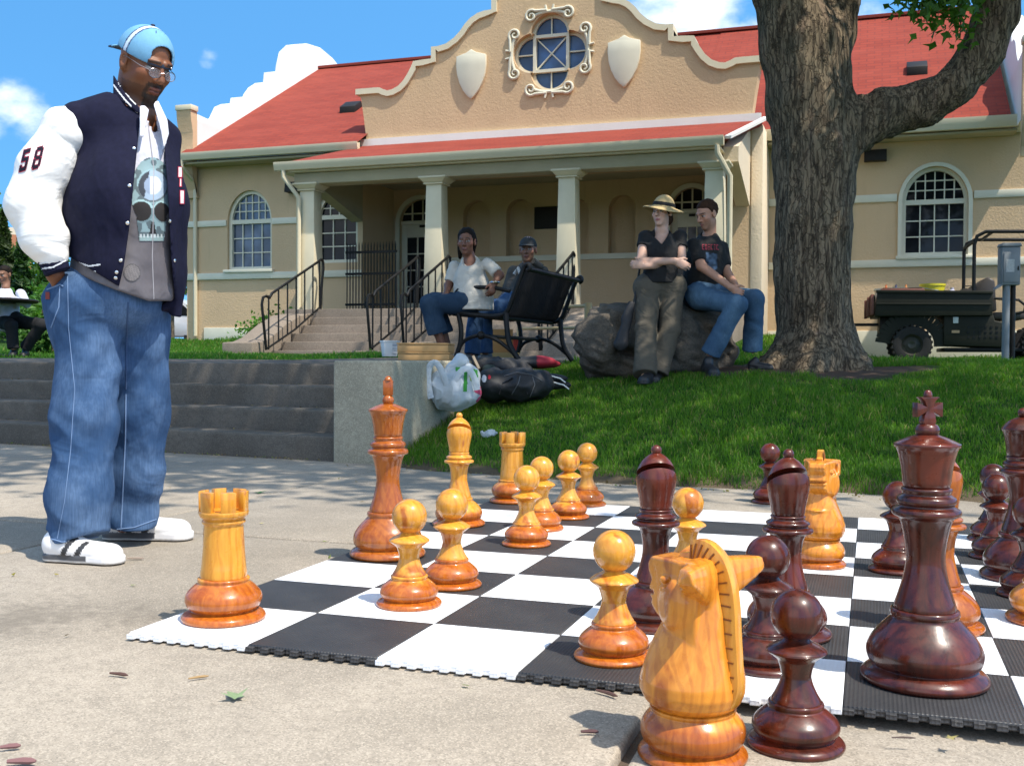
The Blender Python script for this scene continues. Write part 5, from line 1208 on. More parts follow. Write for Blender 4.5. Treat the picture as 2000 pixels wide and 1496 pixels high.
cart = thing('utility_cart', 'dark olive utility cart with cargo bed and black roll cage parked behind the tree', 'cart', kp(0, .5, 0))
def wheel(x, y):
    w = MB(); R0 = .31; pr = [(.17, -.10), (.25, -.115), (.295, -.105), (R0, -.07), (R0, .07), (.295, .105), (.25, .115), (.17, .10)]
    w.lathe(pr, n=32, ring=True); w.xf(KM @ Matrix.Translation((x, y, R0)) @ Matrix.Rotation(R_(90), 4, 'X')); wh = w.build('wheel', M_TYRE, cart)
    r = MB().lathe([(.02, .03), (.06, .045), (.08, .035), (.13, .02), (.165, .06), (.178, .10), (.178, -.09), (.02, -.09)], n=28)
    for k in range(6): r.lathe([(.011, .03), (.011, .052), (.002, .053)], (.10*math.cos(k*1.047), .10*math.sin(k*1.047), 0), 8)
    r.xf(KM @ Matrix.Translation((x, y, R0)) @ Matrix.Rotation(R_(90), 4, 'X')); r.build('rim', M_RIM, wh)
    tr = MB()
    for k in range(22):
        a = 2*math.pi*k/22; tr.box(-.022, .022, -.11, .11, R0-.012, R0+.014, KM @ Matrix.Translation((x, y, R0)) @ Matrix.Rotation(a, 4, 'Y'))
    tr.build('tread', M_TYRE, wh)
for x, y in ((0, 0), (0, 1.05), (1.98, 0), (1.98, 1.05)): wheel(x, y)
bedp = [(-.62, .80), (1.28, .80), (1.28, 1.18), (-.55, 1.18)]
bb_ = MB()
bb_.prism([(-.60, .78), (1.20, .78), (1.20, 1.16), (-.56, 1.20)], lambda a, b, d: kp(a, d, b), -.20, -.16); bb_.prism([(-.60, .78), (1.20, .78), (1.20, 1.16), (-.56, 1.20)], lambda a, b, d: kp(a, d, b), 1.20, 1.24)
bb_.box(-.58, 1.19, -.159, 1.199, .78, .83, KM); bb_.box(1.14, 1.19, -.159, 1.199, .831, 1.15, KM); bb_.beam(kp(-.58, -.19, 1.185), kp(1.2, -.19, 1.15), .07, .05); bb_.beam(kp(-.58, 1.22, 1.185), kp(1.2, 1.22, 1.15), .07, .05)
bb_.beam(kp(-.58, -.215, .98), kp(1.18, -.215, .96), .02, .03)
bb_.build('cargo_bed', M_CARTG, cart, bevel=.008)
tg = MB().box(-.66, -.61, -.16, 1.2, .80, 1.14, KM); tg.box(-.71, -.66, -.02, .10, .78, 1.10, KM); tg.box(-.71, -.66, .9, 1.02, .78, 1.10, KM); tg.build('tailgate', M_RUST, cart, bevel=.006)
MB().beam(kp(-.9, .5, .66), kp(-.45, .5, .66), .05, .05).build('hitch', M_BLACK, cart)
MB().box(-.50, .0, .2, .8, .36, .78, KM).build('engine', M_DARK, cart, bevel=.03)
fd = MB(); arc_ = [(.46*math.cos(R_(a)), .31+.44*math.sin(R_(a))) for a in range(-4, 185, 9)]
for (a, b), (c, d) in zip(arc_[:-1], arc_[1:]): fd.beam(kp(a, -.06, b), kp(c, -.06, d), .24, .022, ky)
fd.build('fender', M_CARTG, cart)
bdy = MB().prism([(.48, .30), (1.52, .26), (1.56, .62), (1.25, .70), (1.22, .82), (.48, .80)], lambda a, b, d: kp(a, d, b), -.12, 1.16); bdy = bdy.build('side_panel', M_CARTG, cart, bevel=.02)
vn = MB()
for r_ in range(3):
    for k in range(7): vn.box(.84+.085*k, .875+.085*k, -.128, -.119, .42+.08*r_, .45+.08*r_, KM)
join_into(bdy, vn.build('vent_slots', M_BLACK, cart))
MB().box(.62, .70, -.128, -.119, .66, .76, KM).build('white_decal', PM('decal_white', (.6, .6, .58), .5), cart, bevel=.002); MB().box(.60, .72, -.128, -.119, .50, .545, KM).build('tan_decal', PM('decal_tan', (.42, .27, .14), .5), cart)
MB().box(.5, 2.6, -.06, 1.10, .20, .262, KM).build('floor_pan', M_BLACK, cart, bevel=.01)
s_ = MB().box(1.22, 1.72, -.05, 1.08, .72, .84, KM); s_.build('seat', M_SEAT, cart, bevel=.03); MB().prism([(.98, .92), (1.22, .84), (1.30, .86), (1.26, 1.36), (1.16, 1.42), (.96, 1.28)], lambda a, b, d: kp(a, d, b), .02, 1.02).build('seat_back', M_SEAT, cart, bevel=.03)
def cage(y):
    MB().tube([kp(.93, y, .8), kp(.93, y, 1.93), kp(.97, y, 2.07), kp(1.10, y, 2.14), kp(2.35, y, 2.11), kp(2.48, y, 2.03), kp(2.75, y, 1.0)], .030, 10).build('roll_bar', M_BLACK, cart)
cage(-.08); cage(1.12)
MB().tube([kp(.94, -.08, 2.0), kp(.94, 1.12, 2.0)], .028, 8).build('cross_bar', M_BLACK, cart); MB().tube([kp(1.2, -.08, 2.13), kp(1.2, 1.12, 2.13)], .025, 8).build('cross_bar', M_BLACK, cart); MB().tube([kp(2.3, -.08, 2.1), kp(2.3, 1.12, 2.1)], .025, 8).build('cross_bar', M_BLACK, cart)
MB().tube([kp(1.24, -.1, 1.06), kp(1.6, -.1, 1.03), kp(1.70, -.1, .94), kp(1.68, -.1, .84), kp(1.5, -.1, .80)], .022, 8).build('hip_bar', M_BLACK, cart)
MB().prism([(2.30, .5), (2.85, .5), (2.95, .85), (2.85, 1.0), (2.42, 1.06), (2.3, .9)], lambda a, b, d: kp(a, d, b), -.05, 1.10).build('hood', M_CARTG, cart, bevel=.04)
MB().tube([kp(2.42, .8, .95), kp(2.22, .8, 1.12)], .02, 8).build('steering_column', M_BLACK, cart)
sw_ = MB().tube([(.17*math.cos(a), .17*math.sin(a), 0) for a in np.linspace(0, 2*math.pi, 21)[:-1]], .014, 6, closed=True); sw_.xf(KM @ Matrix.Translation((2.2, .8, 1.13)) @ Matrix.Rotation(R_(-55), 4, 'Y')); sw_.build('steering_wheel', M_BLACK, cart)
MB().ball(kp(2.18, -.02, 1.90), .07, 12, 8, (.45, .6, 1.2)).build('mirror', M_METAL0, cart)
MB().tube([kp(2.2, -.02, 2.09), kp(2.18, -.02, 1.98)], .012, 6).build('mirror_arm', M_BLACK, cart)
# load in the bed
def tub(name, label, cat, x, y, z, r, h, mat, rim=.012, fillmat=None):
    t = thing(name, label, cat, kp(x, y, z)); c = kp(x, y, z)
    MB().lathe([(r*.86, 0), (r, h*.93), (r*1.05, h*.93), (r*1.05, h), (r*.96, h), (r*.95, h*.5), (.01, h*.5)], c, 28).build('tub_body', mat, t); return t
y1 = tub('bucket', 'yellow plastic bucket standing in the cart bed', 'bucket', .35, .4, .835, .20, .50, PM('yellow_plastic', (.60, .52, .02), .4))
MB().tube([kp(.35+.2*math.cos(a), .4-.21*0+.205*math.sin(a), 1.30-.10*abs(math.cos(a*.5))) for a in np.linspace(math.pi, 2*math.pi, 12)], .006, 6).build('bail_handle', M_METAL0, y1)
w1 = tub('tub', 'wide cream tub with bottles in the rear of the cart bed', 'tub', -.22, .6, .835, .34, .44, M_CREAM)
for k, cc in enumerate(((.5, .12, .03), (.04, .05, .12), (.55, .2, .05))): MB().lathe([(.03, 0), (.03, .09), (.014, .12), (.014, .15)], kp(-.38+.16*k, .5, 1.19), 12).build('bottle', PM('bottle_plastic', cc, .4), w1)
c1 = thing('crate', 'rusty brown shallow crate lying in the cart bed', 'crate', kp(0, .1, .84)); MB().box(-.5, .18, -.10, .3, .84, 1.235, KM).build('crate_body', M_RUST, c1, bevel=.01); MB().box(-.47, .15, -.07, .27, 1.236, 1.25, KM).build('crate_lining', M_DARK, c1)
c2 = thing('jug', 'small grey lilac jug beside the yellow bucket in the cart', 'jug', kp(.66, .4, .84)); MB().lathe([(.08, 0), (.09, .05), (.09, .34), (.05, .38), (.03, .40), (.03, .43)], kp(.66, .4, .84), 20).build('jug_body', PM('lilac_plastic', (.42, .42, .52), .4), c2)
c3 = thing('toolbox', 'brown toolbox against the front wall of the cart bed', 'toolbox', kp(.9, .3, .84)); MB().box(.78, 1.05, .1, .5, .84, 1.24, KM).build('case', M_SEAT, c3, bevel=.02); MB().tube([kp(.84, .3, 1.24), kp(.84, .3, 1.29), kp(.99, .3, 1.29), kp(.99, .3, 1.24)], .01, 6).build('handle', M_BLACK, c3)
# meter box on its post
mp0 = at(1968, 733, 12.6); mz = land_z(mp0[0], mp0[1]); mt = thing('electric_meter_post', 'grey steel electrical box on a post in the lawn at the right edge', 'utility post', (mp0[0], mp0[1], mz))
MX = Matrix.Translation((float(mp0[0]), float(mp0[1]), float(mz))) @ Matrix.Rotation(YAW+R_(-8), 4, 'Z'); M_GREYM = PM('galvanised_grey', (.20, .215, .225), .5, .15, 5, .1, 60)
MB().tube([MX @ Vector((-.03, 0, -.1)), MX @ Vector((-.03, 0, 1.02))], .042, 14).build('post', M_GREYM, mt); MB().tube([MX @ Vector((.055, .03, -.1)), MX @ Vector((.055, .03, 1.02))], .030, 12).build('conduit', M_DARK, mt)
MB().box(-.105, .105, -.07, .10, .95, 1.40, MX).build('meter_box', M_GREYM, mt, bevel=.012); MB().box(-.085, .085, -.085, -.071, .98, 1.33, MX).build('cover', M_GREYM, mt, bevel=.006)
MB().prism([(-.115, 1.402), (.115, 1.402), (.10, 1.44), (-.10, 1.44)], lambda a, b, d: MX @ Vector((a, d, b)), -.09, .105).build('hood', M_GREYM, mt, bevel=.004)
MB().prism([(-.08, .95), (-.16, .90), (-.16, .92), (-.1, .97)], lambda a, b, d: MX @ Vector((a, d, b)), -.06, .06).build('drip_lip', M_GREYM, mt); MB().box(-.06, .03, -.089, -.0855, 1.10, 1.25, MX).build('label', PM('faded_label', (.45, .45, .44), .6, .3, 90), mt); MB().box(.068, .082, -.092, -.086, 1.12, 1.17, MX).build('latch', M_DARK, mt)

# ------------------------------------------------------------------ small litter on the pavement
def twig(px, py, ln, ang, r, col, lab):
    p = gnd(px, py, PZ+r); a = YAW+ang; d = np.array([math.cos(a), math.sin(a), 0])*ln/2; k = np.array([-d[1], d[0], 0])*.12
    t = MB().tube([p-d, p+k, p+d*.6+k*.5, p+d], [r*.6, r, r, r*.4], 6).build('twig', PM('twig_bark', col, .9), None); tag(t, lab, 'twig', 'twigs on the pavement')
twig(232, 1316, .05, -.35, .004, (.10, .05, .04), 'short dark twig on the pavement at the left below the rook'); twig(388, 1322, .045, .5, .003, (.34, .22, .10), 'pale straw twig near the left front of the board'); twig(1185, 1353, .06, -.8, .004, (.10, .05, .04), 'dark twig on the pavement left of the carved knight')
twig(265, 1090, .06, .02, .004, (.32, .25, .2), 'pale twig beside the standing man\'s shoe'); twig(1152, 1428, .035, .0, .004, (.10, .05, .05), 'reddish twig lying in the shadow of the carved knight'); twig(42, 1486, .05, .05, .006, (.22, .11, .11), 'pinkish twig at the bottom left corner'); twig(20, 1457, .035, .3, .005, (.20, .10, .10), 'small pinkish twig just above the bottom left corner'); twig(1765, 1440, .045, -.05, .002, (.10, .07, .06), 'thin dark twig on the pavement right of the nearest dark pawn')
def groundleaf(px, py, s, rot, col, lab, cup=.25):
    p = gnd(px, py, PZ+.004); pts = []; n = 5
    ang = [(-150, .55), (-115, .32), (-80, .8), (-45, .40), (0, 1.0), (45, .40), (80, .8), (115, .32), (150, .55), (180, .25)]
    vs = [p+np.array([0, 0, .002])]
    for a, r in ang: q = R_(a)+rot; vs.append(p+np.array([math.cos(q)*r*s, math.sin(q)*r*s, (r*r*cup*s)*(.5+.5*math.sin(q*2))+.001]))
    m = MB().add(vs, [(0, 1+i, 1+(i+1) % 10) for i in range(10)]); o = m.build('fallen_leaf', PM('leaf_tissue', col, .6, .15, 40), None, fix=False); tag(o, lab, 'leaf', 'single leaves on the pavement')
groundleaf(460, 1360, .042, 2.6, (.20, .27, .14), 'curled grey green maple leaf on the pavement in the foreground', .5); groundleaf(505, 962, .05, .4, (.06, .16, .03), 'small green leaf on the pavement behind the lone rook', .3); groundleaf(1183, 915, .05, 1.1, (.32, .33, .24), 'pale dry leaf at the edge of the grass behind the row of pawns', .6)
groundleaf(1855, 1441, .018, .4, (.28, .24, .09), 'tiny yellowish leaf on the pavement at lower right', .3); groundleaf(510, 1022, .016, .4, (.42, .36, .12), 'tiny yellow leaf on the pavement right of the standing man', .3)
rs = np.random.RandomState(77); C = []
for _ in range(520):       # dry seed husks swept against the bottom step and the lawn edge
    if rs.uniform() < .5: u = rs.uniform(0, 6.5); q = np.array(stp(u, -.02-abs(rs.normal())*.06, PZ+.006))
    else: x = rs.uniform(-1.2, 5); q = np.array([x, float(edge_y(x))+rs.normal()*.10-.05, PZ+.012])
    C.append(q)
for k in range(1, 4):
    for _ in range(26): C.append(np.array(stp(rs.uniform(0, 6), k*.30-.03-abs(rs.normal())*.05, zz[k]+.008)))
for _ in range(70): C.append(np.array([rs.uniform(-3, 4), rs.uniform(-1.4, 4.4), PZ+.003]))
C = np.array(C); inb = (C[:, 0] > -.05) & (C[:, 0] < 2.9) & (C[:, 1] > -.05) & (C[:, 1] < 2.9); C = C[~inb]
tag(link_mesh('leaf_litter', leaf_mesh('leaf_litter', C, .023, rs, [(.30, .25, .10), (.22, .17, .08), (.14, .10, .06), (.16, .20, .06)], flat=-2.5), M_LEAF), kind='stuff')
# crumpled wrapper
wp = at(957, 818, 7.6); wp[2] = land_z(wp[0], wp[1])+.02
tag(sdf_obj('wrapper', lambda P: ell(P, wp, (.055, .04, .022))-.02*fbm(P, 28, 2), wp-.12, wp+.12, .006, M_BAG, None, slack=.04), 'crumpled clear wrapper dropped on the grass behind the pale bishop', 'litter')

# ------------------------------------------------------------------ far left: brick building, round table, parked car
M_BRICK = PM('orange_brick', (.42, .17, .085), .9, .2, 1.5, .3, 20)
bk_ = thing('brick_building', 'orange brick building behind conifers at the far left', 'building', on_land(20, 45))
def bkp(px, d): p = at(px, 600, d); return (p[0], p[1])
bl = MB(); p0, p1 = bkp(-260, 40), bkp(64, 46); p2, p3 = bkp(40, 60), bkp(-260, 60)
bl.prism([p0, p1, p2, p3], lambda a, b, d: (a, b, d), .5, 5.9); bl.build('wall', M_BRICK, bk_); MB().prism([p0, p1, p2, p3], lambda a, b, d: (a, b, d), 5.905, 6.2).build('cornice', M_STUCCO_P, bk_)
tb_ = thing('picnic_table', 'round dark table with a bench, a seated man behind it at the far left', 'table', on_land(0, 14.6)); tp_ = at(-20, 586, 14.6)
MB().lathe([(.02, -.03), (.60, -.03), (.62, -.015), (.62, .0), (.60, .012), (.02, .012)], tp_, 36).build('tabletop', M_DARK, tb_); MB().tube([tp_, (tp_[0], tp_[1], .84)], .06, 12).build('pedestal', M_DARK, tb_)
tpe = on_land(-20, 14.6); MB().lathe([(.40, 0), (.40, .03), (.06, .06)], tpe, 24).build('foot', M_DARK, tb_)
sp_ = at(60, 575, 15.2); MB().beam(at(-10, 640, 15.9), at(84, 640, 15.9), .30, .04).build('bench_seat', M_DARK, tb_)
cr_ = thing('parked_car', 'silver car parked in the street beyond the left corner of the hall', 'car', on_land(353, 42)); 
def cpx(px, py, d=42.0): return at(px, py, d)
c = [(250, 640), (252, 612), (262, 604), (288, 600), (305, 578), (325, 568), (352, 566), (372, 582), (388, 602), (400, 610), (402, 640)]
M_SILV = PM('silver_car_paint', (.62, .62, .64), .3, .03, 2, metal=.3, coat=.4)
MB().prism([((px-330)*.0201, (660-py)*.0201) for px, py in c], lambda a, b, d: on_land(330, 42)+UX*a+UY*d+np.array([0, 0, b-.05]), 0, 1.7).build('body', M_SILV, cr_, bevel=.06)
MB().prism([((px-330)*.0201, (660-py)*.0201) for px, py in ((309, 598), (327, 574), (350, 572), (366, 586), (376, 600))], lambda a, b, d: on_land(330, 42)+UX*a+UY*d+np.array([0, 0, b-.05]), -.012, 1.712).build('side_window', M_GLASS, cr_)
for px in (276, 375):
    w = MB().lathe([(.02, -.1), (.32, -.1), (.34, -.06), (.34, .06), (.32, .1), (.02, .1)], n=24); w.xf(Matrix.Translation(Vector([float(k) for k in on_land(330, 42)+UX*(px-330)*.0201+UY*.1+np.array([0, 0, .34])])) @ Matrix.Rotation(YAW, 4, 'Z') @ Matrix.Rotation(R_(90), 4, 'X')); w.build('wheel', M_TYRE, cr_)
rp_ = [on_land(-500, 38), on_land(560, 38), on_land(560, 60), on_land(-500, 60)]
tag(MB().add([(p[0], p[1], float(land_z(p[0], p[1]))+.03) for p in rp_], [(0, 1, 2, 3)]).build('road', PM('asphalt', (.11, .105, .10), .9, .2, 1, .3, 60)), kind='structure')
# ------------------------------------------------------------------ people
M_SKIN = PM('skin', (1, 1, 1), .48, .07, 40, .05, 300, .001, attr=True, spec=.4)
M_CLOTH = PM('woven_cloth', (1, 1, 1), .85, .10, 30, .18, 700, .001, attr=True, spec=.2)
M_LEATHER = PM('white_leather', (.86, .855, .83), .42, .04, 8, .10, 160, .002)
M_WOOL = PM('navy_wool', (.0085, .0092, .027), .92, .2, 60, .25, 520, .002, spec=.2)
M_SHOE = PM('shoe', (1, 1, 1), .5, .06, 20, .06, 200, .001, attr=True)
M_HAIRD = PM('dark_hair', (.012, .008, .006), .7, .4, 50, .5, 130, .006, bstretch=(1, 1, .2), spec=.12)
M_HAIRB = PM('brown_hair', (.040, .019, .010), .7, .4, 50, .5, 160, .005, spec=.12)
M_METAL = PM('bright_metal', (.75, .74, .72), .25, .05, 10, metal=1.0)
M_DECAL = PM('printed_cloth', (1, 1, 1), .8, .06, 30, attr=True, spec=.2)
for m_, sc_, st_x, sg, ds in ((M_LEATHER, 3.2, (1, 1, 2.6), .16, .020), (M_WOOL, 3.2, (1.6, 1.6, .6), .28, .014), (M_CLOTH, 5, (1.3, 1.3, .8), .3, .010)): wrinkle(m_.node_tree, m_.node_tree.nodes['Principled BSDF'], sc_, st_x, sg, ds)
def make_denim(name, base, worn):
    m, t, p = _nt(name); a = noise(t, 3.2, 5, .6); b = noise(t, 1, 4, .6, stretch=(160, 160, 12)); g = noise(t, 420, 2)
    c = mixc(t, rng(t, a.outputs['Fac'], .38, .72), base, worn); c = mixc(t, rng(t, b.outputs['Fac'], .35, .65, 0, .35), c, tuple(x*.6 for x in base))
    t.links.new(c, p.inputs['Base Color']); p.inputs['Roughness'].default_value = .88; p.inputs['Specular IOR Level'].default_value = .15
    bump(t, p, mth(t, 'ADD', g.outputs['Fac'], b.outputs['Fac']), .25, .0015); wrinkle(t, p, 2.6, (1.4, 1.4, 1.5), .22, .016); return m
M_DENIM = make_denim('blue_denim', (.032, .075, .165), (.125, .205, .345)); M_DENIMD = make_denim('dark_denim', (.022, .045, .08), (.05, .085, .13)); M_DENIML = make_denim('faded_denim', (.05, .10, .17), (.10, .18, .27))

def frame(fwd, up=(0, 0, 1)):
    f = np.asarray(fwd, float); f = f/np.linalg.norm(f); u = np.asarray(up, float); r = np.cross(f, u); r /= np.linalg.norm(r); u = np.cross(r, f)
    return np.stack([r, f, u], 1)           # columns: right, forward, up
def head_sdf(P, c, R, s=1.0, nose=1.0, jaw=1.0):
    q = ((P-np.asarray(c, f32)) @ np.asarray(R, f32))/f32(s); ax = q.copy(); ax[:, 0] = np.abs(ax[:, 0])
    d = ell(q, (0, -.012, .038), (.075, .095, .083)); d = smin(d, ell(q, (0, .022, -.036), (.060*jaw, .066, .082)), .025)
    d = smin(d, ell(q, (0, .060, -.098), (.026*jaw, .024, .020)), .02); d = smin(d, ell(ax, (.043, .052, -.022), (.022, .026, .022)), .018)
    d = smin(d, cap(ax, (.012, .088, .026), (.040, .076, .026), .011, .010), .012)
    d = smax(d, -ell(ax, (.031, .099, .003), (.019, .016, .011)), .008)
    d = smin(d, ell(ax, (.031, .0765, .002), (.0145, .012, .0095)), .003)
    d = smin(d, cap(q, (0, .088, .012), (0, .088+.024*nose, -.030), .0085, .0125), .008); d = smin(d, ell(ax, (.0125, .094, -.033), (.0095, .012, .009)), .006)
    d = smin(d, ell(q, (0, .084, -.061), (.023, .013, .0065)), .005); d = smin(d, ell(q, (0, .082, -.074), (.020, .013, .0070)), .005)
    d = smax(d, -cap(ax, (0, .099, -.0675), (.021, .088, -.0685), .0018, .0012), .003)
    e = smin(ell(ax, (.079, -.010, .002), (.010, .021, .031)), ell(ax, (.077, -.006, -.024), (.009, .012, .013)), .01); e = smax(e, -ell(ax, (.088, -.002, .003), (.007, .012, .019)), .004)
    return smin(d, e, .006)*f32(s)
def face_color(P, c, R, s, skin, lip, brow=(.012, .008, .006), stub=0.0, iris=(.03, .018, .012), beard=None):
    q = ((P-np.asarray(c, f32)) @ np.asarray(R, f32))/f32(s); x, y, z = np.abs(q[:, 0]), q[:, 1], q[:, 2]; n = len(P)
    C = np.tile(np.array(skin, f32), (n, 1)); near = (y > .03) & (z > -.13) & (z < .13) & (x < .09) & (y < .14)
    def put(m, col, a=1.0): C[m] = C[m]*(1-a)+np.array(col, f32)*a
    put(near & (z < .0) & (x > .015) & (z > -.045), np.array(skin)*np.array((1.08, .93, .9)), .5)
    if stub: put(near & (z < -.045) & (y > -.01), (.02, .016, .014), stub)
    if beard:
        put(near & (z > -.058) & (z < -.043) & (x < .030) & (y > .06), beard, .85); put(near & (z < -.083) & (x < .028) & (y > .03), beard, .85)
        put(near & (x > .024) & (x < .034) & (z < -.05) & (z > -.10) & (y > .05), beard, .7); put((z < -.06) & (z > -.13) & (x > .02) & (y > -.01) & (y < .09), beard, .40)
    put(near & (((x/.023)**2+((z+.0675)/.0125)**2) < 1) & (y > .072), lip)
    put(near & (np.abs(z+.0678) < .0018) & (x < .021) & (y > .07), np.array(lip)*.35)
    ey = near & ((((x-.031)/.0155)**2+((z-.002)/.0078)**2) < 1) & (y > .06); put(ey, (.30, .27, .25)); put(ey & (((x-.031)**2+(z-.001)**2) < .0063**2), iris); put(near & ((((x-.031)/.017)**2+((z-.0095)/.003)**2) < 1), brow, .8)
    put(near & (np.abs(z-(.027-.25*np.maximum(0, x-.04))) < .0045) & (x > .013) & (x < .050) & (y > .05), brow, .85)
    return C
def hand_sdf(P, w, d, n, curl=.5, thumb=1, s=1.0, spread=.0195):
    w = np.asarray(w, float); d = np.asarray(d, float)/np.linalg.norm(d); n = np.asarray(n, float); n = n-d*(n@d); n /= np.linalg.norm(n); u = np.cross(n, d)
    D = fcap(P, w+d*.012*s, w+d*.075*s, .030*s, .039*s, n, .46)
    for i, L in enumerate((.070, .080, .074, .058)):
        b = w+d*(.088-.006*abs(i-1.4))*s+u*thumb*(1.5-i)*spread*s; c1, c2 = curl*.8+.05*i, curl*1.9
        m = b+(d*math.cos(c1)+n*math.sin(c1))*L*.52*s; e = m+(d*math.cos(c2)+n*math.sin(c2))*L*.5*s
        D = smin(D, np.minimum(cap(P, b, m, .0096*s, .0086*s), cap(P, m, e, .0086*s, .0074*s)), .006)
    b = w+d*.028*s+u*thumb*.030*s; m = b+(d*.72+u*thumb*.62+n*.25)*.042*s; e = m+(d*.9+u*thumb*.15+n*.35)*.032*s
    return smin(D, np.minimum(cap(P, b, m, .0125*s, .0105*s), cap(P, m, e, .0105*s, .0085*s)), .008)
def bvh_of(o):
    me = o.data; mw = Matrix.Translation(origin(o)); return BVHTree.FromPolygons([mw @ v.co for v in me.vertices], [tuple(p.vertices) for p in me.polygons])
CV = Vector([float(c) for c in CAM])
def hit(b, px, py):
    r = Vector([float(c) for c in ray(px, py)]).normalized(); return b.ray_cast(CV, r)[:2]
def surf_path(b, pts, off=.003, step=6):
    """points on a garment's surface along a drawn line"""
    o = []
    for (x0, y0), (x1, y1) in zip(pts[:-1], pts[1:]):
        m = max(1, int(math.hypot(x1-x0, y1-y0)/step))
        for k in range(m+1):
            l, nn = hit(b, x0+(x1-x0)*k/m, y0+(y1-y0)*k/m)
            if l is not None and (not o or (Vector(o[-1])-l).length > .004): o.append(tuple(l+nn*off))
    return o
def patch(name, b, box, step, fn, mat, parent, off=.0018):
    """a printed or stitched patch lying on a garment: fn(x, y) -> colour or None"""
    x0, y0, x1, y1 = box; nx, ny = int((x1-x0)/step)+1, int((y1-y0)/step)+1; idx = {}; V = []; C = []; F = []
    for j in range(ny):
        for i in range(nx):
            c = fn(x0+i*step, y0+j*step)
            if c is None: continue
            l, nn = hit(b, x0+i*step, y0+j*step)
            if l is None: continue
            if nn.dot(Vector([float(k) for k in ray(x0+i*step, y0+j*step)])) > 0: nn = -nn
            idx[(i, j)] = len(V); V.append(tuple(l+nn*off)); C.append(c)
    for (i, j) in idx:
        q = [(i, j), (i, j+1), (i+1, j+1), (i+1, j)]
        if all(k in idx for k in q):
            f = [idx[k] for k in q]
            if max((Vector(V[f[0]])-Vector(V[k])).length for k in f) < .05: F.append(f)
    if not F: return None
    me = np_mesh(name, V, F); set_col(me, np.array(C)); return link_mesh(name, me, mat, parent)
def inpoly(x, y, pl):
    r = False; j = len(pl)-1
    for i in range(len(pl)):
        if (pl[i][1] > y) != (pl[j][1] > y) and x < (pl[j][0]-pl[i][0])*(y-pl[i][1])/(pl[j][1]-pl[i][1])+pl[i][0]: r = not r
        j = i
    return r
def projpx(P):
    q = (P-CAM.astype(f32)) @ RC.T.astype(f32); return 1000+FPX*q[:, 0]/q[:, 2], 748-FPX*q[:, 1]/q[:, 2], q[:, 2]

# ---- the standing player
UX, UY = RC[0], np.array([-math.sin(YAW), math.cos(YAW), 0])     # across and away from the viewer
man = thing('person', 'standing man in navy and white varsity jacket, backwards light blue cap and baggy jeans', 'person', gnd(215, 1075, PZ))
A = at
SKN = (.19, .072, .032)
hc = A(284, 128, 4.0); hf = UX*.81-UY*.56+np.array([0, 0, -.42]); HR = frame(hf); HS = 1.09
def man_body(P):
    d = head_sdf(P, hc, HR, HS, .75, 1.10); d = smin(d, cap(P, A(268, 150, 4.02), A(258, 240, 4.04), .066, .075), .03)
    d = smin(d, sU(.06, cap(P, A(256, 240, 4.04), A(240, 560, 4.04), .10, .12), cap(P, A(150, 255, 3.92), A(300, 275, 4.14), .06, .06)), .03)
    d = smin(d, sU(.02, cap(P, A(140, 265, 3.9), A(70, 395, 3.87), .05, .045), cap(P, A(70, 395, 3.87), A(108, 537, 3.86), .045, .033)), .03)
    d = smin(d, hand_sdf(P, A(109, 535, 3.86), A(120, 610, 3.93)-A(109, 535, 3.86), UX, .3, 1, 1.02), .012)
    d = smin(d, sU(.02, cap(P, A(305, 285, 4.15), A(308, 410, 4.26), .05, .045), cap(P, A(308, 410, 4.26), A(280, 535, 4.24), .045, .033)), .03)
    for a, k, f in ((A(165, 600, 3.95), A(160, 830, 3.88), A(145, 1065, 3.85)), (A(262, 610, 4.08), A(272, 830, 4.13), A(240, 1025, 4.17))):
        d = smin(d, sU(.02, cap(P, a, k, .060, .052), cap(P, k, f, .05, .03)), .04)
    return d
body = sdf_obj('body', man_body, (-1.75, .35, -.02), (-.2, 1.85, 1.95), .0055, M_SKIN, man,
    lambda V: face_color(V, hc, HR, HS, SKN, (.20, .065, .045), beard=(.010, .007, .006)))
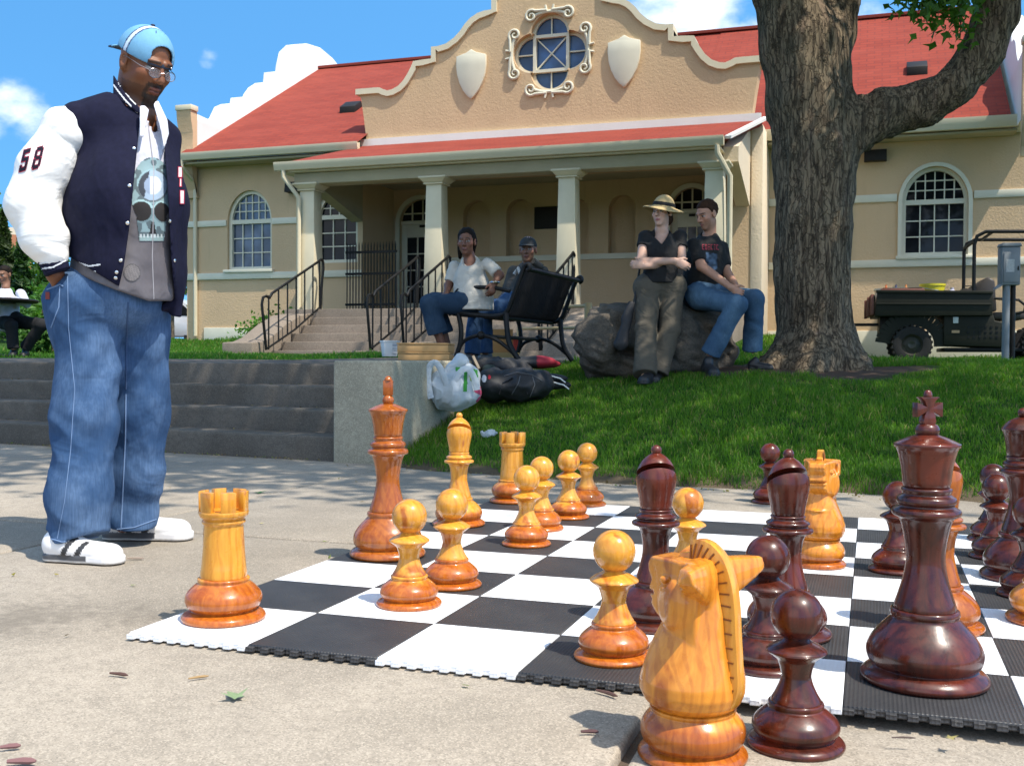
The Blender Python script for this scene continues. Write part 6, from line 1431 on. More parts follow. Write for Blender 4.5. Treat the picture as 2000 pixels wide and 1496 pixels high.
# jeans
def folds(P, sc, amp): return fbm(P, sc, 3)*amp
HEMS = [(A(146, 1053, 3.84), A(160, 830, 3.88)), (A(262, 1022, 4.16), A(275, 830, 4.13))]
def jeans(P):
    X, Y, D = projpx(P)
    n = folds(P, (11, 11, 4.2), .0055)+.0085*(.35-np.abs(vnoise(P @ np.array([[.8, 0, .6], [0, 1, 0], [-.6, 0, .8]], f32), (5, 5, 13))))+.0065*np.sin(P[:, 2]*30+P[:, 0]*22-P[:, 1]*10+5*vnoise(P, 4))*np.clip((.30-P[:, 2])*4, .0, 1)+.007*np.sin(P[:, 2]*26-(X-190)*.055+4*vnoise(P, 3))*np.clip(1-np.abs(P[:, 2]-.62)*4, 0, 1)
    pel = sU(.06, ell(P, A(210, 585, 4.02), (.205, .19, .15)), ell(P, A(164, 610, 3.95), (.108, .12, .15)), fcap(P, A(122, 584, 3.90), A(126, 660, 3.92), .052, .042, UY, .9))
    r = sU(.05, cap(P, A(173, 620, 3.96), A(166, 820, 3.90), .126, .110), cap(P, A(166, 820, 3.90), A(155, 960, 3.86), .110, .104), cap(P, A(155, 960, 3.86), A(149, 1075, 3.85), .104, .106))
    l = sU(.05, cap(P, A(260, 625, 4.10), A(268, 800, 4.14), .138, .110), cap(P, A(268, 800, 4.14), A(262, 930, 4.16), .110, .101), cap(P, A(262, 930, 4.16), A(250, 1050, 4.18), .100, .103))
    r = smax(r, (.090+.02*np.sin(P[:, 0]*30))-P[:, 2]-.02, .004); l = smax(l, (.052-P[:, 2]), .004)
    r = np.maximum(r, -(cap(P, A(150, 960, 3.86), A(144, 1090, 3.85), .104, .107))) if False else r
    return smax(sU(.035, pel, smin(r, l, .012)), P[:, 2]-A(200, 530, 4.0)[2]-.06, .02)-n
jn = sdf_obj('jeans', jeans, (-1.75, .35, .0), (-.2, 1.85, 1.2), .0075, M_DENIM, man, slack=.06)
jb = bvh_of(jn)
M_SEAM = PM('seam_thread', (.13, .21, .36), .8, .1, 50); M_SEAMD = PM('dark_seam_thread', (.04, .08, .17), .9, .1, 50)  # fly seam takes the darker blue
for nm, pl, r, mt in (('seam', [(132, 540), (134, 640), (146, 760), (138, 880), (126, 980), (112, 1052)], .0016, M_SEAM), ('seam', [(246, 770), (245, 860), (240, 960), (236, 1036)], .003, M_SEAM),
                      ('hem_stitch', [(86, 1048), (120, 1058), (160, 1056), (204, 1044)], .0026, M_SEAM), ('hem_stitch', [(222, 1034), (262, 1030), (311, 1012)], .0026, M_SEAM),
                      ('pocket_edge', [(92, 566), (118, 556), (124, 560)], .003, M_SEAM), ('pocket_edge', [(117, 560), (115, 600), (100, 640)], .0024, M_SEAM), ('fly_seam', [(250, 590), (248, 640), (246, 760)], .003, M_SEAMD)):
    pt = surf_path(jb, pl, .0005)
    if len(pt) > 2: MB().tube(pt, r, 6).build(nm, mt, jn)
patch('pocket_tag', jb, (90, 571, 98, 586), 2, lambda x, y: (.22, .05, .04), M_DECAL, jn, .003)
# shirt
def hemline(X): return np.interp(X, [60, 125, 180, 225, 290, 335, 400], [498, 520, 548, 566, 588, 588, 575])
def shirt(P):
    X, Y, D = projpx(P); fd = folds(P, (7, 7, 5), .010)
    d = sU(.05, cap(P, A(258, 262, 4.02), A(256, 420, 4.0), .125, .168), cap(P, A(256, 420, 4.0), A(240, 560, 4.0), .172, .186), cap(P, A(200, 258, 3.97), A(302, 276, 4.10), .07, .065))
    neck = cap(P, A(262, 180, 4.0), A(272, 262, 3.98), .082, .072)
    d = smax(d, -smax(neck, -d-.05, .004)-.0, .006)
    return smax(d-fd, (Y-hemline(X))*D/FPX, .003)
def shirt_col(V):
    z = V[:, 2]; f = np.clip((z-A(280, 560, 4)[2])/(A(280, 230, 4)[2]-A(280, 560, 4)[2]), 0, 1)[:, None]; n = .5+.5*vnoise(V, 9)[:, None]
    return np.array((.16, .15, .16))*(1-smooth01((f-.35)*2.2))+np.array((.60, .60, .68))*smooth01((f-.35)*2.2)-.05*n
sh = sdf_obj('shirt', shirt, (-1.6, .5, .85), (-.2, 1.7, 1.75), .0065, M_CLOTH, man, shirt_col, slack=.05)
sb = bvh_of(sh)
# jacket: a shell that hangs open
def edgeL(Y): return np.interp(Y, [150, 205, 213, 330, 450, 520, 570], [262, 270, 276, 264, 252, 242, 230])
def edgeR(Y): return np.interp(Y, [150, 205, 225, 300, 400, 500, 640], [300, 318, 321, 322, 329, 334, 346])
def jhem(X): return np.interp(X, [80, 125, 160, 232, 245, 300, 330, 362], [478, 496, 516, 560, 568, 600, 616, 622])
def jacket_outer(P):
    n = folds(P, (4.5, 4.5, 3.0), .014)+folds(P, (16, 16, 7), .003)
    d = sU(.07, cap(P, A(246, 272, 4.02), A(246, 400, 4.0), .150, .215), cap(P, A(246, 400, 4.0), A(246, 520, 4.0), .215, .208), cap(P, A(250, 226, 4.0), A(152, 240, 3.92), .070, .082), cap(P, A(255, 232, 4.02), A(312, 268, 4.14), .068, .066))
    d = smin(d, cap(P, A(338, 470, 4.04), A(344, 640, 4.05), .035, .020), .06)
    d = smin(d, cap(P, A(325, 270, 4.1), A(342, 420, 4.06), .05, .04), .05)
    return d-n
def jacket(P):
    X, Y, D = projpx(P); d = jacket_outer(P); d = smax(d, -(d+.016), .003)
    op = np.maximum(edgeL(Y)-X, X-edgeR(Y))*D/FPX; op = np.maximum(op, D-4.02)
    d = smax(d, -op, .004)
    nk = cap(P, A(262, 160, 4.02), A(262, 232, 4.0), .098, .090); d = smax(d, -nk, .006)
    return smax(d, (Y-jhem(X))*D/FPX, .004)
jk = sdf_obj('jacket', jacket, (-1.75, .35, .75), (-.2, 1.85, 1.8), .0058, M_WOOL, man, slack=.06)
kb = bvh_of(jk)
def collar(P):
    X, Y, D = projpx(P); a, b = A(256, 196, 4.03), A(251, 160, 4.05); ax = (A(243, 150, 4.06)-A(262, 225, 4.0)); 
    d = np.maximum(cap(P, A(264, 228, 4.0), A(252, 150, 4.05), .104, .082), -cap(P, A(264, 232, 4.0), A(251, 140, 4.05), .092, .071))
    lo = (P-np.asarray(A(232, 150, 3.98), f32)) @ np.asarray((0, 0, 1), f32)
    d = smax(d, np.maximum(Y-np.interp(X, [190, 222, 250, 276, 320, 340], [160, 186, 208, 226, 226, 215]), np.interp(X, [190, 222, 240, 262, 276, 320], [152, 147, 176, 200, 214, 214])-Y)*D/FPX, .003)
    d = smax(d, (221-X)*D/FPX, .004); op = np.maximum(274-X, X-322)*D/FPX; return smax(d, -np.maximum(op, D-4.05), .003)
cl_ = sdf_obj('collar', collar, (-1.4, .6, 1.45), (-.5, 1.6, 1.9), .0045, M_WOOL, jk, slack=.03)
cb = bvh_of(cl_)
STW = (.62, .64, .68)
def band(pl, w):
    return lambda x, y: STW if min(abs((y-y0)*(x1-x0)-(x-x0)*(y1-y0))/math.hypot(x1-x0, y1-y0) if min(x0, x1)-1 <= x <= max(x0, x1)+1 else 99 for (x0, y0), (x1, y1) in zip(pl[:-1], pl[1:])) < w else None
for off in (0, 8.5):
    pl = [(222+off, 166-off*.55), (232+off, 180-off*.5), (246+off, 198-off*.5), (256+off, 208-off*.4)]
    patch('collar_stripe', cb, (216, 140, 276, 220), 1.2, band(pl, 2.1), M_DECAL, cl_, .002)
for k in (0, 1):
    pl = [(132+k*2, 503+k*9), (150, 512+k*10), (175-2*k, 520+k*11), (196-8*k, 517+k*14)]
    patch('hem_stripe', kb, (128, 495, 200, 545), 1.3, band(pl, 2.3), M_DECAL, jk, .002)
# sleeves
def wr(P): q = P @ np.asarray((.45, .3, 1), f32); return .016*(np.abs(np.sin(23*q+3*vnoise(P, 5)))-.6)
def sleeve(P):
    X, Y, D = projpx(P); w = wr(P)*np.clip(vnoise(P, 4)+.35, 0, 1)*np.clip((X-20)/90, .12, 1.2)
    d = sU(.05, cap(P, A(128, 250, 3.89), A(88, 330, 3.85), .080, .083), cap(P, A(88, 330, 3.85), A(64, 400, 3.84), .083, .086), cap(P, A(64, 400, 3.84), A(88, 468, 3.82), .086, .076), cap(P, A(88, 468, 3.82), A(104, 503, 3.82), .072, .048))
    return d-w-folds(P, (8, 8, 8), .007)
sv = sdf_obj('sleeve', sleeve, (-1.75, .35, .9), (-.7, 1.3, 1.75), .0058, M_LEATHER, man, slack=.05)
vb = bvh_of(sv)
sdf_obj('sleeve', lambda P: sU(.04, cap(P, A(308, 285, 4.17), A(308, 400, 4.27), .062, .07), cap(P, A(308, 400, 4.27), A(282, 520, 4.24), .07, .05))-folds(P, (9, 9, 9), .006), (-1.3, .9, .9), (-.2, 1.85, 1.75), .012, M_LEATHER, man, slack=.05)
ca, cbm = A(100, 502, 3.82), A(112, 530, 3.825)
cuff = sdf_obj('cuff', lambda P: smax(fcap(P, ca, cbm, .050, .045, RC[2], .95)-.002*np.sin(90*np.arctan2((P-ca.astype(f32)) @ UY.astype(f32), (P-ca.astype(f32)) @ UX.astype(f32))), np.abs((P-((ca+cbm)/2).astype(f32)) @ ((cbm-ca)/np.linalg.norm(cbm-ca)).astype(f32))-.032, .003), (-1.5, .4, .85), (-.9, 1.2, 1.25), .0045, M_WOOL, man, slack=.03)
ub = bvh_of(cuff)
for k in (0, 1): patch('cuff_stripe', ub, (70, 485, 140, 545), 1.2, band([(78+k*4, 515+k*10), (100+k*4, 511+k*11), (128, 496+k*13)], 2.2), M_DECAL, cuff, .002)
# number on the sleeve: block figures edged in red
def seg5(x, y, g=0):
    s = 1+g; return any(abs(x-cx) <= hx+g and abs(y-cy) <= hy+g for cx, cy, hx, hy in ((0, -8.2, 5.4, 1.9), (-3.6, -5, 1.9, 4), (0, -1, 5.4, 1.8), (3.8, 3.6, 1.9, 4.5), (0, 8, 5, 1.9), (-4, 6, 1.7, 2.2)))
def seg8(x, y, g=0):
    return any(abs(x-cx) <= hx+g and abs(y-cy) <= hy+g for cx, cy, hx, hy in ((0, -8.2, 4.4, 1.8), (0, 0, 4.0, 1.7), (0, 8.2, 4.4, 1.8), (-4.2, -4.2, 1.9, 3.6), (4.2, -4.2, 1.9, 3.6), (-4.4, 4.2, 1.9, 3.8), (4.4, 4.2, 1.9, 3.8)))
def num(fn, cx, cy):
    def f(X, Y):
        x, y = X-cx, Y-cy; x, y = x+.24*y, y+.30*x; x, y = x/1.18, y/2.0
        return (.012, .010, .022) if fn(x, y) else ((.42, .03, .07) if fn(x, y, .85) else None)
    return f
patch('sleeve_number', vb, (28, 282, 68, 342), .9, num(seg5, 49, 314), M_DECAL, sv, .002); patch('sleeve_number', vb, (54, 278, 98, 340), .9, num(seg8, 74, 309), M_DECAL, sv, .002)
for x0, y0, x1, y1 in ((346, 326, 355, 348), (349, 349, 354, 366), (350, 372, 359, 399)):
    patch('chest_letter', kb, (x0, y0, x1, y1), 1, lambda x, y, x0=x0, y0=y0, x1=x1, y1=y1: (.40, .02, .05) if min(x-x0, x1-x, y-y0, y1-y) < 2 else (.68, .66, .66), M_DECAL, jk, .003)
for x, y in ((267, 220), (262, 290), (253, 363), (249, 436), (236, 509), (228, 532), (226, 543), (205, 553), (332, 432), (341, 509)):
    l, nn = hit(kb, x, y)
    if l is not None:
        b_ = MB().lathe([(.001, .0), (.006, .0), (.0065, .002), (.004, .004), (.001, .0045)], n=12); b_.xf(Matrix.Translation(l) @ nn.to_track_quat('Z', 'Y').to_matrix().to_4x4()); b_.build('snap', M_METAL, jk)
# the print: a chrome skull with a domed brow plate
def skull(X, Y):
    x, y = (X-296)/1.0, Y-345
    e = lambda cx, cy, rx, ry, t=0: ((((x-cx)*math.cos(t)+(y-cy)*math.sin(t))/rx)**2+((-(x-cx)*math.sin(t)+(y-cy)*math.cos(t))/ry)**2)
    if e(-35+44-8, 175, 17, 19, .2) < 1 and False: return None
    r = e(-38, 188, 17, 18)
    if r < 1: return (.10, .095, .10) if r > .74 or (int(X*1.3)+int(Y*1.1)) % 5 == 0 else (.23, .21, .21)
    if y > 130 or y < -42: return None
    rr = e(2, 18, 31, 33, .25)
    if e(0, 30, 41, 68) < 1 or (abs(x) < 30-.12*max(0, y-80) and 80 < y < 126):
        if rr < .30: return (.72, .80, .90) if x > -4 else (.30, .38, .52)
        if rr < .78: return (.40, .52, .66) if x+y*.2 > -6 else (.045, .055, .075)
        if rr < 1.0: return (.33, .50, .55) if (x < 8 and y < 20) else (.13, .17, .19)
        if e(-20, 68, 20, 19, .3) < 1 or e(20, 70, 15, 19, -.3) < 1: return (.022, .018, .018)
        if abs(x-2) < 3.2+(y-92)*.18 and 88 < y < 112: return (.02, .018, .02)
        if e(-20, 68, 24, 23, .3) < 1 or e(20, 70, 18, 22, -.3) < 1: return (.42, .62, .64) if y < 62 else (.20, .30, .33)
        if y > 108:
            if int(X*.30) % 2 == 0 and 112 < y < 120: return (.72, .80, .80)
            return (.13, .18, .20) if y < 117 else (.36, .50, .50)
        return (.30, .44, .47) if (vnoise(np.array([[X*.11, Y*.11, 0]], f32))[0] > -.1) else (.12, .17, .19)
    return None
patch('shirt_print', sb, (226, 300, 338, 560), 1.4, lambda x, y: (lambda c: None if c is None else tuple(.72*k+.012 for k in c))(skull(x, y)), M_DECAL, sh, .002)
pk = surf_path(sb, [(288, 235), (300, 330), (299, 420), (297, 500), (300, 584)], .001, 5)
if len(pk) > 2: MB().tube(pk, .0022, 6).build('button_placket', PM('placket', (.32, .31, .33), .8, .1, 40), sh)
def collarflap(P):
    X, Y, D = projpx(P); tor = cap(P, A(258, 262, 4.0), A(256, 420, 3.98), .135, .182); tor = smin(tor, cap(P, A(262, 180, 4.0), A(266, 262, 3.98), .084, .082), .05)
    d = np.maximum(tor-.016, -(tor-.006)); pl = np.maximum.reduce([(np.interp(Y, [195, 205, 255, 290], [306, 300, 314, 320])-X), X-np.interp(Y, [195, 235, 262, 290], [308, 327, 330, 321]), 198-Y, Y-290])*D/FPX
    pl2 = np.maximum.reduce([273-X, X-np.interp(Y, [205, 215, 270], [281, 291, 280]), 207-Y, Y-268])*D/FPX
    return smax(d, np.minimum(pl, pl2), .003)
sdf_obj('shirt_collar', collarflap, (-1.2, .5, 1.4), (-.4, 1.4, 1.8), .0045, PM('collar_cloth', (.74, .73, .78), .8, .05, 30), sh, slack=.03)
# cap, worn backwards
M_CAP = PM('cap_cloth', (1, 1, 1), .75, .06, 40, .12, 500, .001, attr=True, spec=.25)
def loc(P): return ((P-np.asarray(hc, f32)) @ np.asarray(HR, f32))/f32(HS)
def cap_fn(P):
    q = loc(P); o = ell(q, (0, -.012, .034), (.0875, .107, .099)); sh_ = smax(o, -(o+.006), .002)
    pl = (.026-.16*q[:, 1])-q[:, 2]; d = smax(sh_, pl, .002)
    arch_ = np.minimum(np.maximum.reduce([np.abs(q[:, 0])-.042, q[:, 2]-.048, -q[:, 1]]), np.maximum(np.sqrt((q[:, 0]/.042)**2+((q[:, 2]-.048)/.034)**2)*.036-.036, -q[:, 1]))
    d = smax(d, -arch_, .002)
    br = np.maximum(np.sqrt((q[:, 0]/.078)**2+((q[:, 1]+.085)/.088)**2)*.08-.08, np.abs(q[:, 2]-(.040+.30*(q[:, 1]+.09)-2.2*q[:, 0]**2))-.0032); br = np.maximum(br, q[:, 1]+.085)
    return np.minimum(d, br)*f32(HS)
def cap_col(V):
    q = loc(V); C = np.tile(np.array((.16, .37, .57), f32), (len(V), 1)); t = q[:, 1]+.005-.12*(q[:, 2]-.05)
    up = q[:, 2] > .02
    C[up & (np.abs(t) < .0125)] = (.010, .014, .08); C[up & (np.abs(t) < .0075)] = (.55, .68, .82)
    C[(q[:, 1] < -.10) & (q[:, 2] < .036+.30*(q[:, 1]+.09)-2.2*q[:, 0]**2+.012)] = (.05, .07, .12)
    return C
cp = sdf_obj('cap', cap_fn, hc-.26, hc+.26, .0036, M_CAP, man, cap_col, slack=.02)
def hloc(x, y, z): return hc+HR @ (np.array([x, y, z])*HS)
MB().ball(hloc(0, -.012, .134), .009, 10, 8, (1, 1, .6)).build('cap_button', PM('cap_button', (.01, .014, .05), .7), cp)
MB().tube([hloc(.0825*math.sin(a), -.012+  .106*math.cos(a),   .021) for a in np.linspace(-.62, .62, 12)], .0095, 8, sq=(.25, 1)).build('cap_strap', PM('strap', (.018, .025, .045), .6), cp)
MB().ball(hloc(-.034, .0945, .021), .0042, 8, 6).build('strap_snap', M_METAL, cp)
capb = bvh_of(cp)
tx = [(.5, 0, 2.2, 6), (3.4, 2.2, 1.2, 3.2), (6.2, 1.2, .7, 4.6), (8.6, 1.0, .7, 4.6), (11, 2.0, 1.2, 3.2), (15.2, 1.4, 1.3, 4.4), (18.4, 2.4, 1.2, 3.0), (21, 2.4, 1.2, 3)]
patch('cap_embroidery', capb, (302, 56, 328, 70), .7, lambda X, Y: (.02, .03, .10) if any(0 <= X-303-x <= w and 0 <= Y-(61+(X-303)*.16)-y+1 <= h for x, y, w, h in tx) else None, M_DECAL, cp, .0012)
gl = thing('x', 'x', 'x'); bpy.data.objects.remove(gl)
g = MB()
for s in (-1, 1):
    g.tube([hloc(s*.031+.0215*math.cos(a), .108-.35*abs(s*.031+.0215*math.cos(a)-0)*.35, -.008+.0155*math.sin(a)) for a in np.linspace(0, 2*math.pi, 21)[:-1]], .0013, 6, closed=True)
    g.tube([hloc(s*.0525, .100, -.002), hloc(s*.070, .07, .002), hloc(s*.083, .0, .014), hloc(s*.082, -.02, .004)], .0013, 6)
g.tube([hloc(-.010, .107, -.004), hloc(0, .110, -.001), hloc(.010, .107, -.004)], .0013, 6)
gf = g.build('glasses', PM('wire_frame', (.30, .27, .30), .3, .1, 20, metal=.9), man)
ML, tL, pL = _nt('lens_glass'); pL.inputs['Base Color'].default_value = (.9, .85, .88, 1); pL.inputs['Roughness'].default_value = .02; pL.inputs['Alpha'].default_value = .22
for s in (-1, 1):
    l = MB(); vs = [hloc(s*.031, .102, -.008)]+[hloc(s*.031+.0205*math.cos(a), .107-.35*abs(s*.031+.0205*math.cos(a))*.35, -.008+.0148*math.sin(a)) for a in np.linspace(0, 2*math.pi, 21)[:-1]]
    l.add(vs, [(0, 1+k, 1+(k+1) % 20) for k in range(20)]); l.build('lens', ML, gf)
# shoes
def shoe(name, heel, toe, parent, seed, z0, s=1.0, pal=None, hgt=.10):
    heel = np.array([heel[0], heel[1], z0]); toe = np.array([toe[0], toe[1], z0]); f = toe-heel; L = np.linalg.norm(f); f /= L; sd = np.array([-f[1], f[0], 0]); R = np.stack([sd, f, np.array([0, 0, 1.])], 1)
    def fn(P):
        q = (P-heel.astype(f32)) @ R.astype(f32); k = f32(L/.28); q = q/k
        out = sU(.03, fcap(q, (0, .035, .045), (0, .10, .04), .040, .036, (1, 0, 0), .95), fcap(q, (0, .10, .04), (.004, .225, .028), .040, .042, (0, 0, 1), .8), cap(q, (0, .04, .06), (0, .075, hgt), .038, .036))
        d = smax(out, .004-q[:, 2], .006); so_ = smax(np.maximum(sU(.03, cap(q*np.array((1, 1, 0), f32), (0, .035, 0), (.002, .13, 0), .041, .036), cap(q*np.array((1, 1, 0), f32), (.002, .13, 0), (.004, .228, 0), .036, .046)), np.abs(q[:, 2]-.012)-.012), -1, .001)
        return np.minimum(d, so_)*k
    def col(V):
        q = ((V-heel.astype(f32)) @ R.astype(f32))/f32(L/.28); C = np.tile(np.array(pal[0], f32), (len(V), 1)); z = q[:, 2]
        C[z < .026] = pal[1]; C[z < .007] = pal[2]
        if len(pal) > 3:
            for c in (.098, .145): C[(np.abs(q[:, 1]-c-.55*(z-.04)) < .0105) & (z > .026) & (z < .085) & (np.abs(q[:, 0]) > .012)] = pal[3]
            C[(q[:, 1] > .17) & (z < .030) & (z > .007)] = pal[0]
        return C
    lo = np.minimum(heel, toe)-.09; hi = np.maximum(heel, toe)+.09; hi[2] = z0+.2; lo[2] = z0-.02
    return sdf_obj(name, fn, lo, hi, .0048, M_SHOE, parent, col, slack=.02)
WS = [(.80, .78, .76), (.07, .07, .075), (.55, .53, .50), (.03, .03, .033)]
h1, t1 = gnd(92, 1092, PZ), gnd(242, 1101, PZ); shoe('shoe', h1, t1, man, 1, PZ, pal=WS)
h2, t2 = gnd(205, 1051, PZ), gnd(380, 1053, PZ); shoe('shoe', h2, t2, man, 2, PZ, pal=WS)
# ------------------------------------------------------------------ the onlookers: same kit, each in its own pose
def bounds(pts, pad):
    q = np.array([p for p in pts]); return q.min(0)-pad, q.max(0)+pad
def figure(label, base, head, hf, hs, skin, lip, J, shirtm, pantm, shoem, hair, arms, legs, torso, hands, sleeve_f=.45, neckline=None, stub=0, up=(0, 0, 1), h=.0085, iris=(.03, .018, .012), brow=(.012, .008, .006), hem=None, legr=(.082, .06, .05), armr=.041, capri=1.0, noise_a=.008):
    t = thing('person', label, 'person', base); R = frame(hf, up); nk = J['neck']
    def skin_fn(P):
        d = head_sdf(P, head, R, hs); d = smin(d, cap(P, head+R @ np.array([0, -.02, -.06])*hs, nk, .050*hs, .058), .025)
        d = smin(d, sU(.05, *[cap(P, a, b, ra*.72, rb*.72) for (a, ra), (b, rb) in zip(torso[:-2], torso[1:-1])]), .03)
        for S, E, Wp in arms: d = smin(d, sU(.015, cap(P, S, E, armr*1.12, armr*.95), cap(P, E, Wp, armr*.98, armr*.62)), .025)
        for Wp, dr, n, cu, th in hands: d = smin(d, hand_sdf(P, Wp, dr, n, cu, th, .98), .012)
        for H, K, F in legs: d = smin(d, sU(.02, cap(P, H, K, legr[0]*.7, legr[1]*.75), cap(P, K, F, legr[1]*.75, .036)), .03)
        return d
    pts = [head, nk]+[p for a in arms for p in a]+[p for a in legs for p in a]; lo, hi = bounds(pts, .24)
    sdf_obj('body', skin_fn, lo, hi, h, M_SKIN, t, lambda V: face_color(V, head, R, hs, skin, lip, stub=stub, iris=iris, brow=brow), slack=.03)
    def shirt_fn(P):
        d = sU(.06, *[cap(P, a, b, ra, rb) for (a, ra), (b, rb) in zip(torso[:-1], torso[1:])])
        for S, E, Wp in arms:
            if sleeve_f <= 1: s = cap(P, S, S+(E-S)*sleeve_f*1.12, armr*1.36, armr*1.42); ax = (E-S)/np.linalg.norm(E-S); s = smax(s, (P-np.asarray(S+(E-S)*sleeve_f*1.3, f32)) @ ax.astype(f32), .006)
            else: s = smin(cap(P, S, E, armr*1.5, armr*1.35), cap(P, E, E+(Wp-E)*(sleeve_f-1), armr*1.35, armr*1.1), .02)
            d = smin(d, s, .035)
        d = d-noise_a*fbm(P, (8, 8, 11), 3)
        if neckline is not None: d = smax(d, -neckline(P), .006)
        return d if hem is None else smax(d, hem(P), .006)
    pp = [a for a, _ in torso]+[p for a in arms for p in a]; lo, hi = bounds(pp, .27)
    so_ = sdf_obj('shirt', shirt_fn, lo, hi, h, shirtm, t, slack=.05)
    def pant_fn(P):
        d = None
        for H, K, F in legs:
            Fe = K+(F-K)*capri; l = sU(.03, cap(P, H, K, legr[0]*1.18, legr[1]*1.18), cap(P, K, Fe, legr[1]*1.18, legr[2]*1.2)); ax = (F-K)/np.linalg.norm(F-K); l = smax(l, (P-np.asarray(Fe, f32)) @ ax.astype(f32)-.01, .006)
            d = l if d is None else smin(d, l, .025)
        hm = sum(H for H, _, _ in legs)/len(legs); hp = sU(.05, ell(P, hm+np.array([0, 0, .06]), (.15, .115, .12)), *[ell(P, H+(np.array([0, 0, .04])), (.13, .13, .11)) for H, _, _ in legs]); d = smin(d, hp, .05)
        return d-.006*fbm(P, (10, 10, 7), 3)-.004*np.sin(60*P[:, 2]+6*vnoise(P, 6))*np.clip(vnoise(P, 5), 0, 1)
    lo, hi = bounds([p for a in legs for p in a], .24)
    sdf_obj('trousers', pant_fn, lo, hi, h, pantm, t, slack=.05)
    if hair is not None:
        fn, mt = hair; sdf_obj('hair', lambda P: fn(P, ((P-np.asarray(head, f32)) @ R.astype(f32))/f32(hs))*f32(hs), head-.34, head+.26, .0075, mt, t, slack=.03)
    return t, R, so_
def n_(v): v = np.asarray(v, float); return v/np.linalg.norm(v)
def shorthair(lift=.0, back=.0):
    def f(P, q):
        d = ell(q, (0, -.016, .042), (.082, .101, .092)); d = smax(d, np.interp(q[:, 1], [-.10, -.04, .0, .03, .10], [-.075, -.05, .0, .055, .078]).astype(f32)-q[:, 2], .006); return d-.0035*fbm(P, 60, 2)
    return f
LS = [(.70, .70, .74), (.55, .55, .58), (.4, .4, .42)]; BK = [(.016, .016, .018), (.012, .012, .012), (.05, .05, .05)]
def wrk(m, sc=5, k=.3): wrinkle(m.node_tree, m.node_tree.nodes['Principled BSDF'], sc, (1, 1, 1.5), k, .014); return m
# --- woman on the bench, turned to look at the camera
DA = 9.85; hd = A(911, 473, DA-.05); J = dict(neck=A(918, 508, DA))
legsA = [(A(915, 592, DA-.05), A(838, 594, DA-.15), A(862, 672, DA-.1)), (A(925, 590, DA+.12), A(848, 590, DA+.1), A(874, 676, DA+.15))]
armsA = [(A(953, 515, DA-.05), A(976, 538, DA-.12), A(966, 553, DA-.22)), (A(888, 522, DA+.1), A(876, 558, DA+.05), A(872, 572, DA-.05))]
tor = [(A(918, 516, DA), .090), (A(919, 545, DA), .138), (A(924, 576, DA), .172), (A(926, 604, DA), .185)]
nl = lambda P: ell(P, A(914, 504, DA-.10), (.075, .10, .075))
M_TEE = wrk(PM('cream_tee', (.50, .47, .41), .9, .08, 12, .15, 300, .001))
wA, RA, sA = figure('woman in a loose cream tee and jeans on the bench looking back at the camera', A(905, 690, DA), hd, -UY*.96-UX*.16+np.array([0, 0, -.04]), 1.02, (.17, .075, .045), (.17, .06, .05), J, M_TEE, M_DENIMD, None,
    (lambda P, q: smax(sU(.03, ell(q, (0, -.022, .045), (.084, .100, .090)), ell(q, (0, -.10, -.03), (.045, .05, .06)), fcap(q, (.055, -.045, .0), (.075, -.07, -.13), .042, .020, (0, 1, 0), .9), fcap(q, (-.055, -.045, .0), (-.050, -.05, -.10), .036, .018, (0, 1, 0), .9)), -sU(.02, ell(q, (0, .085, -.012), (.062, .085, .085)), cap(q, (0, .02, -.12), (0, .10, -.12), .05, .05)), .01)-.004*fbm(P, (40, 40, 12), 2), M_HAIRD),
    armsA, legsA, tor, [(A(966, 553, DA-.22), A(960, 572, DA-.26)-A(966, 553, DA-.22), UX*-.5+UY*.8, .7, 1), (A(872, 572, DA-.05), A(862, 585, DA-.12)-A(872, 572, DA-.05), np.array([0, 0, -1.]), .4, 1)], .62, nl, capri=.70, legr=(.085, .070, .080), noise_a=.007, hem=lambda P: A(925, 606, DA)[2]-P[:, 2])
MB().tube([A(966, 552, DA-.22)+.040*(math.cos(a)*UX+math.sin(a)*UY) for a in np.linspace(0, 2*math.pi, 17)[:-1]], .010, 6, closed=True).build('watch', M_METAL, wA)
zg = .705
shoe('shoe', A(872, 676, DA-.1), A(846, 676, DA-.25), wA, 3, zg+.005, pal=LS); shoe('shoe', A(884, 680, DA+.15), A(858, 680, DA+.0), wA, 4, zg+.005, pal=LS)
# --- man in a dark cap beyond her
DB = 10.65; hd = A(1031, 489, DB); J = dict(neck=A(1030, 518, DB+.02))
legsB = [(A(1000, 598, DB-.1), A(930, 606, DB-.35), A(922, 690, DB-.4)), (A(1010, 596, DB+.15), A(945, 602, DB), A(948, 688, DB))]
armsB = [(A(1003, 532, DB), A(990, 575, DB+.05), A(975, 592, DB-.1)), (A(1060, 532, DB+.05), A(1072, 580, DB+.1), A(1040, 600, DB))]
M_HOOD = wrk(PM('grey_hoodie', (.075, .068, .06), .95, .15, 12, .2, 300, .001))
mB, RB, sB = figure('man in dark baseball cap and grey hooded top behind the bench back', A(985, 692, DB), hd, -UY*.95-UX*.18, 1.04, (.20, .095, .055), (.20, .07, .055), J, M_HOOD, M_DENIM, None, None,
    armsB, legsB, [(A(1030, 528, DB+.03), .10), (A(1028, 555, DB+.04), .16), (A(1015, 596, DB), .165)], [(A(975, 592, DB-.1), -UX-UY*.3, np.array([0, 0, -1.]), .5, 1), (A(1040, 600, DB), -UX-UY*.3, np.array([0, 0, -1.]), .5, -1)], 1.9, lambda P: ell(P, A(1026, 512, DB-.10), (.06, .09, .06)), legr=(.082, .066, .064))
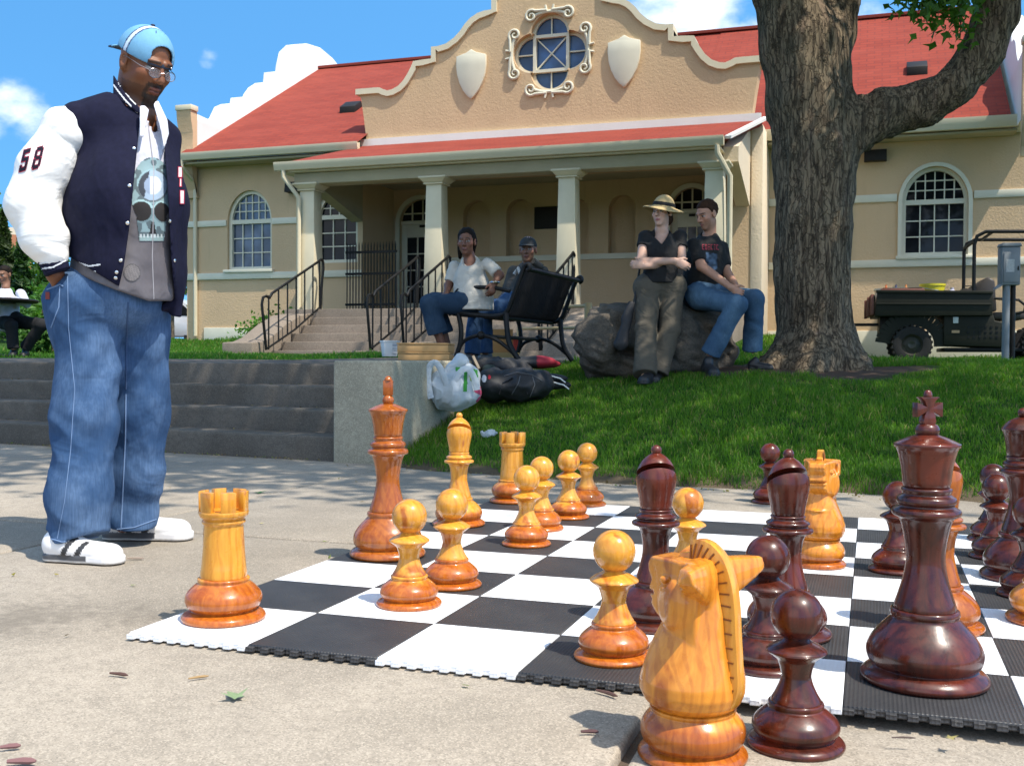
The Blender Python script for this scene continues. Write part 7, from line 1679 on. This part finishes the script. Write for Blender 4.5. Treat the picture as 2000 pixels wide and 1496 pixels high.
MB().tube([A(x, y, d) for x, y, d in ((1004, 536, DB-.13), (1012, 524, DB-.14), (1018, 540, DB-.17), (1010, 560, DB-.18))], .028, 8, sq=(1, .6)).build('white_collar', PM('pale_lining', (.52, .50, .47), .9), mB)
MB().tube([A(x, y, d) for x, y, d in ((1042, 510, DB-.06), (1056, 520, DB), (1052, 528, DB+.05), (1030, 522, DB+.12))], .034, 8).build('hood', M_HOOD, mB)
def ballcap(head, R, hs, mat, parent, brimdir=1):
    def f(P):
        q = ((P-np.asarray(head, f32)) @ R.astype(f32))/f32(hs); d = smax(ell(q, (0, -.012, .040), (.085, .104, .094)), .034+.12*np.maximum(0, -q[:, 1])*0-q[:, 2], .003)
        br = np.maximum(np.sqrt((q[:, 0]/.075)**2+((q[:, 1]-.08)/.085)**2)*.08-.08, np.abs(q[:, 2]-(.046-.22*(q[:, 1]-.09)-2.5*q[:, 0]**2))-.004); return np.minimum(d, np.maximum(br, .07-q[:, 1]))*f32(hs)
    return sdf_obj('cap', f, np.asarray(head)-.28, np.asarray(head)+.28, .006, mat, parent, slack=.02)
cpB = ballcap(hd, RB, 1.04, PM('charcoal_cap', (.025, .028, .03), .85, .2, 20), mB); bB = bvh_of(cpB)
patch('cap_badge', bB, (1020, 461, 1044, 475), 1, lambda x, y: (.42, .30, .28) if (abs(y-464-.05*(x-1032)) < 1.2 or abs(y-469) < 1.0) and (int(x) % 4) and abs(x-1032) < 9 else None, M_DECAL, cpB, .003)
shoe('shoe', A(930, 694, DB-.3), A(905, 694, DB-.5), mB, 5, .71, pal=[(.16, .16, .16), (.05, .05, .05), (.3, .3, .3)]); shoe('shoe', A(958, 690, DB+.1), A(934, 690, DB-.1), mB, 6, .71, pal=[(.16, .16, .16), (.05, .05, .05), (.3, .3, .3)])
# --- woman in the straw hat leaning on the boulder
DC = 9.12; hd = A(1293, 416, DC); J = dict(neck=A(1292, 448, DC+.02)); fz = land_z(*A(1262, 745, 8.85)[:2])
legsC = [(A(1266, 568, DC+.05), A(1262, 645, DC-.08), A(1260, 730, DC-.25)), (A(1312, 566, DC+.08), A(1308, 645, DC-.02), A(1283, 728, DC-.12))]
armsC = [(A(1260, 464, DC+.03), A(1252, 512, DC-.06), A(1318, 510, DC-.19)), (A(1328, 464, DC+.05), A(1331, 515, DC-.02), A(1258, 520, DC-.13))]
M_BLK = wrk(PM('black_jersey', (.0085, .0085, .009), .9, .25, 14, .2, 200, .001))
def vneck(P):
    q = (P-np.asarray(A(1292, 462, DC-.1), f32)); x = np.abs(q @ RC[0].astype(f32)); z = q[:, 2]; return np.maximum(np.maximum(x-(.075+(z-.03)*.75), -.085-z), q @ UY.astype(f32)-.12)
M_OLV = wrk(PM('olive_trousers', (.085, .072, .052), .92, .14, 10, .25, 260, .001))
wC, RCc, sC = figure('woman in a straw sun hat and black top with folded arms leaning on the boulder', A(1265, 745, 8.9), hd, -UY*.82-UX*.55+np.array([0, 0, .02]), 1.0, (.56, .34, .25), (.42, .15, .13), J, M_BLK, M_OLV, None,
    (lambda P, q: smax(sU(.03, ell(q, (0, -.020, .035), (.085, .100, .088)), ell(q, (0, -.06, -.05), (.075, .055, .06))), -ell(q, (0, .085, -.010), (.064, .088, .10)), .01), M_HAIRB), armsC, legsC,
    [(A(1293, 460, DC+.04), .080), (A(1292, 488, DC+.02), .130), (A(1290, 525, DC+.03), .132), (A(1289, 550, DC+.05), .150)],
    [(A(1318, 510, DC-.19), n_(UX*.75-UY*.1+np.array([0, 0, -.35])), UY, .5, -1), (A(1258, 520, DC-.13), n_(-UX*.9-UY*.25+np.array([0, 0, .12])), UY, 1.0, 1)], .30, vneck, brow=(.05, .03, .02), iris=(.08, .07, .05), legr=(.096, .074, .084), armr=.044, hem=lambda P: A(1290, 553, DC)[2]-P[:, 2])
shoe('shoe', A(1272, 735, 8.95), A(1252, 745, 8.66), wC, 7, fz+.005, pal=BK); shoe('shoe', A(1288, 730, 9.08), A(1276, 735, 8.80), wC, 8, fz+.01, pal=BK)
M_STRAW = PM('woven_straw', (.50, .36, .17), .8, .12, 40, .5, 120, .004)
def hat(P):
    q = ((P-np.asarray(hd, f32)) @ RCc.astype(f32)); q = q @ np.array([[math.cos(.16), 0, math.sin(.16)], [0, 1, 0], [-math.sin(.16), 0, math.cos(.16)]], f32).T
    d = smax(ell(q, (0, -.015, .045), (.093, .108, .112)), .030-q[:, 2], .004); d = smax(d, -(d+.007), .002) if False else d; r = np.sqrt((q[:, 0]/.93)**2+(q[:, 1]+.015)**2); br = np.maximum(r-.185, np.abs(q[:, 2]-(.048-.34*np.maximum(0, r-.10)+.03*np.sin(2*np.arctan2(q[:, 0], q[:, 1]))*np.maximum(0, r-.1)*4))-.0055); d = np.minimum(d, br)
    return smax(d, -np.maximum(ell(q, (0, -.012, .02), (.082, .098, .070)), -1), .003)
ht = sdf_obj('sun_hat', hat, hd-.28, hd+.30, .0062, M_STRAW, wC, slack=.02)
def hband(P):
    q = ((P-np.asarray(hd, f32)) @ RCc.astype(f32)); q = q @ np.array([[math.cos(.16), 0, math.sin(.16)], [0, 1, 0], [-math.sin(.16), 0, math.cos(.16)]], f32).T
    return np.maximum(ell(q, (0, -.015, .045), (.096, .111, .114)), np.abs(q[:, 2]-.072)-.0165)
sdf_obj('hat_band', hband, hd-.2, hd+.2, .0062, M_BLK, ht, slack=.02)
bgs = thing('shoulder_bag', 'slim black shoulder bag hanging beside the woman in the straw hat', 'bag', A(1218, 690, DC))
sdf_obj('pouch', lambda P: fcap(P, A(1232, 595, DC-.03), A(1212, 672, DC-.08), .035, .058, UY, .5)-.006*fbm(P, 12, 2), A(1222, 640, DC)-.4, A(1222, 640, DC)+.4, .009, M_NYLON, bgs, slack=.04)
MB().tube([A(1236, 605, DC-.03), A(1244, 560, DC+.0), A(1250, 520, DC+.12)], .010, 6).build('strap', M_NYLON, bgs)
# --- man beside her on the boulder
DD = 9.35; hd2 = A(1381, 420, DD-.05); J = dict(neck=A(1386, 456, DD))
legsD = [(A(1368, 582, DD-.08), A(1440, 594, DD-.42), A(1388, 690, DD-.30)), (A(1398, 578, DD+.08), A(1474, 584, DD-.25), A(1470, 682, DD-.12))]
armsD = [(A(1356, 478, DD-.10), A(1370, 520, DD-.22), A(1428, 562, DD-.40)), (A(1408, 484, DD+.06), A(1418, 530, DD-.02), A(1438, 560, DD-.30))]
mD, RD, sD = figure('man in a black printed tee and faded jeans sitting on the boulder by the trunk', A(1420, 715, DD), hd2, -UX*.80-UY*.52+np.array([0, 0, -.30]), 1.03, (.42, .22, .145), (.32, .13, .10), J, M_BLK, M_DENIML, None, (shorthair(), M_HAIRB), armsD, legsD,
    [(A(1383, 470, DD+.02), .095), (A(1380, 498, DD), .158), (A(1374, 540, DD+.02), .165), (A(1370, 572, DD+.04), .172)],
    [(A(1428, 562, DD-.40), n_(UX*.8-UY*.1+np.array([0, 0, -.5])), n_(-UY-UX*.2), .9, 1), (A(1438, 560, DD-.30), n_(-UX*.2-UY*.4+np.array([0, 0, -.8])), n_(-UX), .8, -1)], .62, lambda P: ell(P, A(1380, 452, DD-.05), (.065, .08, .05)), stub=.22, legr=(.088, .068, .072), armr=.044, brow=(.03, .015, .01))
kD = bvh_of(sD)
def glyphs(X, Y):
    y = Y-(483+.03*(X-1385)); w = (X-1371)/5.6; k = int(w); f = w-k
    if X < 1371 or k > 5 or abs(y) > 5.5 or f > .82: return None
    return (.42, .06, .08) if (f < .26 or f > .58 or abs(abs(y)-4.6) < 1.4 or (k % 2 == 0 and abs(y) < 1.1)) else None
patch('tee_lettering', kD, (1366, 474, 1408, 492), 1.0, glyphs, M_DECAL, sD, .003)
patch('tee_picture', kD, (1357, 490, 1404, 530), 1.5, lambda X, Y: (np.array((.055, .085, .13))*(1+.9*vnoise(np.array([[X*.22, Y*.22, 1]], f32))[0])) if inpoly(X, Y, [(1378, 491), (1402, 496), (1402, 529), (1358, 527), (1357, 513), (1376, 512)]) else None, M_DECAL, sD, .003)
fzD = .705
for hl, toe, k in ((A(1379, 682, DD-.28), A(1396, 722, DD-.62), 9), (A(1462, 696, DD-.12), A(1512, 702, DD-.22), 10)):
    shoe('shoe', hl, toe, mD, k, float(min(land_z(*hl[:2]), land_z(*toe[:2])))+.03, pal=BK)
# --- man at the far table
DE = 15.1; hd3 = A(9, 537, DE); J = dict(neck=A(11, 562, DE))
legsE = [(A(28, 628, DE), A(82, 634, DE-.3), A(50, 678, DE-.2)), (A(2, 628, DE), A(22, 636, DE-.4), A(26, 680, DE-.4))]
armsE = [(A(-18, 574, DE), A(-30, 595, DE-.1), A(2, 584, DE-.32)), (A(40, 574, DE), A(52, 594, DE-.1), A(24, 583, DE-.34))]
mE, RE, sE = figure('man in an open white shirt sitting behind the round table at the far left', A(15, 680, DE), hd3, -UY*.9-UX*.25+np.array([0, 0, -.2]), 1.03, (.26, .13, .08), (.22, .09, .07), J, PM('white_shirt', (.58, .60, .68), .9, .06, 12, .2, 200), PM('black_cotton', (.010, .010, .012), .9, .2, 12), None, (shorthair(), M_HAIRD), armsE, legsE,
    [(A(11, 574, DE+.02), .10), (A(11, 595, DE), .16), (A(14, 626, DE), .17)], [(A(2, 584, DE-.32), UX, np.array([0, 0, -1.]), .3, 1), (A(24, 583, DE-.34), -UX, np.array([0, 0, -1.]), .3, -1)], 1.95, lambda P: smax(ell(P, A(10, 570, DE-.14), (.05, .10, .12)), P[:, 2]*0-1, .01), h=.011, legr=(.085, .07, .065))
zE = float(land_z(*legsE[0][2][:2]))
shoe('shoe', A(52, 680, DE), A(42, 680, DE-.3), mE, 11, zE+.01, pal=BK); shoe('shoe', A(28, 680, DE-.2), A(22, 680, DE-.5), mE, 12, zE+.01, pal=BK)

# green print on the carrier bag
bB = bvh_of(PRINT_BAG)
patch('green_print', bB, (884, 712, 936, 768), 1.2, lambda x, y: (.06, .30, .05) if inpoly(x, y, [(890, 716), (908, 720), (932, 722), (934, 738), (926, 738), (924, 730), (914, 730), (912, 766), (903, 766), (906, 728), (889, 726)]) else ((.30, .45, .10) if inpoly(x, y, [(916, 732), (928, 742), (918, 746)]) else None), M_DECAL, PRINT_BAG, .004)
patch('pink_print', bB, (918, 752, 950, 792), 1.2, lambda x, y: (.50, .07, .14) if inpoly(x, y, [(940, 754), (947, 764), (944, 780), (932, 790), (928, 782), (937, 772), (922, 764)]) else None, M_DECAL, PRINT_BAG, .003)
bK = bvh_of(PACK)
patch('badge', bK, (938, 726, 962, 750), 1.1, lambda x, y: (.62, .60, .60) if ((x-946)/5)**2+((y-740)/8)**2 < 1 else ((.45, .03, .04) if ((x-956)/3.5)**2+((y-737)/5)**2 < 1 else None), M_DECAL, PACK, .004)
for pl in ([(985, 735), (1010, 728), (1040, 733), (1058, 744)], [(1000, 770), (1012, 750), (1016, 735)], [(1035, 775), (1044, 752), (1040, 736)]):
    z_ = surf_path(bK, pl, .003, 4)
    if len(z_) > 2: MB().tube(z_, .004, 6).build('zip_seam', PM('grey_zip', (.09, .09, .095), .4, .1, 20), PACK)
